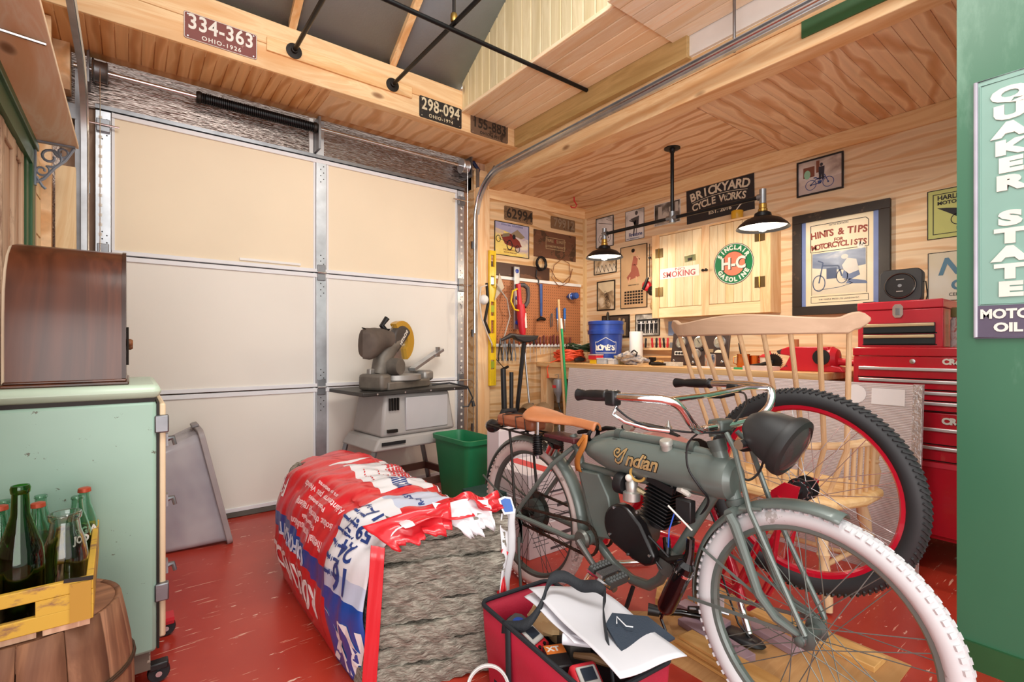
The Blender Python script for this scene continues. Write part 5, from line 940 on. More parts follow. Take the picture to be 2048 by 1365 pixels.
mu=B().tube([(X0-.078,.873,.425),(X0-.08,.877,.415),(X0-.085,.945,.262),(X0-.086,.952,.246),(X0-.087,.956,.238)],[.018,.029,.029,.022,.010],16).o('muffler',MAT('muffler_black','100d0e',.12,0,.1,coat=.5),gb_); B().tube([(X0-.079,.885,.395),(X0-.0795,.889,.387)],.0305,16).o('clamp',chrome,mu); B().tube([(X0-.087,.955,.24),(X0-.089,.962,.215),(X0-.089,.945,.185),(X0-.088,.96,.165)],.005,6).o('outlet',blackg,mu); B().bar((X0-.07,.89,.39),(X0-.01,.965,.36),.02,.003).o('bracket',steel,mu)
B().tube([(X0-.04,1.0,.40),(X0-.06,.95,.40),(X0-.05,.90,.42)],.012,8).o('coil',dark,gb_); B().box((X0-.06,.875,.535),(X0-.03,.93,.605)).o('ignition_box',black,gb_,bev=.004); B().cyl((X0-.09,.935,.585),(X0-.075,.86,.525),.003,n=6).o('zip_tie',plwhite,gb_)
B().lathe([(.0,-.03),(.038,-.03),(.042,-.02),(.042,.02),(.03,.035),(.0,.035)],20,T(X0-.015,.975,.37)@RY(90)).o('magneto_cover',MAT('mag_grey','7d7e79',.35,.5),gb_); B().tube([(X0-.06,.98,.36),(X0-.075,1.04,.42),(X0-.075,1.02,.46),(X0-.06,.94,.40),(X0-.06,.90,.38)],.004,6).o('wiring',black,gb_); B().tube([(X0-.05,.94,.55),(X0-.07,.945,.50),(X0-.06,.955,.44)],.0025,6).o('wiring',MAT('wire_blue','3a5fc8',.4),gb_)
# cranks and pedals
B().lathe([(.0,-.012),(.03,-.012),(.036,0),(.03,.012),(.0,.012)],18,T(X0-.065,1.335,.35)@RY(90)).o('clutch_drum',MAT('drum_grey','6b6c66',.4,.5),gb_)
cr=B().tube([(X0-.085,1.335,.345),(X0-.105,1.22,.28),(X0-.115,1.13,.25)],[.014,.010,.012],10).o('crank',MAT('crank_steel','8b8b88',.3,.8),gb_)
def pedal(c,rz,parent):
    M=T(*c)@RZ(rz)@RX(12); p=B().box((-.045,-.014,-.014),(.045,.014,.014),M).o('pedal',MAT('pedal_chrome','c5c5c5',.22,.9),parent)
    for s in (-1,1):
        bl=B().box((-.043,s*.037-.012,-.013),(.043,s*.037+.012,.013),M)
        for i in range(6):
            for k_ in (-1,1): bl.lathe([(.009,0),(.0,.006)],4,M@T(-.035+i*.014,s*.037+k_*.006,.013))
        bl.o('pedal_rubber',MAT('pedal_rub','3f4140',.5),p)
    B().box((-.05,-.05,-.004),(-.045,.05,.004),M).box((.045,-.05,-.004),(.05,.05,.004),M).o('pedal_plate',chrome,p)
pedal((X0-.185,1.10,.335),0,gb_); B().tube([(X0+.07,1.335,.345),(X0+.09,1.46,.36),(X0+.10,1.5,.365)],.010,8).o('crank',chrome,gb_)
def chain(pts,name='chain',mat=dark,parent=gb_):
    P=[Vector(p) for p in pts]; b=B(); pos=[]
    for a,c in zip(P,P[1:]):
        n=max(1,int((c-a).length/.0127))
        for i in range(n): pos.append((a.lerp(c,i/n),a.lerp(c,(i+1)/n)))
    for i,(a,c) in enumerate(pos):
        d=(c-a).normalized(); sw=.0045 if i%2 else .003
        for s in (-1,1): b.bar(a+Vector((s*sw,0,0))-d*.002,c+Vector((s*sw,0,0))+d*.002,.0014,.009,(0,-d.z,d.y))
        b.cyl(a-Vector((.004,0,0)),a+Vector((.004,0,0)),.0036,n=6)
    return b.o(name,mat,parent,sm=0)
def loop(x,c1,r1,c2,r2,n=10):
    a=math.atan2(c2[1]-c1[1],c2[0]-c1[0]); P=[]
    for i in range(n+1): t=a+pi/2+pi*i/n; P.append((x,c1[0]+r1*math.cos(t),c1[1]+r1*math.sin(t)))
    for i in range(n+1): t=a-pi/2+pi*i/n; P.append((x,c2[0]+r2*math.cos(t),c2[1]+r2*math.sin(t)))
    return P+[P[0]]
chn=MAT('chain_steel','5b5148',.4,.8,.3,40)
chain(loop(X0+.05,(1.735,.33),.085,(1.335,.345),.05),mat=chn); chain(loop(X0-.046,(1.735,.33),.036,(1.335,.345),.062),mat=chn)
B().lathe([(.02,-.002),(.085,-.002),(.085,.002),(.02,.002)],40,T(X0+.05,1.735,.33)@RY(90)).o('sprocket',MAT('sprocket','55564f',.4,.6),gb_); B().lathe([(.0,-.02),(.055,-.02),(.058,.012),(.0,.014)],26,T(X0+.04,1.735,.33)@RY(90)).o('brake_drum',gmd,gb_)
B().tube([(X0-.07,1.735,.33),(X0-.092,1.735,.33)],.008,8).lathe([(.0,-.004),(.013,-.004),(.013,.006),(.0,.006)],6,T(X0-.085,1.735,.33)@RY(90)).o('axle_nut',steel,gb_); B().tube([(X0-.075,.551,.333),(X0+.075,.551,.333)],.006,8).lathe([(.0,-.004),(.013,-.004),(.013,.006),(.0,.006)],6,T(X0-.07,.551,.333)@RY(90)).o('axle_nut',steel,gb_)
B().tube([(X0-.07,1.72,.24),(X0-.085,1.70,.16),(X0-.105,1.66,.04),(X0-.11,1.65,.004)],.007,8).o('kickstand',gmd,gb_)
B().tube([(X0-.03,1.12,.24),(X0-.05,1.14,.15),(X0-.07,1.17,.08),(X0-.075,1.165,.06)],.008,8).o('stand_leg',black,gb_)
# handlebar
hb=B(); hb.tube(smooth([(1.36,.815,.842),(1.31,.808,.845),(1.26,.80,.87),(1.20,.80,.925),(1.165,.82,.94),(1.14,.87,.943),(1.125,.95,.942),(1.118,1.0,.942)]),.0125,12)
hb.tube(smooth([(1.36,.815,.842),(1.5,.785,.852),(1.58,.765,.865),(1.635,.755,.90),(1.665,.765,.945),(1.685,.81,.955),(1.70,.90,.955),(1.71,1.02,.95)]),.0125,12); hb.tube([(1.165,.82,.94),(1.35,.80,.945),(1.55,.79,.958),(1.67,.775,.952)],.008,10)
hb=hb.o('handlebar',chrome,gb_); B().box((1.40,.785,.828),(1.47,.835,.865)).o('stem_clamp',gmd,hb,bev=.008); B().cyl((1.40,.81,.845),(1.47,.80,.848),.019,n=14).o('clamp_sleeve',MAT('sleeve','8b8378',.4,.7),hb)
for c0,c1,lb in (((1.121,.985,.942),(1.108,1.10,.938),'near'),((1.708,1.00,.951),(1.722,1.165,.943),'far')):
    a,c=Vector(c0),Vector(c1); P=[a.lerp(c,t) for t in (0,.05,.1,.35,.6,.72,.85,.97,1)]
    B().tube(P,[.017,.0195,.0165,.0175,.0165,.014,.017,.0195,.015],14).o('grip',MAT('grip_'+lb,'151517',.4,0,.1),gb_)
B().box((1.102,.95,.915),(1.14,.985,.96)).o('switch_housing',black,gb_,bev=.006); B().tube([(1.125,.955,.915),(1.12,.965,.89),(1.13,.93,.87),(1.16,.87,.855),(1.20,.83,.85)],.0055,8).o('brake_lever',chrome,gb_)
B().box((1.68,.89,.925),(1.72,.93,.955)).o('lever_clamp',black,gb_,bev=.005); B().tube([(1.685,.90,.925),(1.665,.94,.91),(1.66,1.0,.905),(1.665,1.06,.893)],[.010,.008,.006,.006],8).o('brake_lever',black,gb_)
for P in ([(1.12,.955,.91),(1.15,.90,.87),(1.25,.83,.845),(1.36,.79,.835),(1.44,.78,.83)],[(1.36,.835,.83),(1.345,.865,.79),(1.345,.865,.72),(1.37,.84,.66),(1.40,.83,.62),(1.42,.86,.57),(1.42,.91,.52)],[(1.68,.89,.93),(1.62,.83,.93),(1.55,.79,.90),(1.47,.78,.86)],[(1.47,.69,.78),(1.475,.71,.72),(1.46,.735,.69),(1.45,.76,.70)]): B().tube(smooth(P),.0035,6).o('cable',black,gb_)
# headlight
HM=frame((1.425,.655,.838),(1,0,0),(0,-.42,.907),(0,-.907,-.42))
hl=B().lathe([(.0,-.075),(.03,-.07),(.055,-.045),(.07,-.005),(.078,.035),(.08,.045)],32,HM).o('headlight',MAT('light_black','28292a',.5,0,.15),gb_)
B().lathe([(.080,.040),(.086,.042),(.089,.055),(.086,.068),(.072,.074),(.068,.070)],36,HM).o('rim',MAT('rim_black','232323',.5),hl); B().lathe([(.0,.088),(.03,.085),(.055,.078),(.07,.070)],28,HM).o('lens',MAT('lens_glass','f4f0ee',.03,0,.02,trans=.96,ior=1.3),hl); B().lathe([(.0,.02),(.03,.03),(.055,.048),(.068,.064)],28,HM).o('reflector',MAT('reflector_silver','f2f2f2',.22,.85,.03),hl)
B().tube([(1.425,.70,.80),(1.425,.735,.79),(1.425,.77,.80)],.012,8).o('mount',dark,hl); B().cyl((1.36,.715,.81),(1.40,.715,.81),.014,n=12).o('mount_bolt',steel,hl)
# ---------------------------------------------------------------- red bicycle standing upside down behind the grey one
rbk=thing('bicycle','red bicycle turned upside down behind the grey one','bicycle')
XR=1.80; HR=(XR,.722,.607); redf=MAT('bike_red','c1122c',.18,.1,.06,coat=.6)
wheel(rbk,'rear_wheel',HR,-1,.338,.030,MAT('black_tyre','2a2a2c',.6,0,.15),redf,MAT('spoke_silver','d9d9da',.25,.9),black,nsp=36,hubw=.06,tread=110,rimw=.018)
for s in (-1,1): B().lathe([(.012,-.003),(.04,-.003),(.04,.003),(.012,.003)],24,T(XR+s*.028,.722,.607)@RY(90)).o('hub_flange',black,rbk)
b=B()
for s in (-1,1):
    for i in range(12): b.cyl((XR+s*.03,.722+.033*math.cos(R(i*30)),.607+.033*math.sin(R(i*30))),(XR+s*.033,.722+.033*math.cos(R(i*30)),.607+.033*math.sin(R(i*30))),.004,n=6)
b.o('flange_rivets',steel,rbk)
f=B()
for s in (-1,1):
    x=XR+s*.075
    f.prism([(.70,.63),(.75,.635),(.79,.60),(.80,.57),(.76,.565),(.71,.585)],x-.003,x+.003,frame((0,0,0),(0,1,0),(0,0,1),(1,0,0)))
    f.tube([(x,.76,.585),(XR+s*.06,.87,.33),(XR+s*.04,.93,.21),(XR+s*.02,.97,.17)],.0115,10); f.tube([(x,.755,.58),(XR+s*.055,.80,.30),(XR+s*.035,.86,.17),(XR+s*.015,.90,.13)],.009,8)
f.tube([(XR,1.14,.65),(XR,1.06,.50),(XR,.97,.26),(XR,.93,.14)],.018,12); f.tube([(XR,1.14,.65),(XR,1.25,.58),(XR,1.45,.33),(XR,1.58,.25)],.019,12); f.tube([(XR,.95,.17),(XR,1.05,.185),(XR,1.58,.20)],.018,12)
f.tube([(XR-.03,1.30,.66),(XR-.03,1.30,.50),(XR-.02,1.26,.36)],.013,10); f.lathe([(.024,-.04),(.024,.04)],18,T(XR,1.14,.65)@RY(90)); f.tube([(XR,1.585,.30),(XR,1.615,.15)],.024,14)
f.o('frame',redf,rbk)
tk2=B().tube([(XR-.01,1.5,.245),(XR-.01,1.42,.25),(XR-.01,1.10,.255),(XR-.01,1.0,.25)],[.03,.055,.055,.035],20).o('tank',redf,rbk)
text('OS',.06,brass,tk2,frame((XR-.0668,1.13,.255),(0,-1,0),(0,0,1),(-1,0,0)),off=.003,shear=.3)
e2=B().lathe([(.0,-.05),(.055,-.05),(.06,0),(.055,.05),(.0,.05)],20,T(XR-.02,1.27,.44)@RY(90)).o('engine',MAT('case_alu','9c9892',.35,.8),rbk)
CM2=T(XR-.06,1.22,.52)@RX(10); fin0=None
for i in range(8):
    m=CM2@T(0,0,i*.0135)
    if fin0 is None: fin0=B().lathe([(.0,-.002),(.052,-.002),(.052,.002),(.0,.002)],24).o('fin',steel,e2,M=m)
    else: spread(fin0,e2,m)
B().cyl(CM2@Vector((0,0,-.02)),CM2@Vector((0,0,.11)),.03,n=16).o('cylinder',MAT('cyl_grey','77736f',.4,.6),e2); B().prism([(-.06,-.02),(.09,-.035),(.1,.03),(.03,.055),(-.06,.05)],-.006,.006,frame((XR-.09,1.28,.655),(0,-1,0),(0,0,1),(-1,0,0))).o('chain_guard',MAT('guard_grey','6f6764',.45,.3),e2)
B().tube([(XR,1.255,.62),(XR,1.25,.75)],.016,12).tube([(XR,1.25,.75),(XR,1.25,.775)],[.012,.003],10).o('crank_axle',MAT('axle_alu','c9c6c2',.25,.9),rbk); B().tube([(XR-.03,1.62,.685),(XR-.03,1.57,.703),(XR-.02,1.53,.705),(XR-.01,1.50,.68),(XR,1.49,.62)],.011,10).o('kickstand',blackm,rbk)
sa=B().grid(lambda u,v:(XR+(v-.5)*.16*(.35+.65*math.sin(pi*min(1,u*.75+.1))),1.42-.30*u,.69+.03*math.sin(pi*u)-.05*(v-.5)**2*4),14,8).o('guard',MAT('guard_tan','b0746a',.45),rbk,solid=.006)
B().tube([(XR-.03,1.47,.72),(XR-.02,1.38,.745),(XR,1.28,.735),(XR,1.2,.71)],.012,8).o('crank_arm',black,rbk); B().lathe([(.0,-.02),(.022,-.02),(.024,.01),(.015,.02)],14,T(XR-.03,1.43,.73)@RY(90)).o('pedal_cup',MAT('cup_pale','cfc7bd',.35,.5),rbk)
B().tube([(XR-.01,.935,.14),(XR-.02,.895,.045)],.013,12).o('seat_post',chrome,rbk); sdl=B().sph((XR-.03,.93,.024),(.045,.10,.018)).o('saddle',black,rbk)
B().tube([(XR,1.615,.16),(XR,1.625,.05),(XR-.12,1.60,.02),(XR-.24,1.53,.018)],.011,10).tube([(XR,1.625,.05),(XR+.12,1.60,.02),(XR+.24,1.53,.018)],.011,10).o('handlebar',chrome,rbk)
B().lathe([(.02,-.003),(.06,-.003),(.06,.003),(.02,.003)],24,T(XR+.05,1.14,.65)@RY(90)).o('chainring',dark,rbk)
for P in ([(XR-.06,1.04,.49),(XR-.05,1.0,.40),(XR-.06,.99,.27),(XR-.05,.95,.15),(XR-.05,.92,.08),(XR-.03,.88,.03)],[(XR-.06,1.15,.56),(XR-.07,1.17,.48),(XR-.06,1.10,.42),(XR-.05,1.05,.48)]): B().tube(P,.004,6).o('cable',black,rbk)
B().box((XR-.07,.965,.10),(XR-.066,1.0,.17)).o('paper_tag',MAT('tag_pink','d9c9cc',.7),rbk)
# ---------------------------------------------------------------- unfinished windsor armchair
ch=thing('windsor_chair','unfinished pale windsor armchair facing the bench','chair'); cw=WOOD('chair_wood','d3b294','c09e80',1,sc_=6,stretch=.12,knots=False,hue=.04); cwz=WOOD('chair_wood_z','e0bd92','cfa678',2,sc_=8,knots=False,hue=.05)
ccx,ccy,rho=2.02+.62,1.06,.62; V=[];F=[]; n=48
def czt(u):
    e=abs(u-.5)*2; return (1.222-.024*(math.sin(min(1,e/.78)*pi*.5)**2) if e<.78 else 1.198+.022*math.sin((e-.78)/.22*pi*.75))
for i in range(n+1):
    u=i/n; a=R(42.6*(2*u-1)); e=abs(u-.5)*2
    zt=czt(u); zb=1.136 if e<.86 else 1.136+.012+.03*((e-.86)/.14)**2*1.2
    if e>.86: zt-=.018*((e-.86)/.14)**3
    lean=lambda z:(z-1.143)*.18
    for rr,z in ((rho+.012,zb),(rho+.012,zt),(rho-.012,zt),(rho-.012,zb)): V.append((ccx-rr*math.cos(a)-lean(z),ccy-rr*math.sin(a),z))
for i in range(n):
    for k_ in range(4): F.append((i*4+k_,i*4+(k_+1)%4,(i+1)*4+(k_+1)%4,(i+1)*4+k_))
F+= [(0,1,2,3),(n*4+3,n*4+2,n*4+1,n*4)]
B().add(V,F).o('crest_rail',cw,ch,bev=.006)
for i in range(9):
    t=(i-4)/4; a=R(36*t); top=(ccx-rho*math.cos(a),ccy-rho*math.sin(a),1.15); bow=(2.26+.05*t*t,1.06-.30*t,.665); bot=(2.30+.03*t*t,1.06-.22*t,.45)
    B().tube([top,((top[0]+bow[0])/2,(top[1]+bow[1])/2,.9),bow,bot],[.0095,.0105,.0105,.009],10).o('spindle',cwz,ch)
# arm bow, short spindles, turned posts
P=[(2.74,.765),(2.62,.75),(2.50,.76),(2.38,.80),(2.30,.88),(2.265,.97),(2.255,1.06),(2.265,1.15),(2.30,1.24),(2.38,1.32),(2.50,1.36),(2.62,1.37),(2.74,1.355)]
V=[];F=[]
for i,(x,y) in enumerate(P):
    q0=Vector(P[max(0,i-1)]);q1=Vector(P[min(len(P)-1,i+1)]);d=(q1-q0).normalized();nn=Vector((-d.y,d.x))*(.03 if i in (0,12) else .024)
    for s,z in ((1,.655),(1,.68),(-1,.68),(-1,.655)): V.append((x+nn.x*s,y+nn.y*s,z+.004*(abs(i-6)-3)))
for i in range(len(P)-1):
    for k_ in range(4): F.append((i*4+k_,i*4+(k_+1)%4,(i+1)*4+(k_+1)%4,(i+1)*4+k_))
F+=[(0,1,2,3),(51,50,49,48)]
B().add(V,F).o('arm_bow',cwz,ch,bev=.007)
for sy in (-1,1):
    for i in range(5): B().cyl((2.38+i*.055,1.06+sy*(.27+.008*i),.45),(2.38+i*.058,1.06+sy*(.28+.006*i),.665),.009,n=10).o('spindle',cwz,ch)
    B().lathe([(.016,.45),(.02,.47),(.028,.52),(.018,.555),(.023,.565),(.018,.575),(.027,.62),(.02,.66)],14,T(2.68,1.06+sy*.285,0)).o('arm_post',cwz,ch)
S=[(2.22,1.06),(2.23,1.22),(2.28,1.33),(2.45,1.39),(2.66,1.39),(2.72,1.33),(2.735,1.06),(2.72,.79),(2.66,.73),(2.45,.73),(2.28,.79),(2.23,.90)]
B().prism(S,.41,.452).o('seat',WOOD('seat_wood','e9c48e','d6a667',1,sc_=6,knots=False),ch,bev=.014)
legp=[(.015,0),(.02,.04),(.024,.14),(.018,.20),(.026,.22),(.019,.235),(.027,.30),(.017,.41)]
for lx,ly,tx,ty in ((2.30,.86,-8,8),(2.30,1.26,-8,-8),(2.64,.82,8,8),(2.64,1.30,8,-8)):
    B().lathe(legp,14,T(lx-.41*math.tan(R(-tx))*.0,ly,.41)@RY(-tx)@RX(-ty if ty else 0)@T(0,0,-.41)).o('leg',cwz,ch)
B().cyl((2.28,.83,.18),(2.70,.80,.18),.011,n=10).o('stretcher',cwz,ch); B().cyl((2.28,1.29,.18),(2.70,1.32,.18),.011,n=10).o('stretcher',cwz,ch); B().cyl((2.48,.82,.18),(2.48,1.31,.18),.011,n=10).o('stretcher',cwz,ch)
# ---------------------------------------------------------------- insulation bag
bagm,nt,p=base('bag_plastic'); L=nt.links
def bagf(u,v):
    """u along the length 0 near .. 1 far, v around: 0 bottom-left, up the left side, over the top, down the right"""
    x0b=.575+.0*u; W=.375+.02*math.sin(pi*u); H=.525+.035*math.sin(pi*min(1,u*.62+.06)); yn=1.52+.09*(0)
    y0=1.478+1.165*u
    # rounded rectangle cross-section
    t=v; per=[(0,0),(-.035,.18),(-.02,.36),(.055,.47),(.18,.50),(.33,.49),(.40,.42),(.415,.2),(.36,0)]
    s=t*(len(per)-1); i=min(len(per)-2,int(s)); q=s-i
    def cr(a,b,c,d,q): return .5*((2*b)+(-a+c)*q+(2*a-5*b+4*c-d)*q*q+(-a+3*b-3*c+d)*q**3)
    g=lambda k_:per[max(0,min(len(per)-1,k_))]
    x=cr(g(i-1)[0],g(i)[0],g(i+1)[0],g(i+2)[0],q); z=cr(g(i-1)[1],g(i)[1],g(i+1)[1],g(i+2)[1],q)
    end=max(0,(u-.86)/.14); sh=1-.32*end**2
    xx=x0b+.19+(x-.19)*(W/.375)*sh; zz=max(0.003,z/.5*H*(1-.22*end**2))
    skew=-.24*(x-.0)*(1-u)**2                                   # the open end is cut obliquely
    wr=.006*math.sin(31*u+7*v)+.005*math.sin(53*v+11*u)+.004*math.sin(90*u+40*v)
    nz=1 if .05<v<.95 else .2
    if v<.42: xx+=.038*max(0,1-u/.10)
    return (xx+wr*nz*(-1 if v<.4 else 1)*.8+.02*z*(1-u), y0+skew*(1-u)+.02*math.sin(9*v)*(1-u), zz+wr*nz*(.3<v<.75))
NU,NV=60,72
b=B().grid(bagf,NU,NV)
bg_=thing('insulation_bag','torn red and white bag of mineral wool batts on the floor','insulation bag')
# bands of print on the film follow the sheet's own u/v
me_colors={'red':MAT('bag_red','d3252f',.3,0,.06,coat=.3),'white':MAT('bag_white','e7e6ea',.3,0,.03,coat=.3),'blue':MAT('bag_blue','1c4b9f',.28,0,.06,coat=.3),'pale':MAT('bag_pale','c3cbe0',.3,0,.04,coat=.3)}
bo=b.o('film',None,bg_,sm=60,solid=.003)
for k_ in ('red','white','blue','pale'): bo.data.materials.append(me_colors[k_])
fi=0
for i in range(NU):
    for j in range(NV):
        u=(i+.5)/NU; v=(j+.5)/NV; m=0
        if v<.46:                      # left side
            if u<.22: m=1
            if u<.22 and v<.17: m=2
            if .17<=v<.21 and u<.22: m=3
            if .22<u<.98 and .135+.03*u<v<.185+.03*u: m=2
            if u>.90 and .05<v<.13: m=3
        else:
            if .10<u<.22 and .44<v<.62: m=3
            if .08<u<.20 and .60<v<.80: m=2 if .63<v<.78 and .10<u<.19 else 0
            if .27<u<.62 and .48<v<.66: m=1
            if .66<u<.69 or .02<u<.0: m=1
            if u<.05 and v>.62: m=1
            if v>.80 and u<.3: m=1
        bo.data.polygons[fi].material_index=m; fi+=1
def bagM(u,v,up=1):
    e=1e-3; p0=Vector(bagf(u,v)); du=(Vector(bagf(u+.01,v))-Vector(bagf(u-.01,v))).normalized(); dv=(Vector(bagf(u,v+.012))-Vector(bagf(u,v-.012))).normalized(); n=du.cross(dv).normalized()
    return p0,du,dv,n
def bagtext(s,h,mat,u,v,off=.001,sx=1,ex='-u',name='lettering'):
    """printed upside down as in the photo; the letters are wrapped onto the film"""
    o_=text(s,h,mat,bg_,Matrix.Identity(4),name=name,off=off,sx=sx,depth=.0004)
    for vt in o_.data.vertices:
        a,c,w_=vt.co; uu=u+a/1.14; vv=v-c/1.28
        p0,du,dv,n=bagM(min(.985,max(.01,uu)),min(.98,max(.02,vv))); c0=Vector((.76,2.1,.25))
        if n.dot(p0-c0)<0: n=-n
        vt.co=p0+n*(.0035+max(0,w_))
    o_.data.update(); return o_
pw=MAT('bag_print_white','efe9ea',.4,0,.02); pbk=MAT('bag_print_blue','28407f',.4); prd=MAT('bag_print_red','c9343c',.4)
bagtext('ROCKWOOL',.075,pw,.60,.095,off=.003); bagtext('COMFORTBATT',.042,MAT('bag_print_pale','cfd6ea',.4),.60,.172,off=.002); bagtext('12"',.06,pw,.94,.09)
for i,(s,uu,h) in enumerate((('Thermal Home Insulation',.45,.028),('For exterior walls',.45,.018),('Isolant thermique residentiel',.45,.028),('Pour les murs exterieurs',.45,.018),('Aislante termico para vivienda',.45,.028),('Para muros exteriores',.45,.018))): bagtext(s,h,MAT('bag_pr%d'%i,'f0c9cb',.4),uu,.225+.029*i,sx=.9,off=.0006)
for i,(a,c,h) in enumerate((('16',.12,.075),('24',.12,.06),('59.7',.12,.055),('11',.12,.05))): bagtext(a,h,pbk,c,.205+.065*i,off=.002)
for i in range(7): bagtext('pieces / piezas',.013,pbk,.175,.20+.034*i)
bagtext('RX',.13,pw,.10,.075,off=.006)
for x in (.83,.9): 
    bagtext('[=]',.06,pw,x,.28,off=.002)
bagtext('COMFORTBATT',.035,pw,.14,.70,off=.002); bagtext('R-15  3.5 in',.02,pbk,.16,.53)
for i in range(4): bagtext('- - - - - - - -',.02,prd,.44,.51+.04*i)
bagtext('|||||||||',.035,pbk,.31,.55,off=.002)
for i in range(5): bagtext('stone wool insulation data table',.012,prd,.46,.60+.012*i)
# wool batts showing at the open end, stacked in layers
wool=PRINT('stone_wool',[(.25,'5f594e'),(.45,'8f887b'),(.6,'b0a99b'),(.78,'c9c2b2')],26,(1,1,5),detail=8,rough=.95)
nt2=wool.node_tree; n3=nt2.nodes.new('ShaderNodeTexNoise'); n3.inputs['Scale'].default_value=60; n3.inputs['Detail'].default_value=6; m3=coords(nt2,(1,1,3.5)); nt2.links.new(m3.outputs[0],n3.inputs['Vector']); b3=nt2.nodes.new('ShaderNodeBump'); b3.inputs['Strength'].default_value=.9; b3.inputs['Distance'].default_value=.02; nt2.links.new(n3.outputs['Fac'],b3.inputs['Height']); nt2.links.new(b3.outputs[0],nt2.nodes['Principled BSDF'].inputs['Normal'])
random.seed(21); zz=.004
for i in range(8):
    hh=.0655; off=random.uniform(-.008,.008); sd_=random.random()*9
    def wf(u,v,z0=zz,h=hh,off=off,sd_=sd_):
        # front face of one batt: u across, v height, bulging towards the camera with ragged edges
        a=2*pi*v; x=.60+.395*u; tz=(z0/.49); xl=.572+.05*tz+(.055 if tz>.9 else .02 if tz>.75 else 0); xr=.955+.075*tz
        x=xl+(xr-xl)*u; y=1.50-.145*u+.0*tz+off; bul=.006*math.cos(pi*(v-.5))+.006*math.sin(25*u+sd_)*math.sin(pi*v)+.004*math.sin(61*u+9*v+sd_)
        return (x,y-bul,z0+h*v+.006*math.sin(9*u+sd_)*1)
    V=B().grid(wf,40,8)
    # sides and back give the batt its body
    def top(u,v,z0=zz,h=hh,off=off,sd_=sd_):
        p=wf(u,1); return (p[0]+.0*v,p[1]+.11*v,p[2]-.002)
    def bot(u,v):
        p=wf(u,0); return (p[0],p[1]+.11*v,p[2]+.002)
    def lf(u,v): p=wf(0,u); return (p[0],p[1]+.11*v,p[2])
    def rf(u,v): p=wf(1,u); return (p[0],p[1]+.11*v,p[2])
    V.grid(top,20,2).grid(bot,20,2).grid(lf,4,2).grid(rf,4,2)
    V.o('wool_batt',wool,bg_,sm=70); zz+=hh*.98
blobby(.075,.09,.055,31,.25).o('exposed_wool',wool,bg_,M=T(.69,2.50,.425)@RX(20)@RY(-25))
# torn film flaps
def flap(name,P,mat,seed,amp=.012):
    random.seed(seed); a,b_,c,d=[Vector(q) for q in P]; nn=(b_-a).cross(d-a).normalized(); k1,k2=random.random()*6,random.random()*6
    def fn(u,v):
        q=a.lerp(b_,u).lerp(d.lerp(c,u),v); jag=.012*math.sin(17*u+k1)+.010*math.sin(41*u+k2); return q+nn*amp*(math.sin(9*u+5*v+k1)+math.sin(14*v+k2)*.7)+(d-a).normalized()*jag*v
    return B().grid(fn,22,10).o(name,mat,bg_,sm=60,solid=.0025)
flap('torn_flap',[(.585,1.54,.515),(.86,1.46,.562),(.82,1.372,.50),(.645,1.445,.455)],me_colors['red'],1,.006); flap('torn_flap',[(.80,1.48,.56),(.99,1.42,.555),(.96,1.335,.49),(.86,1.355,.47)],me_colors['white'],2,.009); flap('torn_flap',[(.88,1.50,.565),(1.05,1.46,.55),(1.06,1.365,.51),(.95,1.365,.54)],me_colors['red'],3)
flap('torn_flap',[(1.01,1.352,.515),(1.085,1.39,.51),(1.06,1.40,.03),(.965,1.342,.03)],me_colors['white'],4,.008); flap('torn_flap',[(.592,1.485,.47),(.628,1.462,.46),(.602,1.470,.01),(.562,1.49,.01)],me_colors['red'],5,.0012); flap('torn_flap',[(1.0,1.365,.40),(1.03,1.36,.38),(.99,1.34,.10),(.965,1.35,.12)],me_colors['red'],6)
bm_=MAT('badge_blue','3b67b5',.4); B().prism([(-.02,-.035),(.02,-.035),(.024,-.01),(.024,.03),(0,.038),(-.024,.03),(-.024,-.01)],0,.002,frame((1.035,1.37,.535),(.95,-.3,0),(.25,.75,.6),(-.2,-.57,.8))).o('badge',pw,bg_); B().prism([(-.015,-.027),(.015,-.027),(.018,-.01),(.018,.022),(0,.029),(-.018,.022),(-.018,-.01)],.002,.003,frame((1.035,1.37,.535),(.95,-.3,0),(.25,.75,.6),(-.2,-.57,.8))).o('badge_print',bm_,bg_)
# ---------------------------------------------------------------- table saw on stand with mitre saw on top
tsm=T(1.50,3.24,0)@RZ(6); tsw=thing('table_saw','grey plastic table saw on a stand before the garage door','table saw',tsm)
B().box((-.40,-.24,.775),(.42,.25,.80)).o('table',MAT('saw_table','3c3a38',.45,.5,.3,8),tsw,bev=.004)
tb=MAT('saw_grey','a8a4a1',.5,0,.05); tbd=MAT('saw_grey_dark','8d8a88',.5,0,.06)
def trap(b,z0,z1,a,c,M=None):
    (x0,y0,x1,y1),(X0_,Y0,X1,Y1)=a,c
    return b.add([(x0,y0,z0),(x1,y0,z0),(x1,y1,z0),(x0,y1,z0),(X0_,Y0,z1),(X1,Y0,z1),(X1,Y1,z1),(X0_,Y1,z1)],[(0,3,2,1),(4,5,6,7),(0,1,5,4),(1,2,6,5),(2,3,7,6),(3,0,4,7)],M)
bd=trap(B(),.50,.775,(-.26,-.21,.33,.20),(-.22,-.19,.29,.18)).o('housing',tb,tsw,bev=.02); trap(B(),.42,.50,(-.33,-.24,.36,.22),(-.28,-.22,.34,.21)).o('base',tb,tsw,bev=.015)
B().box((-.08,-.217,.53),(.26,-.2,.75)).o('front_panel',MAT('panel_grey','b9b7b9',.45,0,.03),tsw,bev=.006); 
for i in range(4): B().box((-.20+.02*i,-.218,.67),(-.192+.02*i,-.2,.75)).o('vent',dark,bd)
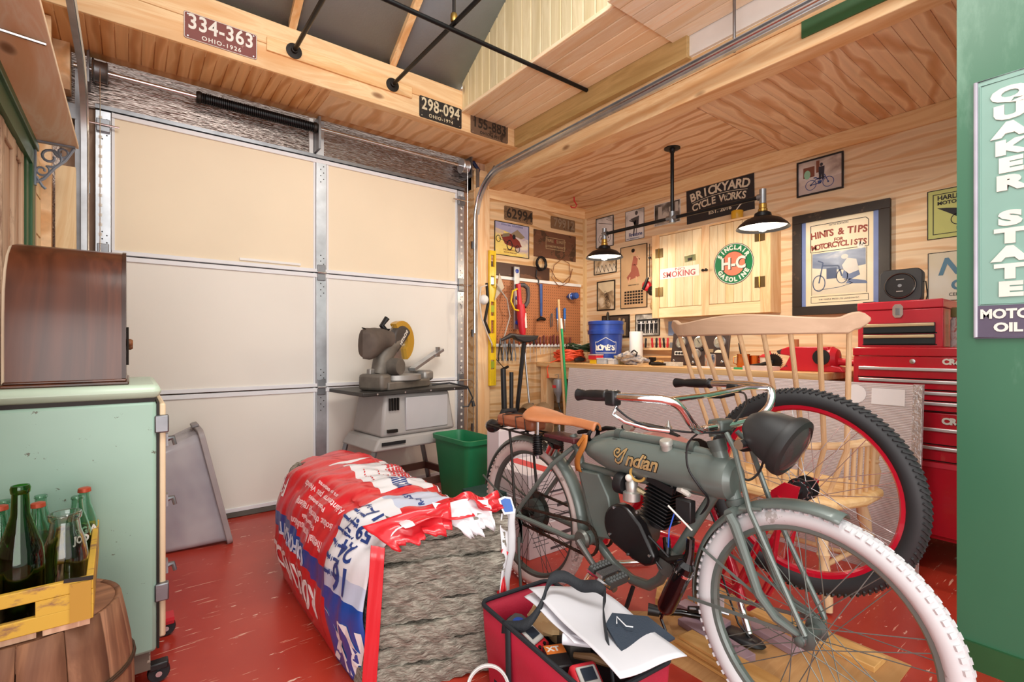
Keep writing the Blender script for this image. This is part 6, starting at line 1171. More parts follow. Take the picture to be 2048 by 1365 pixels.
B().box((-.22,-.232,.53),(-.15,-.212,.55)).o('name_plate',dark,bd); B().box((-.27,-.245,.455),(-.10,-.238,.475)).o('slot',ink,bd)
for sx,sy in ((-1,-1),(1,-1),(-1,1),(1,1)): B().bar((sx*.30,sy*.20,.42),(sx*.40,sy*.215,.0),.05,.012,(1,0,0)).o('leg',galv_d,tsw)
for sy in (-1,1): B().bar((-.37,sy*.21,.16),(.37,sy*.21,.16),.02,.05,(0,0,1)).o('brace',MAT('brace_rust','5d4138',.6),tsw)
for sx in (-1,1): B().bar((sx*.36,-.21,.16),(sx*.36,.21,.16),.02,.05,(0,0,1)).o('brace',bpy.data.materials['brace_rust'],tsw)
for x in (-.3,-.1,.1,.3): B().cyl((x,-.241,.787),(x,-.238,.787),.006,n=8).o('bolt',steel,tsw)
ms=thing('mitre_saw','dusty mitre saw with yellow guard on the table saw','mitre saw',T(1.47,3.22,.8005)@RZ(30)@Matrix.Scale(1.08,4)); al=MAT('cast_grey','9b9894',.4,.5,.2); aldk=MAT('cast_dark','6d675f',.55,.3,.3,14)
B().prism([(-.22,-.10),(.16,-.14),(.24,-.10),(.24,.10),(.05,.14),(-.20,.12)],0,.05).o('base',aldk,ms,bev=.008); B().lathe([(.0,.05),(.15,.05),(.155,.055),(.155,.085),(.0,.09)],32).o('turntable',al,ms); B().box((-.24,.02,.055),(.24,.05,.13)).o('fence',al,ms,bev=.006)
B().bar((.16,-.01,.11),(.40,-.02,.20),.05,.02).o('extension_arm',galv,ms); B().bar((.40,-.02,.20),(.50,-.03,.24),.06,.018).bar((.46,-.03,.19),(.46,-.03,.26),.02,.03).o('stop',galv,ms); B().box((.22,-.08,.03),(.33,.06,.10)).o('side_wing',al,ms,bev=.02); B().box((-.27,-.09,.0),(-.17,.09,.10)).o('side_wing',aldk,ms,bev=.02)
B().lathe([(.0,-.05),(.05,-.05),(.055,0),(.05,.05),(.0,.05)],20,T(-.10,-.05,.14)@RX(90)).o('pivot',aldk,ms); B().tube([(-.16,.02,.09),(-.13,.02,.18),(-.03,.02,.28),(.03,.02,.33)],[.05,.055,.06,.05],12).o('arm',aldk,ms)
HM2=frame((.03,.0,.30),(.9,0,-.43),(.43,0,.9),(0,-1,0))
B().lathe([(.0,.0),(.125,.0),(.125,.003),(.0,.003)],48,HM2).o('blade',steel,ms)
B().prism([(.132*math.cos(R(a)),.132*math.sin(R(a))) for a in range(-40,151,10)]+[(.06*math.cos(R(a)),.06*math.sin(R(a))) for a in range(150,-41,-20)],-.02,.025,HM2).o('blade_guard',MAT('guard_yellow','d8a73c',.25,0,.08,trans=.25),ms)
B().prism([(.10*math.cos(R(a)),.10*math.sin(R(a))) for a in range(60,260,15)],-.03,.034,HM2).o('upper_guard',MAT('guard_dark','433d39',.5,0,.2),ms,bev=.01)
text('HITACHI',.022,plwhite,ms,HM2@T(-.01,.02,.0355)@RZ(75),off=.001); B().tube([(.0,.06,.34),(-.05,.08,.40),(-.02,.06,.45)],.018,10).o('handle',black,ms); B().tube([(-.04,.03,.33),(-.03,.12,.34)],[.05,.045],14).o('motor',dark,ms)
def bagd(u,v):
    a=2*pi*v; w=.075+.035*u; h=.055+.045*u; s=1-.1*max(0,u-.85)/.15; s2=math.sqrt(max(0.0,1-(max(0,u-.7)/.3)**2))+.001; return (-.06-.25*u,.02+math.cos(a)*w*.7*s2,.31-.035*u+math.sin(a)*h*s+.01*math.sin(6*u+3*a))
B().grid(bagd,14,20).o('dust_bag',MAT('dust_cloth','5b5048',.85,0,.25,10),ms); B().cyl((-.315,.02,.375),(-.285,.02,.37),.004,n=6).o('bag_clip',dark,ms)
tag(B().tube([(1.66,3.06,.82),(1.78,3.03,.83),(1.90,2.98,.80),(1.93,2.96,.72),(1.90,2.97,.66),(1.86,2.99,.66)],.006,8).tube([(1.93,2.96,.70),(1.935,2.955,.66)],[.01,.014],8).o('power_cord',black),'black power cord with plug hanging off the saw table','cord')
# ---------------------------------------------------------------- green waste bin
wbn=thing('waste_bin','dark green plastic waste bin beside the saw stand','bin',T(1.735,2.765,0)@RZ(2)@Matrix.Diagonal((.97,.97,1.05,1))); 
def rr_poly(hx,hy,r):
    P=[]
    for cx_,cy_,a in ((hx-r,hy-r,0),(-hx+r,hy-r,90),(-hx+r,-hy+r,180),(hx-r,-hy+r,270)):
        for i in range(6): P.append((cx_+r*math.cos(R(a+18*i)),cy_+r*math.sin(R(a+18*i))))
    return P
def shell(levels,closed_bottom=True):
    V=[];F=[]; n=len(levels[0][0])
    for P,z in levels: V+=[(x,y,z) for x,y in P]
    for i in range(len(levels)-1):
        for k_ in range(n): F.append((i*n+k_,i*n+(k_+1)%n,(i+1)*n+(k_+1)%n,(i+1)*n+k_))
    if closed_bottom: F.append(tuple(range(n-1,-1,-1)))
    F.append(tuple((len(levels)-1)*n+k_ for k_ in range(n))) if closed_bottom else None
    b=B(); b.add(V,F); return b
shell([(rr_poly(.085,.15,.04),0),(rr_poly(.118,.215,.05),.45),(rr_poly(.130,.228,.055),.452),(rr_poly(.132,.23,.055),.478),(rr_poly(.122,.22,.05),.48),(rr_poly(.112,.208,.045),.44),(rr_poly(.08,.145,.035),.01)]).o('body',grn_pl,wbn)
# ---------------------------------------------------------------- clear tote lying on its side
tt=thing('storage_tote','clear grey storage tote lying on its side against the door','storage tote',T(.45,3.29,0)@RY(-12.5)); clear,nt,p=base('tote_clear'); p.inputs['Base Color'].default_value=lin('cfcad2'); p.inputs['Roughness'].default_value=.25; p.inputs['Alpha'].default_value=.62; nzz=N(nt,'ShaderNodeTexNoise',Scale=3.0); rrr=ramp(nt,[(.3,lin('bdb8c2')),(.7,lin('d8d4da'))]); nt.links.new(nzz.outputs['Fac'],rrr.inputs[0]); nt.links.new(rrr.outputs[0],p.inputs['Base Color'])
TM=frame((0,0,.33),(0,0,1),(0,1,0),(-1,0,0))
n_=24
for P0,z0,P1,z1,nm in ((rr_poly(.315,.195,.04),.0,rr_poly(.24,.14,.03),.40,'body'),):
    V=[(x,y,z0) for x,y in P0]+[(x,y,z1) for x,y in P1]; F=[(k_,(k_+1)%n_,n_+(k_+1)%n_,n_+k_) for k_ in range(n_)]+[tuple(n_+k_ for k_ in range(n_))]
    B().add(V,F,TM).o('body',clear,tt,solid=.004)
for z0,z1,hx,hy in ((.0,.028,.33,.21),): 
    Po,Pi=rr_poly(hx,hy,.045),rr_poly(hx-.018,hy-.018,.035); V=[(x,y,z0) for x,y in Po]+[(x,y,z1) for x,y in Po]+[(x,y,z1) for x,y in Pi]+[(x,y,z0) for x,y in Pi]; F=[]
    for r_ in range(4):
        for k_ in range(n_): F.append((r_*n_+k_,r_*n_+(k_+1)%n_,((r_+1)%4)*n_+(k_+1)%n_,((r_+1)%4)*n_+k_))
    B().add(V,F,TM).o('rim',MAT('tote_rim','a2999a',.45),tt,bev=.003)
B().box((.33,-.05,.005),(.345,.05,.04),TM).o('latch',MAT('tote_latch','8d8687',.45),tt,bev=.004)
# ---------------------------------------------------------------- cartons behind the rear wheel
cwht=MAT('carton_white','dcd3d6',.6,0,.05,4); cgrn=MAT('carton_green','17413c',.5,0,.08); cred=MAT('carton_red','cf3a36',.5); 
def carton(lb,x0,x1,y0,y1,z0,z1,m,stripe=None):
    t=thing('carton',lb,'carton',T((x0+x1)/2,(y0+y1)/2,z0)); w,d,h=(x1-x0)/2,(y1-y0)/2,z1-z0
    B().box((-w,-d,0),(w,d,h)).o('box',m,t,bev=.003); B().box((-.02,-d-.0008,h*.12),(w*.8,-d+.0002,h*.2)).o('print',grp,t); B().box((w*.25,-d-.0008,h*.5),(w*.85,-d+.0002,h*.62)).o('barcode',grp,t)
    for i in range(3): B().box((-w*.85,-d-.0008,h*(.35+.14*i)),(-w*.2,-d+.0002,h*(.37+.14*i))).o('print',grp,t)
    if stripe: B().box((-w*.3,-d,h),(w*.2,d,h+.0008)).o('stripe',stripe,t)
    return t
carton('white carton at the bottom of the stack behind the rear wheel',1.60,1.93,1.93,2.28,0,.165,cwht); carton('white carton second from the floor behind the rear wheel',1.595,1.925,1.94,2.29,.166,.30,cwht); carton('white carton with red printed top behind the rear wheel',1.60,1.93,1.935,2.28,.301,.43,cwht,cred)
carton('tall white carton behind the upper rear wheel',1.68,1.95,2.30,2.42,0,.60,cwht)
for i,(z0,z1,lb) in enumerate(((.22,.31,'upper dark green carton left of the rear wheel hub'),(.11,.2195,'lower dark green carton left of the rear wheel hub'),(.0,.1095,'brown carton under the dark green ones'))):
    t=thing('carton',lb,'carton',T(1.51,2.205,z0)); m=cgrn if i<2 else MAT('carton_brown','5d3d33',.6); B().box((-.075,-.10,0),(.08,.10,z1-z0)).o('box',m,t,bev=.003)
    if i<2: text('MONICE',.02,plwhite,t,frame((.0,-.1008,(z1-z0)/2),(1,0,0),(0,0,1),(0,-1,0)))
# ---------------------------------------------------------------- brooms and vacuum by the post
pbm=thing('push_broom','black push broom standing upside down by the pegboard','broom'); B().tube([(2.57,3.30,.02),(2.60,3.29,.6),(2.625,3.235,1.12)],[.016,.018,.02],10).o('handle',black,pbm); B().prism([(-.135,.0),(.135,.0),(.11,-.035),(.03,-.06),(-.03,-.06),(-.11,-.035)],-.03,.03,FB(2.625,1.18,3.22)).o('head',MAT('broom_head','232325',.5),pbm,bev=.01)
tag(B().tube([(2.96,3.05,.01),(2.985,3.2,1.50)],.012,10).o('broom_handle',WOOD('handle_wood','dcae7c','c98f58',2,knots=False)),'long pale wooden pole leaning on the bench','pole')
gh=thing('broom_handle','green pole with white cap leaning beside the wooden one','pole'); B().tube([(2.94,2.98,.01),(2.96,3.13,1.24)],.011,10).o('shaft',MAT('pole_green','1f9a5c',.35),gh); B().tube([(2.96,3.13,1.24),(2.961,3.142,1.33)],[.012,.010],10).o('cap',plwhite,gh)
vc=thing('vacuum','black vacuum with red handle and upright tubes by the post','vacuum')
B().tube([(2.20,2.86,.02),(2.20,2.86,.30),(2.22,2.88,.46)],[.14,.15,.10],20).o('body',black,vc); B().tube([(2.16,2.84,.46),(2.19,2.86,.54),(2.25,2.90,.55),(2.29,2.93,.47)],.013,10).o('handle',reddk,vc)
B().tube([(2.10,2.95,.30),(2.13,2.95,.48),(2.21,2.97,.60),(2.32,2.98,.60),(2.38,2.99,.47),(2.36,2.95,.28)],.022,10).o('hose',rubber,vc); B().cyl((2.335,3.10,.02),(2.335,3.14,.91),.022,n=14).o('tube',black,vc); B().cyl((2.40,3.12,.02),(2.425,3.15,.88),.017,n=14).o('tube',black,vc)
shv=thing('garden_tool','steel pole with grey clamp standing by the bench leg','pole'); B().cyl((2.72,3.20,.02),(2.70,3.33,1.1),.010,n=10).o('shaft',steel,shv); B().tube([(2.71,3.24,.48),(2.715,3.235,.56),(2.71,3.24,.60)],[.03,.022,.02],10).o('clamp',MAT('clamp_brown','6e5f50',.5),shv)
tag(B().grid(lambda u,v:(2.62+.24*(u-.5)*(1+.1*math.sin(9*v)),3.08+.10*math.cos(2*pi*v),.32+.30*(.5+.5*math.sin(2*pi*v))*(1-.3*(u-.5)**2)+.02*math.sin(9*u)),12,16).o('satchel',MAT('satchel_brown','7d6346',.7,0,.3,12)),'worn brown canvas satchel by the bench leg','satchel')
tag(B().box((2.50,2.98,0),(2.76,3.19,.30)).o('stool_box',WOOD('crate_wood','b98a5a','97683c',0)),'wooden box under the brown satchel','box')
# ---------------------------------------------------------------- mint cabinet with radio at the left
mintp=WORN('mint_enamel','98b8a8','626354',.38,amt=.635,sc_=16,sx=(1,1,1.2),soft=.01,var=.07); mc=thing('metal_cabinet','worn mint green enamel cabinet on casters at the left','cabinet')
B().box((-.345,1.94,.115),(.066,2.46,.915)).o('body',mintp,mc,bev=.012); B().box((-.345,1.925,.925),(.078,2.47,.968)).o('top',WORN('mint_top','b9cdb9','8a7a5e',.35,amt=.6,sc_=6,soft=.15),mc,bev=.020); B().box((-.34,1.945,.912),(.062,2.46,.927)).o('seam',dark,mc)
B().box((-.335,1.955,.055),(.05,2.44,.116)).o('plinth',WORN('plinth','b3a594','6e6256',.6,amt=.5,sc_=8),mc)
dcr=B().box((.072,1.952,.15),(.090,2.45,.905)).o('door',MAT('door_edge','e3cba8',.45,0,.05),mc,bev=.006); B().box((.066,1.948,.12),(.073,2.455,.91)).o('gasket',dark,mc)
for z in (.84,.30):
    h_=B().box((.060,1.936,z-.028),(.098,1.962,z+.028)).o('hinge',galv_d,mc,bev=.004)
for z in (.78,.58,.36): B().tube([(.09,2.0,z),(.112,2.0,z+.004),(.118,2.0,z-.02)],[.012,.008,.006],8).box((.09,1.985,z-.02),(.098,2.02,z+.02)).o('latch',galv_d,dcr)
def caster(c,m):
    b=B().lathe([(.01,-.012),(.028,-.012),(.031,-.006),(.031,.006),(.028,.012),(.01,.012)],18,T(*c)@RX(90)).o('caster_wheel',rubber,mc); B().box((c[0]-.026,c[1]-.018,c[2]+.012),(c[0]+.026,c[1]+.018,c[2]+.034)).o('caster_fork',m,b,bev=.004); B().cyl((c[0],c[1]-.02,c[2]),(c[0],c[1]-.014,c[2]),.009,n=10).o('axle',steel,b)
caster((.072,1.975,.0315),black); caster((.105,2.27,.0315),reddk); caster((-.27,1.99,.0315),black); caster((-.27,2.4,.0315),black)
B().box((.06,2.24,.062),(.13,2.30,.075)).o('caster_plate',reddk,mc)
ra=thing('radio','dark walnut cathedral radio on the mint cabinet','radio',T(0,0,.0)); wal=WOOD('walnut','5e321e','2b160d',2,sc_=5,stretch=.18,rough=.28,knots=False,hue=0,dist=.6)
prof=[(1.985,.985),(1.985,1.10),(1.987,1.18),(1.995,1.25),(2.015,1.31),(2.05,1.36),(2.10,1.395),(2.185,1.412)]; prof+=[(4.37-y,z) for y,z in prof[-2::-1]]
B().prism(prof,-.283,-.022,frame((0,0,0),(0,1,0),(0,0,1),(1,0,0))).o('case',wal,ra); B().prism([(2.185+(y-2.185)*.985,z-.004) for y,z in prof],-.290,-.283,frame((0,0,0),(0,1,0),(0,0,1),(1,0,0))).o('back_edge',MAT('ply_edge','c9b49a',.6),ra); B().prism([(2.185+(y-2.185)*1.01,z+.003) for y,z in prof],-.022,-.012,frame((0,0,0),(0,1,0),(0,0,1),(1,0,0))).o('front_panel',MAT('walnut_front','3a2014',.35,0,.2),ra)
B().box((-.292,1.972,.9685),(-.004,2.398,.978)).o('foot',wal,ra,bev=.003); B().box((-.287,1.978,.978),(-.010,2.392,.9865)).o('foot',wal,ra,bev=.003)
for y,z in ((2.02,1.10),(2.10,1.09),(2.27,1.09)): B().lathe([(.012,0),(.013,.012),(.009,.018)],14,T(-.012,y,z)@RY(90)).o('knob',MAT('knob_wood','7a4a2c',.4),ra)
B().cyl((-.008,1.995,1.03),(-.008,1.995,1.15),.004,n=6).o('trim_rod',dark,ra)
# ---------------------------------------------------------------- keg, crate and bottles
kg=thing('nail_keg','old brown wooden keg with wire hoops below the crate','keg',T(-.19,1.62,0)); kw=WOOD('keg_wood','8f6347','5f3b28',2,sc_=9,stretch=.15,rough=.75,knots=False,hue=.16)
def kr(z): return .165+.028*math.sin(pi*min(1,max(0,z/.46)))
st0=None; ns=14
for i in range(ns):
    if st0 is None:
        b=B(); a0,a1=R(-180/ns+.35),R(180/ns-.35)
        def fn(u,v):
            a=a0+(a1-a0)*u; z=.46*v; return (kr(z)*math.cos(a),kr(z)*math.sin(a),z)
        b.grid(fn,3,8); st0=b.o('stave',kw,kg,solid=.012,sm=60)
    else: spread(st0,kg,RZ(i*360/ns))
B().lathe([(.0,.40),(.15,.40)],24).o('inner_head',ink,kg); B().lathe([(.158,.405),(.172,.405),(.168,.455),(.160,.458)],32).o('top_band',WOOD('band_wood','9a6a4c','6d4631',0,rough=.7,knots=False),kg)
for z in (.30,.12): B().ring((0,0,z),(0,0,1),kr(z)+.008,.004,36,6).ring((0,0,z+.006),(0,0,1),kr(z)+.008,.003,36,6).o('wire_hoop',MAT('rust_wire','4d3a2c',.6,.5),kg)
CRM=T(-.067,1.478,.4625)@RZ(91)@RX(0); yc=WORN('crate_yellow','cda337','8a6340',.6,amt=.52,sc_=8,sx=(1,.4,1),soft=.06,var=.15)
# local: x along the long side (to +Y), y across to the left
cr_=thing('bottle_crate','worn yellow wooden bottle crate on the keg','crate',CRM)
Lc,Wc,Hc=.440,.27,.107
B().box((0,0,.012),(Lc,.013,Hc)).o('side',yc,cr_,bev=.002); B().box((0,Wc-.013,.012),(Lc,Wc,Hc)).o('side',yc,cr_,bev=.002)
# near end with a hand slot built from strips
B().box((-.014,0,.012),(0,Wc,.045)).o('end_board',yc,cr_,bev=.002); B().box((-.014,0,.078),(0,Wc,Hc)).o('end_board',yc,cr_,bev=.002); B().box((-.014,0,.045),(0,.095,.078)).o('end_board',yc,cr_); B().box((-.014,.185,.045),(0,Wc,.078)).o('end_board',yc,cr_)
B().box((Lc,0,.012),(Lc+.014,Wc,Hc)).o('end_board',yc,cr_,bev=.002)
for i in range(3): B().box((-.012,.006+i*.088,0),(Lc+.012,.084+i*.088,.0118)).o('slat',oldwood,cr_)
B().bar((-.0145,.0,.104),(-.0145,.05,.1095),.004,.008).o('wire_edge',dark,cr_); B().box((-.0175,.004,.014),(-.0143,.04,.100)).o('corner_board',WORN('corner_y','b3862d','6b4a31',.65,amt=.5,sc_=9,sx=(1,1,.3)),cr_)
def glass(name,col,rough=.02):
    m,nt,p=base(name); p.inputs['Base Color'].default_value=lin(col); p.inputs['Roughness'].default_value=rough; p.inputs['Transmission Weight'].default_value=1; p.inputs['IOR'].default_value=1.45
    nz=N(nt,'ShaderNodeTexNoise',Scale=4.0); r=ramp(nt,[(.3,tuple(x*.92 for x in lin(col)[:3])+(1,)),(.7,lin(col))]); nt.links.new(nz.outputs['Fac'],r.inputs[0]); nt.links.new(r.outputs[0],p.inputs['Base Color']); return m
gclr=glass('glass_clear','f4f8f5'); gcoke=glass('glass_green','d5efe0'); gdark=glass('glass_dark','4f9a3a'); wine=MAT('dark_wine','0f1408',.3); gcola=glass('glass_aqua','c2e6d2')
def bottle(lb,x,y,prof,m,cap=None,z0=.4748,liq=None,group=None):
    t=thing('bottle',lb,'bottle',T(x,y,z0)); th=.0025; inner=[(max(.001,r-th),z+(th if i==0 else 0)) for i,(r,z) in enumerate(prof[1:-1])]
    B().lathe([(.0005,.0)]+prof[1:]+[(max(.002,prof[-1][0]-th),prof[-1][1])]+inner[::-1]+[(.0005,inner[0][1]+.001)],26).o('glass',m,t)
    if cap: B().lathe([(.0145,prof[-1][1]-.009),(.0155,prof[-1][1]-.008),(.0145,prof[-1][1]+.002),(.010,prof[-1][1]+.004),(.0,prof[-1][1]+.004)],18).o('cap',cap,t)
    if liq:
        q=[(max(.001,r-th-.0004),z) for r,z in prof[1:] if z<liq]; B().lathe([(.0005,.005)]+[(r,z+.004) for r,z in q]+[(q[-1][0],liq),(.0005,liq)],22).o('liquid',wine,t)
    return t
coke=[(0,0),(.028,0),(.030,.004),(.029,.03),(.026,.055),(.0295,.085),(.029,.11),(.022,.14),(.0145,.165),(.0125,.19),(.0125,.198),(.014,.20),(.0135,.206)]
milk=[(0,0),(.041,0),(.043,.004),(.043,.11),(.038,.145),(.030,.17),(.027,.195),(.031,.20),(.032,.212),(.029,.215)]
cham=[(0,0),(.040,0),(.042,.004),(.042,.13),(.038,.165),(.026,.205),(.0165,.24),(.0145,.285),(.0165,.288),(.0175,.298),(.0155,.304)]
rcap=MAT('crown_cap','b0492f',.4,.3,.15)
bottle('tall dark green champagne style bottle in the crate front',-.195,1.545,cham,gdark,liq=.11); bottle('wide mouthed clear glass milk bottle in the crate',-.125,1.60,milk,gclr); bottle('second wide mouthed clear bottle at the left picture edge',-.285,1.58,milk,gclr)
b1=bottle('green soda bottle with orange cap at the crate back corner',-.105,1.87,coke,gcola,rcap); b2=bottle('open green soda bottle in front of the corner one',-.115,1.79,coke,gcola); bottle('green soda bottle with orange cap in the crate middle',-.19,1.765,coke,gcola,rcap); bottle('open green soda bottle behind the middle capped one',-.195,1.86,coke,gcola); bottle('capped soda bottle at the left edge of the picture',-.262,1.79,coke,gcola,rcap); bottle('open soda bottle behind the leftmost capped one',-.265,1.86,coke,gcola)
for o_,s in ((b1,'GA'),(b2,'JO')): text(s,.02,plwhite,o_,frame((.012,-.0285,.095),(.92,.38,0),(0,0,1),(.38,-.92,0)),off=.001)
# ---------------------------------------------------------------- open red tool bag
tb_=thing('tool_bag','open red fabric tool bag with black trim in front','tool bag',T(1.015,1.05,0)@RZ(-4)); rf_=MAT('bag_fabric','b41f3a',.55,0,.1,8,bump=.1,bs=200); web=MAT('webbing','1d2127',.7,0,.1,bump=.2,bs=300)
def rim(hx,hy): return rr_poly(hx,hy,.03)
V=[];F=[]; lv=[(rim(.125,.25),.002),(rim(.13,.255),.09),(rim(.138,.262),.18),(rim(.14,.268),.262)]
n_=24
for P,z in lv: V+=[(x,y,z) for x,y in P]
for i in range(3):
    for k_ in range(n_): F.append((i*n_+k_,i*n_+(k_+1)%n_,(i+1)*n_+(k_+1)%n_,(i+1)*n_+k_))
F.append(tuple(range(n_-1,-1,-1)))
B().add(V,F).o('body',rf_,tb_,solid=.005); B().tube([(x,y,.262) for x,y in rim(.14,.268)],.007,8,closed=True).o('rim_binding',web,tb_)
for x0,x1 in ((-.03,.0),): B().add([(-.1435,.08,.02),(-.1435,.105,.02),(-.148,.105,.26),(-.148,.08,.26)],[(0,1,2,3)]).o('strap',web,tb_,solid=.003)
def ribbon(pts,wd,name,mat,parent,side=(0,0,1)):
    P=[Vector(p) for p in pts]; V=[];F=[]; Q=[]
    for i in range(len(P)-1):
        for k_ in range(4):
            t=k_/4; p0,p1,p2,p3=P[max(0,i-1)],P[i],P[i+1],P[min(len(P)-1,i+2)]
            Q.append(.5*((2*p1)+(-p0+p2)*t+(2*p0-5*p1+4*p2-p3)*t*t+(-p0+3*p1-3*p2+p3)*t**3))
    Q.append(P[-1])
    s=Vector(side).normalized()*wd/2
    for q in Q: V+= [tuple(q-s),tuple(q+s)]
    F=[(2*i,2*i+1,2*i+3,2*i+2) for i in range(len(Q)-1)]
    return B().add(V,F).o(name,mat,parent,solid=.003,sm=60)
ribbon([(-.15,.12,.255),(-.11,.06,.275),(-.06,.05,.32),(-.01,.07,.375),(.03,.05,.385),(.055,.0,.37),(.075,-.04,.38),(.085,-.07,.37),(.06,-.09,.36),(.02,-.13,.35),(-.03,-.20,.31),(-.06,-.25,.25)],.034,'carry_handle',web,tb_,(.35,.35,.85))
B().box((-.13,-.005,.02),(.13,.005,.2)).o('divider',web,tb_)
den=MAT('denim_flap','2f3a48',.75,0,.12,bump=.2,bs=250); B().prism([(-.09,-.06),(.09,-.06),(.085,.03),(.0,.085),(-.05,.06)],0,.006,T(.06,-.205,.32)@RX(12)).o('flap',den,tb_); B().tube([(.03,-.17,.345),(.05,-.15,.348),(.045,-.19,.342),(.06,-.2,.34)],.0018,5).o('thread',paper,tb_)
# contents (each its own thing)
Z=.20
def tape(lb,x,y,z,rz,body,face,s=1.0,tilt=0):
    t=thing('tape_measure',lb,'tape measure',T(x,y,z)@RZ(rz)@RX(tilt)); B().prism([(-.036*s,-.03*s),(.03*s,-.03*s),(.037*s,-.02*s),(.037*s,.018*s),(.025*s,.034*s),(-.025*s,.034*s),(-.037*s,.02*s)],0,.04*s).o('case',body,t,bev=.005); B().lathe([(.0,.0),(.022*s,.0),(.02*s,.004)],20,T(0,0,.04*s)).o('face',face,t); B().box((-.012*s,.028*s,.01*s),(.012*s,.036*s,.036*s)).o('lock',black,t); return t
def lasr(lb,x,y,z,rz,s=1.0):
    t=thing('digital_tool',lb,'tool',T(x,y,z)@RZ(rz)@RX(25)); B().box((-.036*s,-.045*s,0),(.036*s,.045*s,.05*s)).o('case',reddk,t,bev=.010); B().box((-.026*s,-.022*s,.05*s),(.026*s,.03*s,.058*s)).o('bezel',greyp,t,bev=.004); B().box((-.017*s,-.008*s,.058*s),(.017*s,.022*s,.061*s)).o('screen',MAT('screen'+lb[:5],'27303a',.15),t)
    for i in (-1,1): B().cyl((i*.012*s,-.034*s,.05*s),(i*.012*s,-.034*s,.054*s),.005*s,n=8).o('button',dark,t)
    B().box((-.036*s,-.047*s,.0),(.036*s,-.03*s,.03*s)).o('boot',black,t,bev=.004); return t
bxf=tag(B().box((-.10,-.20,0),(.10,.20,.17)).o('tool_tray',web),'black tray of loose tools filling the tool bag','tray'); bxf.matrix_world=T(.985,1.05,.012)@RZ(-4)
tape('dark tape measure with blue label in the tool bag corner',.945,1.205,.19,20,MAT('tape_grey','4b4a48',.4),MAT('tape_blue','24499c',.35),1.15,20); lasr('first red digital measuring tool in the far bag corner',.925,1.125,.195,15,1.0); lasr('second red digital measuring tool near the bag front',.93,.895,.195,-20,1.05)
tag(blobby(.05,.085,.045,41,.22).o('tan_glove',MAT('tan_cloth','d9b583',.8,0,.1)),'rolled tan work cloth beneath the white papers','cloth').matrix_world=T(1.04,1.14,.185)@RZ(20)
t=thing('knife','wooden handled knife in the tool bag','knife',T(.955,1.06,.20)@RZ(30)@RX(15)); B().tube([(0,.06,0),(0,.03,.004),(0,-.02,.002),(0,-.05,0)],[.008,.016,.014,.010],10).o('handle',WORN('knife_wood','8a6844','4e3a28',.6,amt=.5,sc_=20),t); B().box((-.008,-.11,-.001),(.008,-.05,.001)).o('blade',steel,t)
tag(B().box((-.03,-.06,0),(.03,.06,.07)).o('steel_box',MAT('box_steel','8d8882',.3,.7)),'grey metal box in the middle of the tool bag','box').matrix_world=T(1.02,1.03,.185)@RZ(-25)
t=thing('battery_box','black box with orange label in the tool bag','box',T(.93,1.0,.19)@RZ(-25)); B().box((-.03,-.05,0),(.03,.05,.05)).o('case',black,t,bev=.004); B().box((-.028,.005,.05),(.028,.045,.0508)).o('label',MAT('lbl_orange','d9752f',.4),t); text('XT',.02,plwhite,t,T(-.005,.025,.0512),off=.001)
tag(B().tube([(0,0,.0),(.02,-.05,.01),(.05,-.10,.0)],[.008,.012,.006],8).o('wood_stick',MAT('stick_brown','7a5b3c',.6)),'short brown stick between the tools in the bag','stick').matrix_world=T(.965,.97,.24)
# papers on top of the bag
def sheet(lb,P,seed,amp=.006):
    random.seed(seed); a,b_,c,d=[Vector(q) for q in P]; k1=random.random()*6
    def fn(u,v): q=a.lerp(b_,u).lerp(d.lerp(c,u),v); return q+Vector((0,0,amp*math.sin(5*u+3*v+k1)+amp*.7*math.sin(9*v-2*u+k1)))
    o=B().grid(fn,14,20).o('paper_sheet',MAT('paper%d'%seed,'dcdce2',.6,0,.03),solid=.002,sm=60); return tag(o,lb,'paper')
sheet('large white folded paper lying across the tool bag',[(.985,1.19,.325),(1.19,1.125,.318),(1.085,.70,.318),(.90,.755,.322)],1); sheet('lower white paper peeking out under the folded one',[(.97,1.195,.312),(1.06,1.19,.308),(.99,.88,.305),(.925,.93,.302)],2,.004)
tag(B().tube([(.93,.98,.293),(1.0,.90,.293)],.014,14).o('paper_roll',MAT('roll_white','dcdce2',.6)),'small rolled white paper under the sheets','paper')
b=B()
for i in range(5): b.ring((.836-.004*i,1.20-.006*i,.075+.004*i),(-.55,-.72,.42),.062-.004*(i%2),.0028,36,6)
tag(b.o('wire_coil',MAT('coil_white','d9d9d6',.35)),'coil of white cable leaning on the red tool bag','cable')
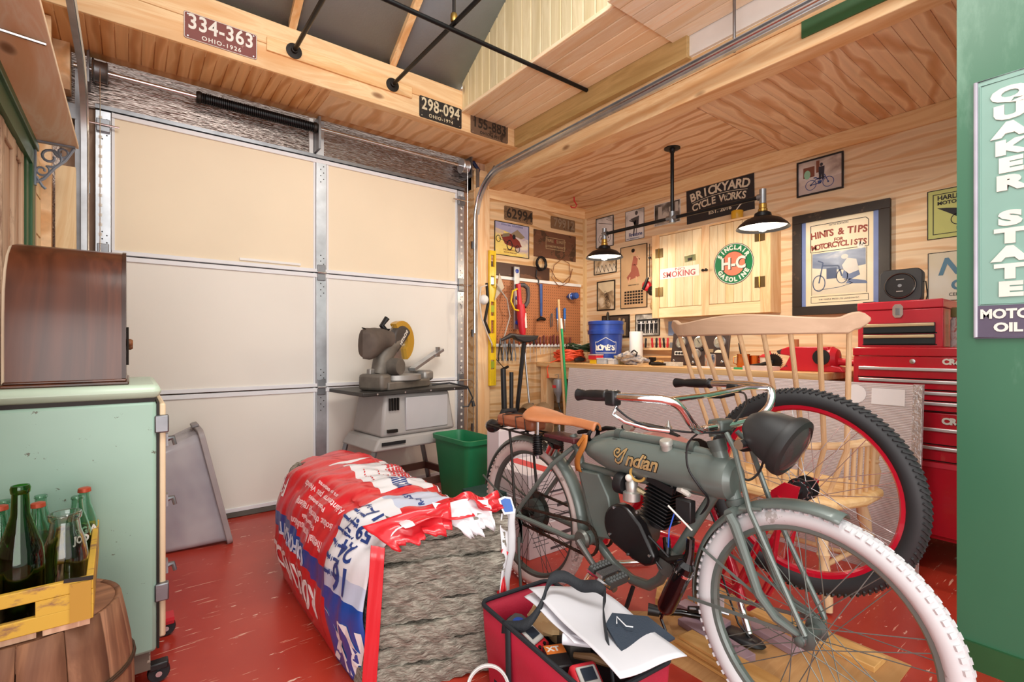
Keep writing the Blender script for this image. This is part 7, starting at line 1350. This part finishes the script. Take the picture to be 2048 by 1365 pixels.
# ---------------------------------------------------------------- boards and cardboard on the floor
cbd=thing('cardboard_sheet','flat brown cardboard sheet on the floor under the bikes','cardboard'); B().box((1.47,.50,.0),(2.10,1.22,.005)).o('sheet',card,cbd); B().bar((1.5,1.10,.012),(1.62,1.24,.03),.16,.004).o('folded_edge',card,cbd)
tb2=WOOD('floor_board','dcae6e','c48f4d',1,sc_=9,knots=False,hue=.12); mv=WORN('mauve_board','a98d98','7d6671',.6,amt=.62,sc_=7)
def board(lb,p,q,wd,th,m):
    o=B().bar(p,q,wd,th).o('board',m,bev=.002); return tag(o,lb,'board')
def strips(lb,p,q,wd,th,n,mats):
    t=thing('board_stack',lb,'boards'); p,q=Vector(p),Vector(q)
    for i in range(n): dz=Vector((0,0,th*(i+.5))); sh=Vector((.01*(i%2),-.015*i,0)); B().bar(p+dz+sh,q+dz+sh,wd,th*.96).o('plank',mats[i%len(mats)],t,bev=.0015)
strips('stack of thin pine strips before the mauve board',(1.585,1.08,.0055),(1.555,.70,.0055),.075,.011,4,[tb2])
board('mauve painted board lying on the cardboard',(1.72,1.12,.018),(1.665,.84,.018),.075,.024,mv); board('shorter mauve board tucked under the black handlebar',(1.77,1.17,.043),(1.76,.97,.043),.06,.024,mv); board('mauve scrap board behind the front wheel',(1.90,.96,.018),(1.86,.76,.018),.07,.024,mv)
board('pine block under the red bicycle tank',(1.86,1.30,.035),(1.70,1.20,.035),.07,.068,tb2); board('pine plank lying towards the red wheel',(2.02,1.02,.015),(2.0,.56,.015),.10,.02,tb2)
tag(B().bar((1.56,.86,.0065),(1.60,.80,.0065),.03,.001).o('white_label',paper),'small white paper slip on the cardboard','paper')
hb2=thing('handlebar','loose black handlebar with brake lever on the floor boards','handlebar'); B().tube([(1.60,1.15,.075),(1.66,1.10,.075),(1.70,1.04,.072),(1.72,.99,.07)],.014,12).o('bar',blackg,hb2); B().tube([(1.575,1.185,.078),(1.60,1.15,.075)],[.022,.019],12).o('grip',black,hb2); B().tube([(1.67,1.07,.095),(1.68,1.02,.11),(1.70,.98,.10)],[.012,.014,.008],8).o('lever_clamp',black,hb2); B().tube([(1.66,1.06,.105),(1.70,.97,.12),(1.72,.94,.115)],.005,8).o('brake_lever',galv,hb2)
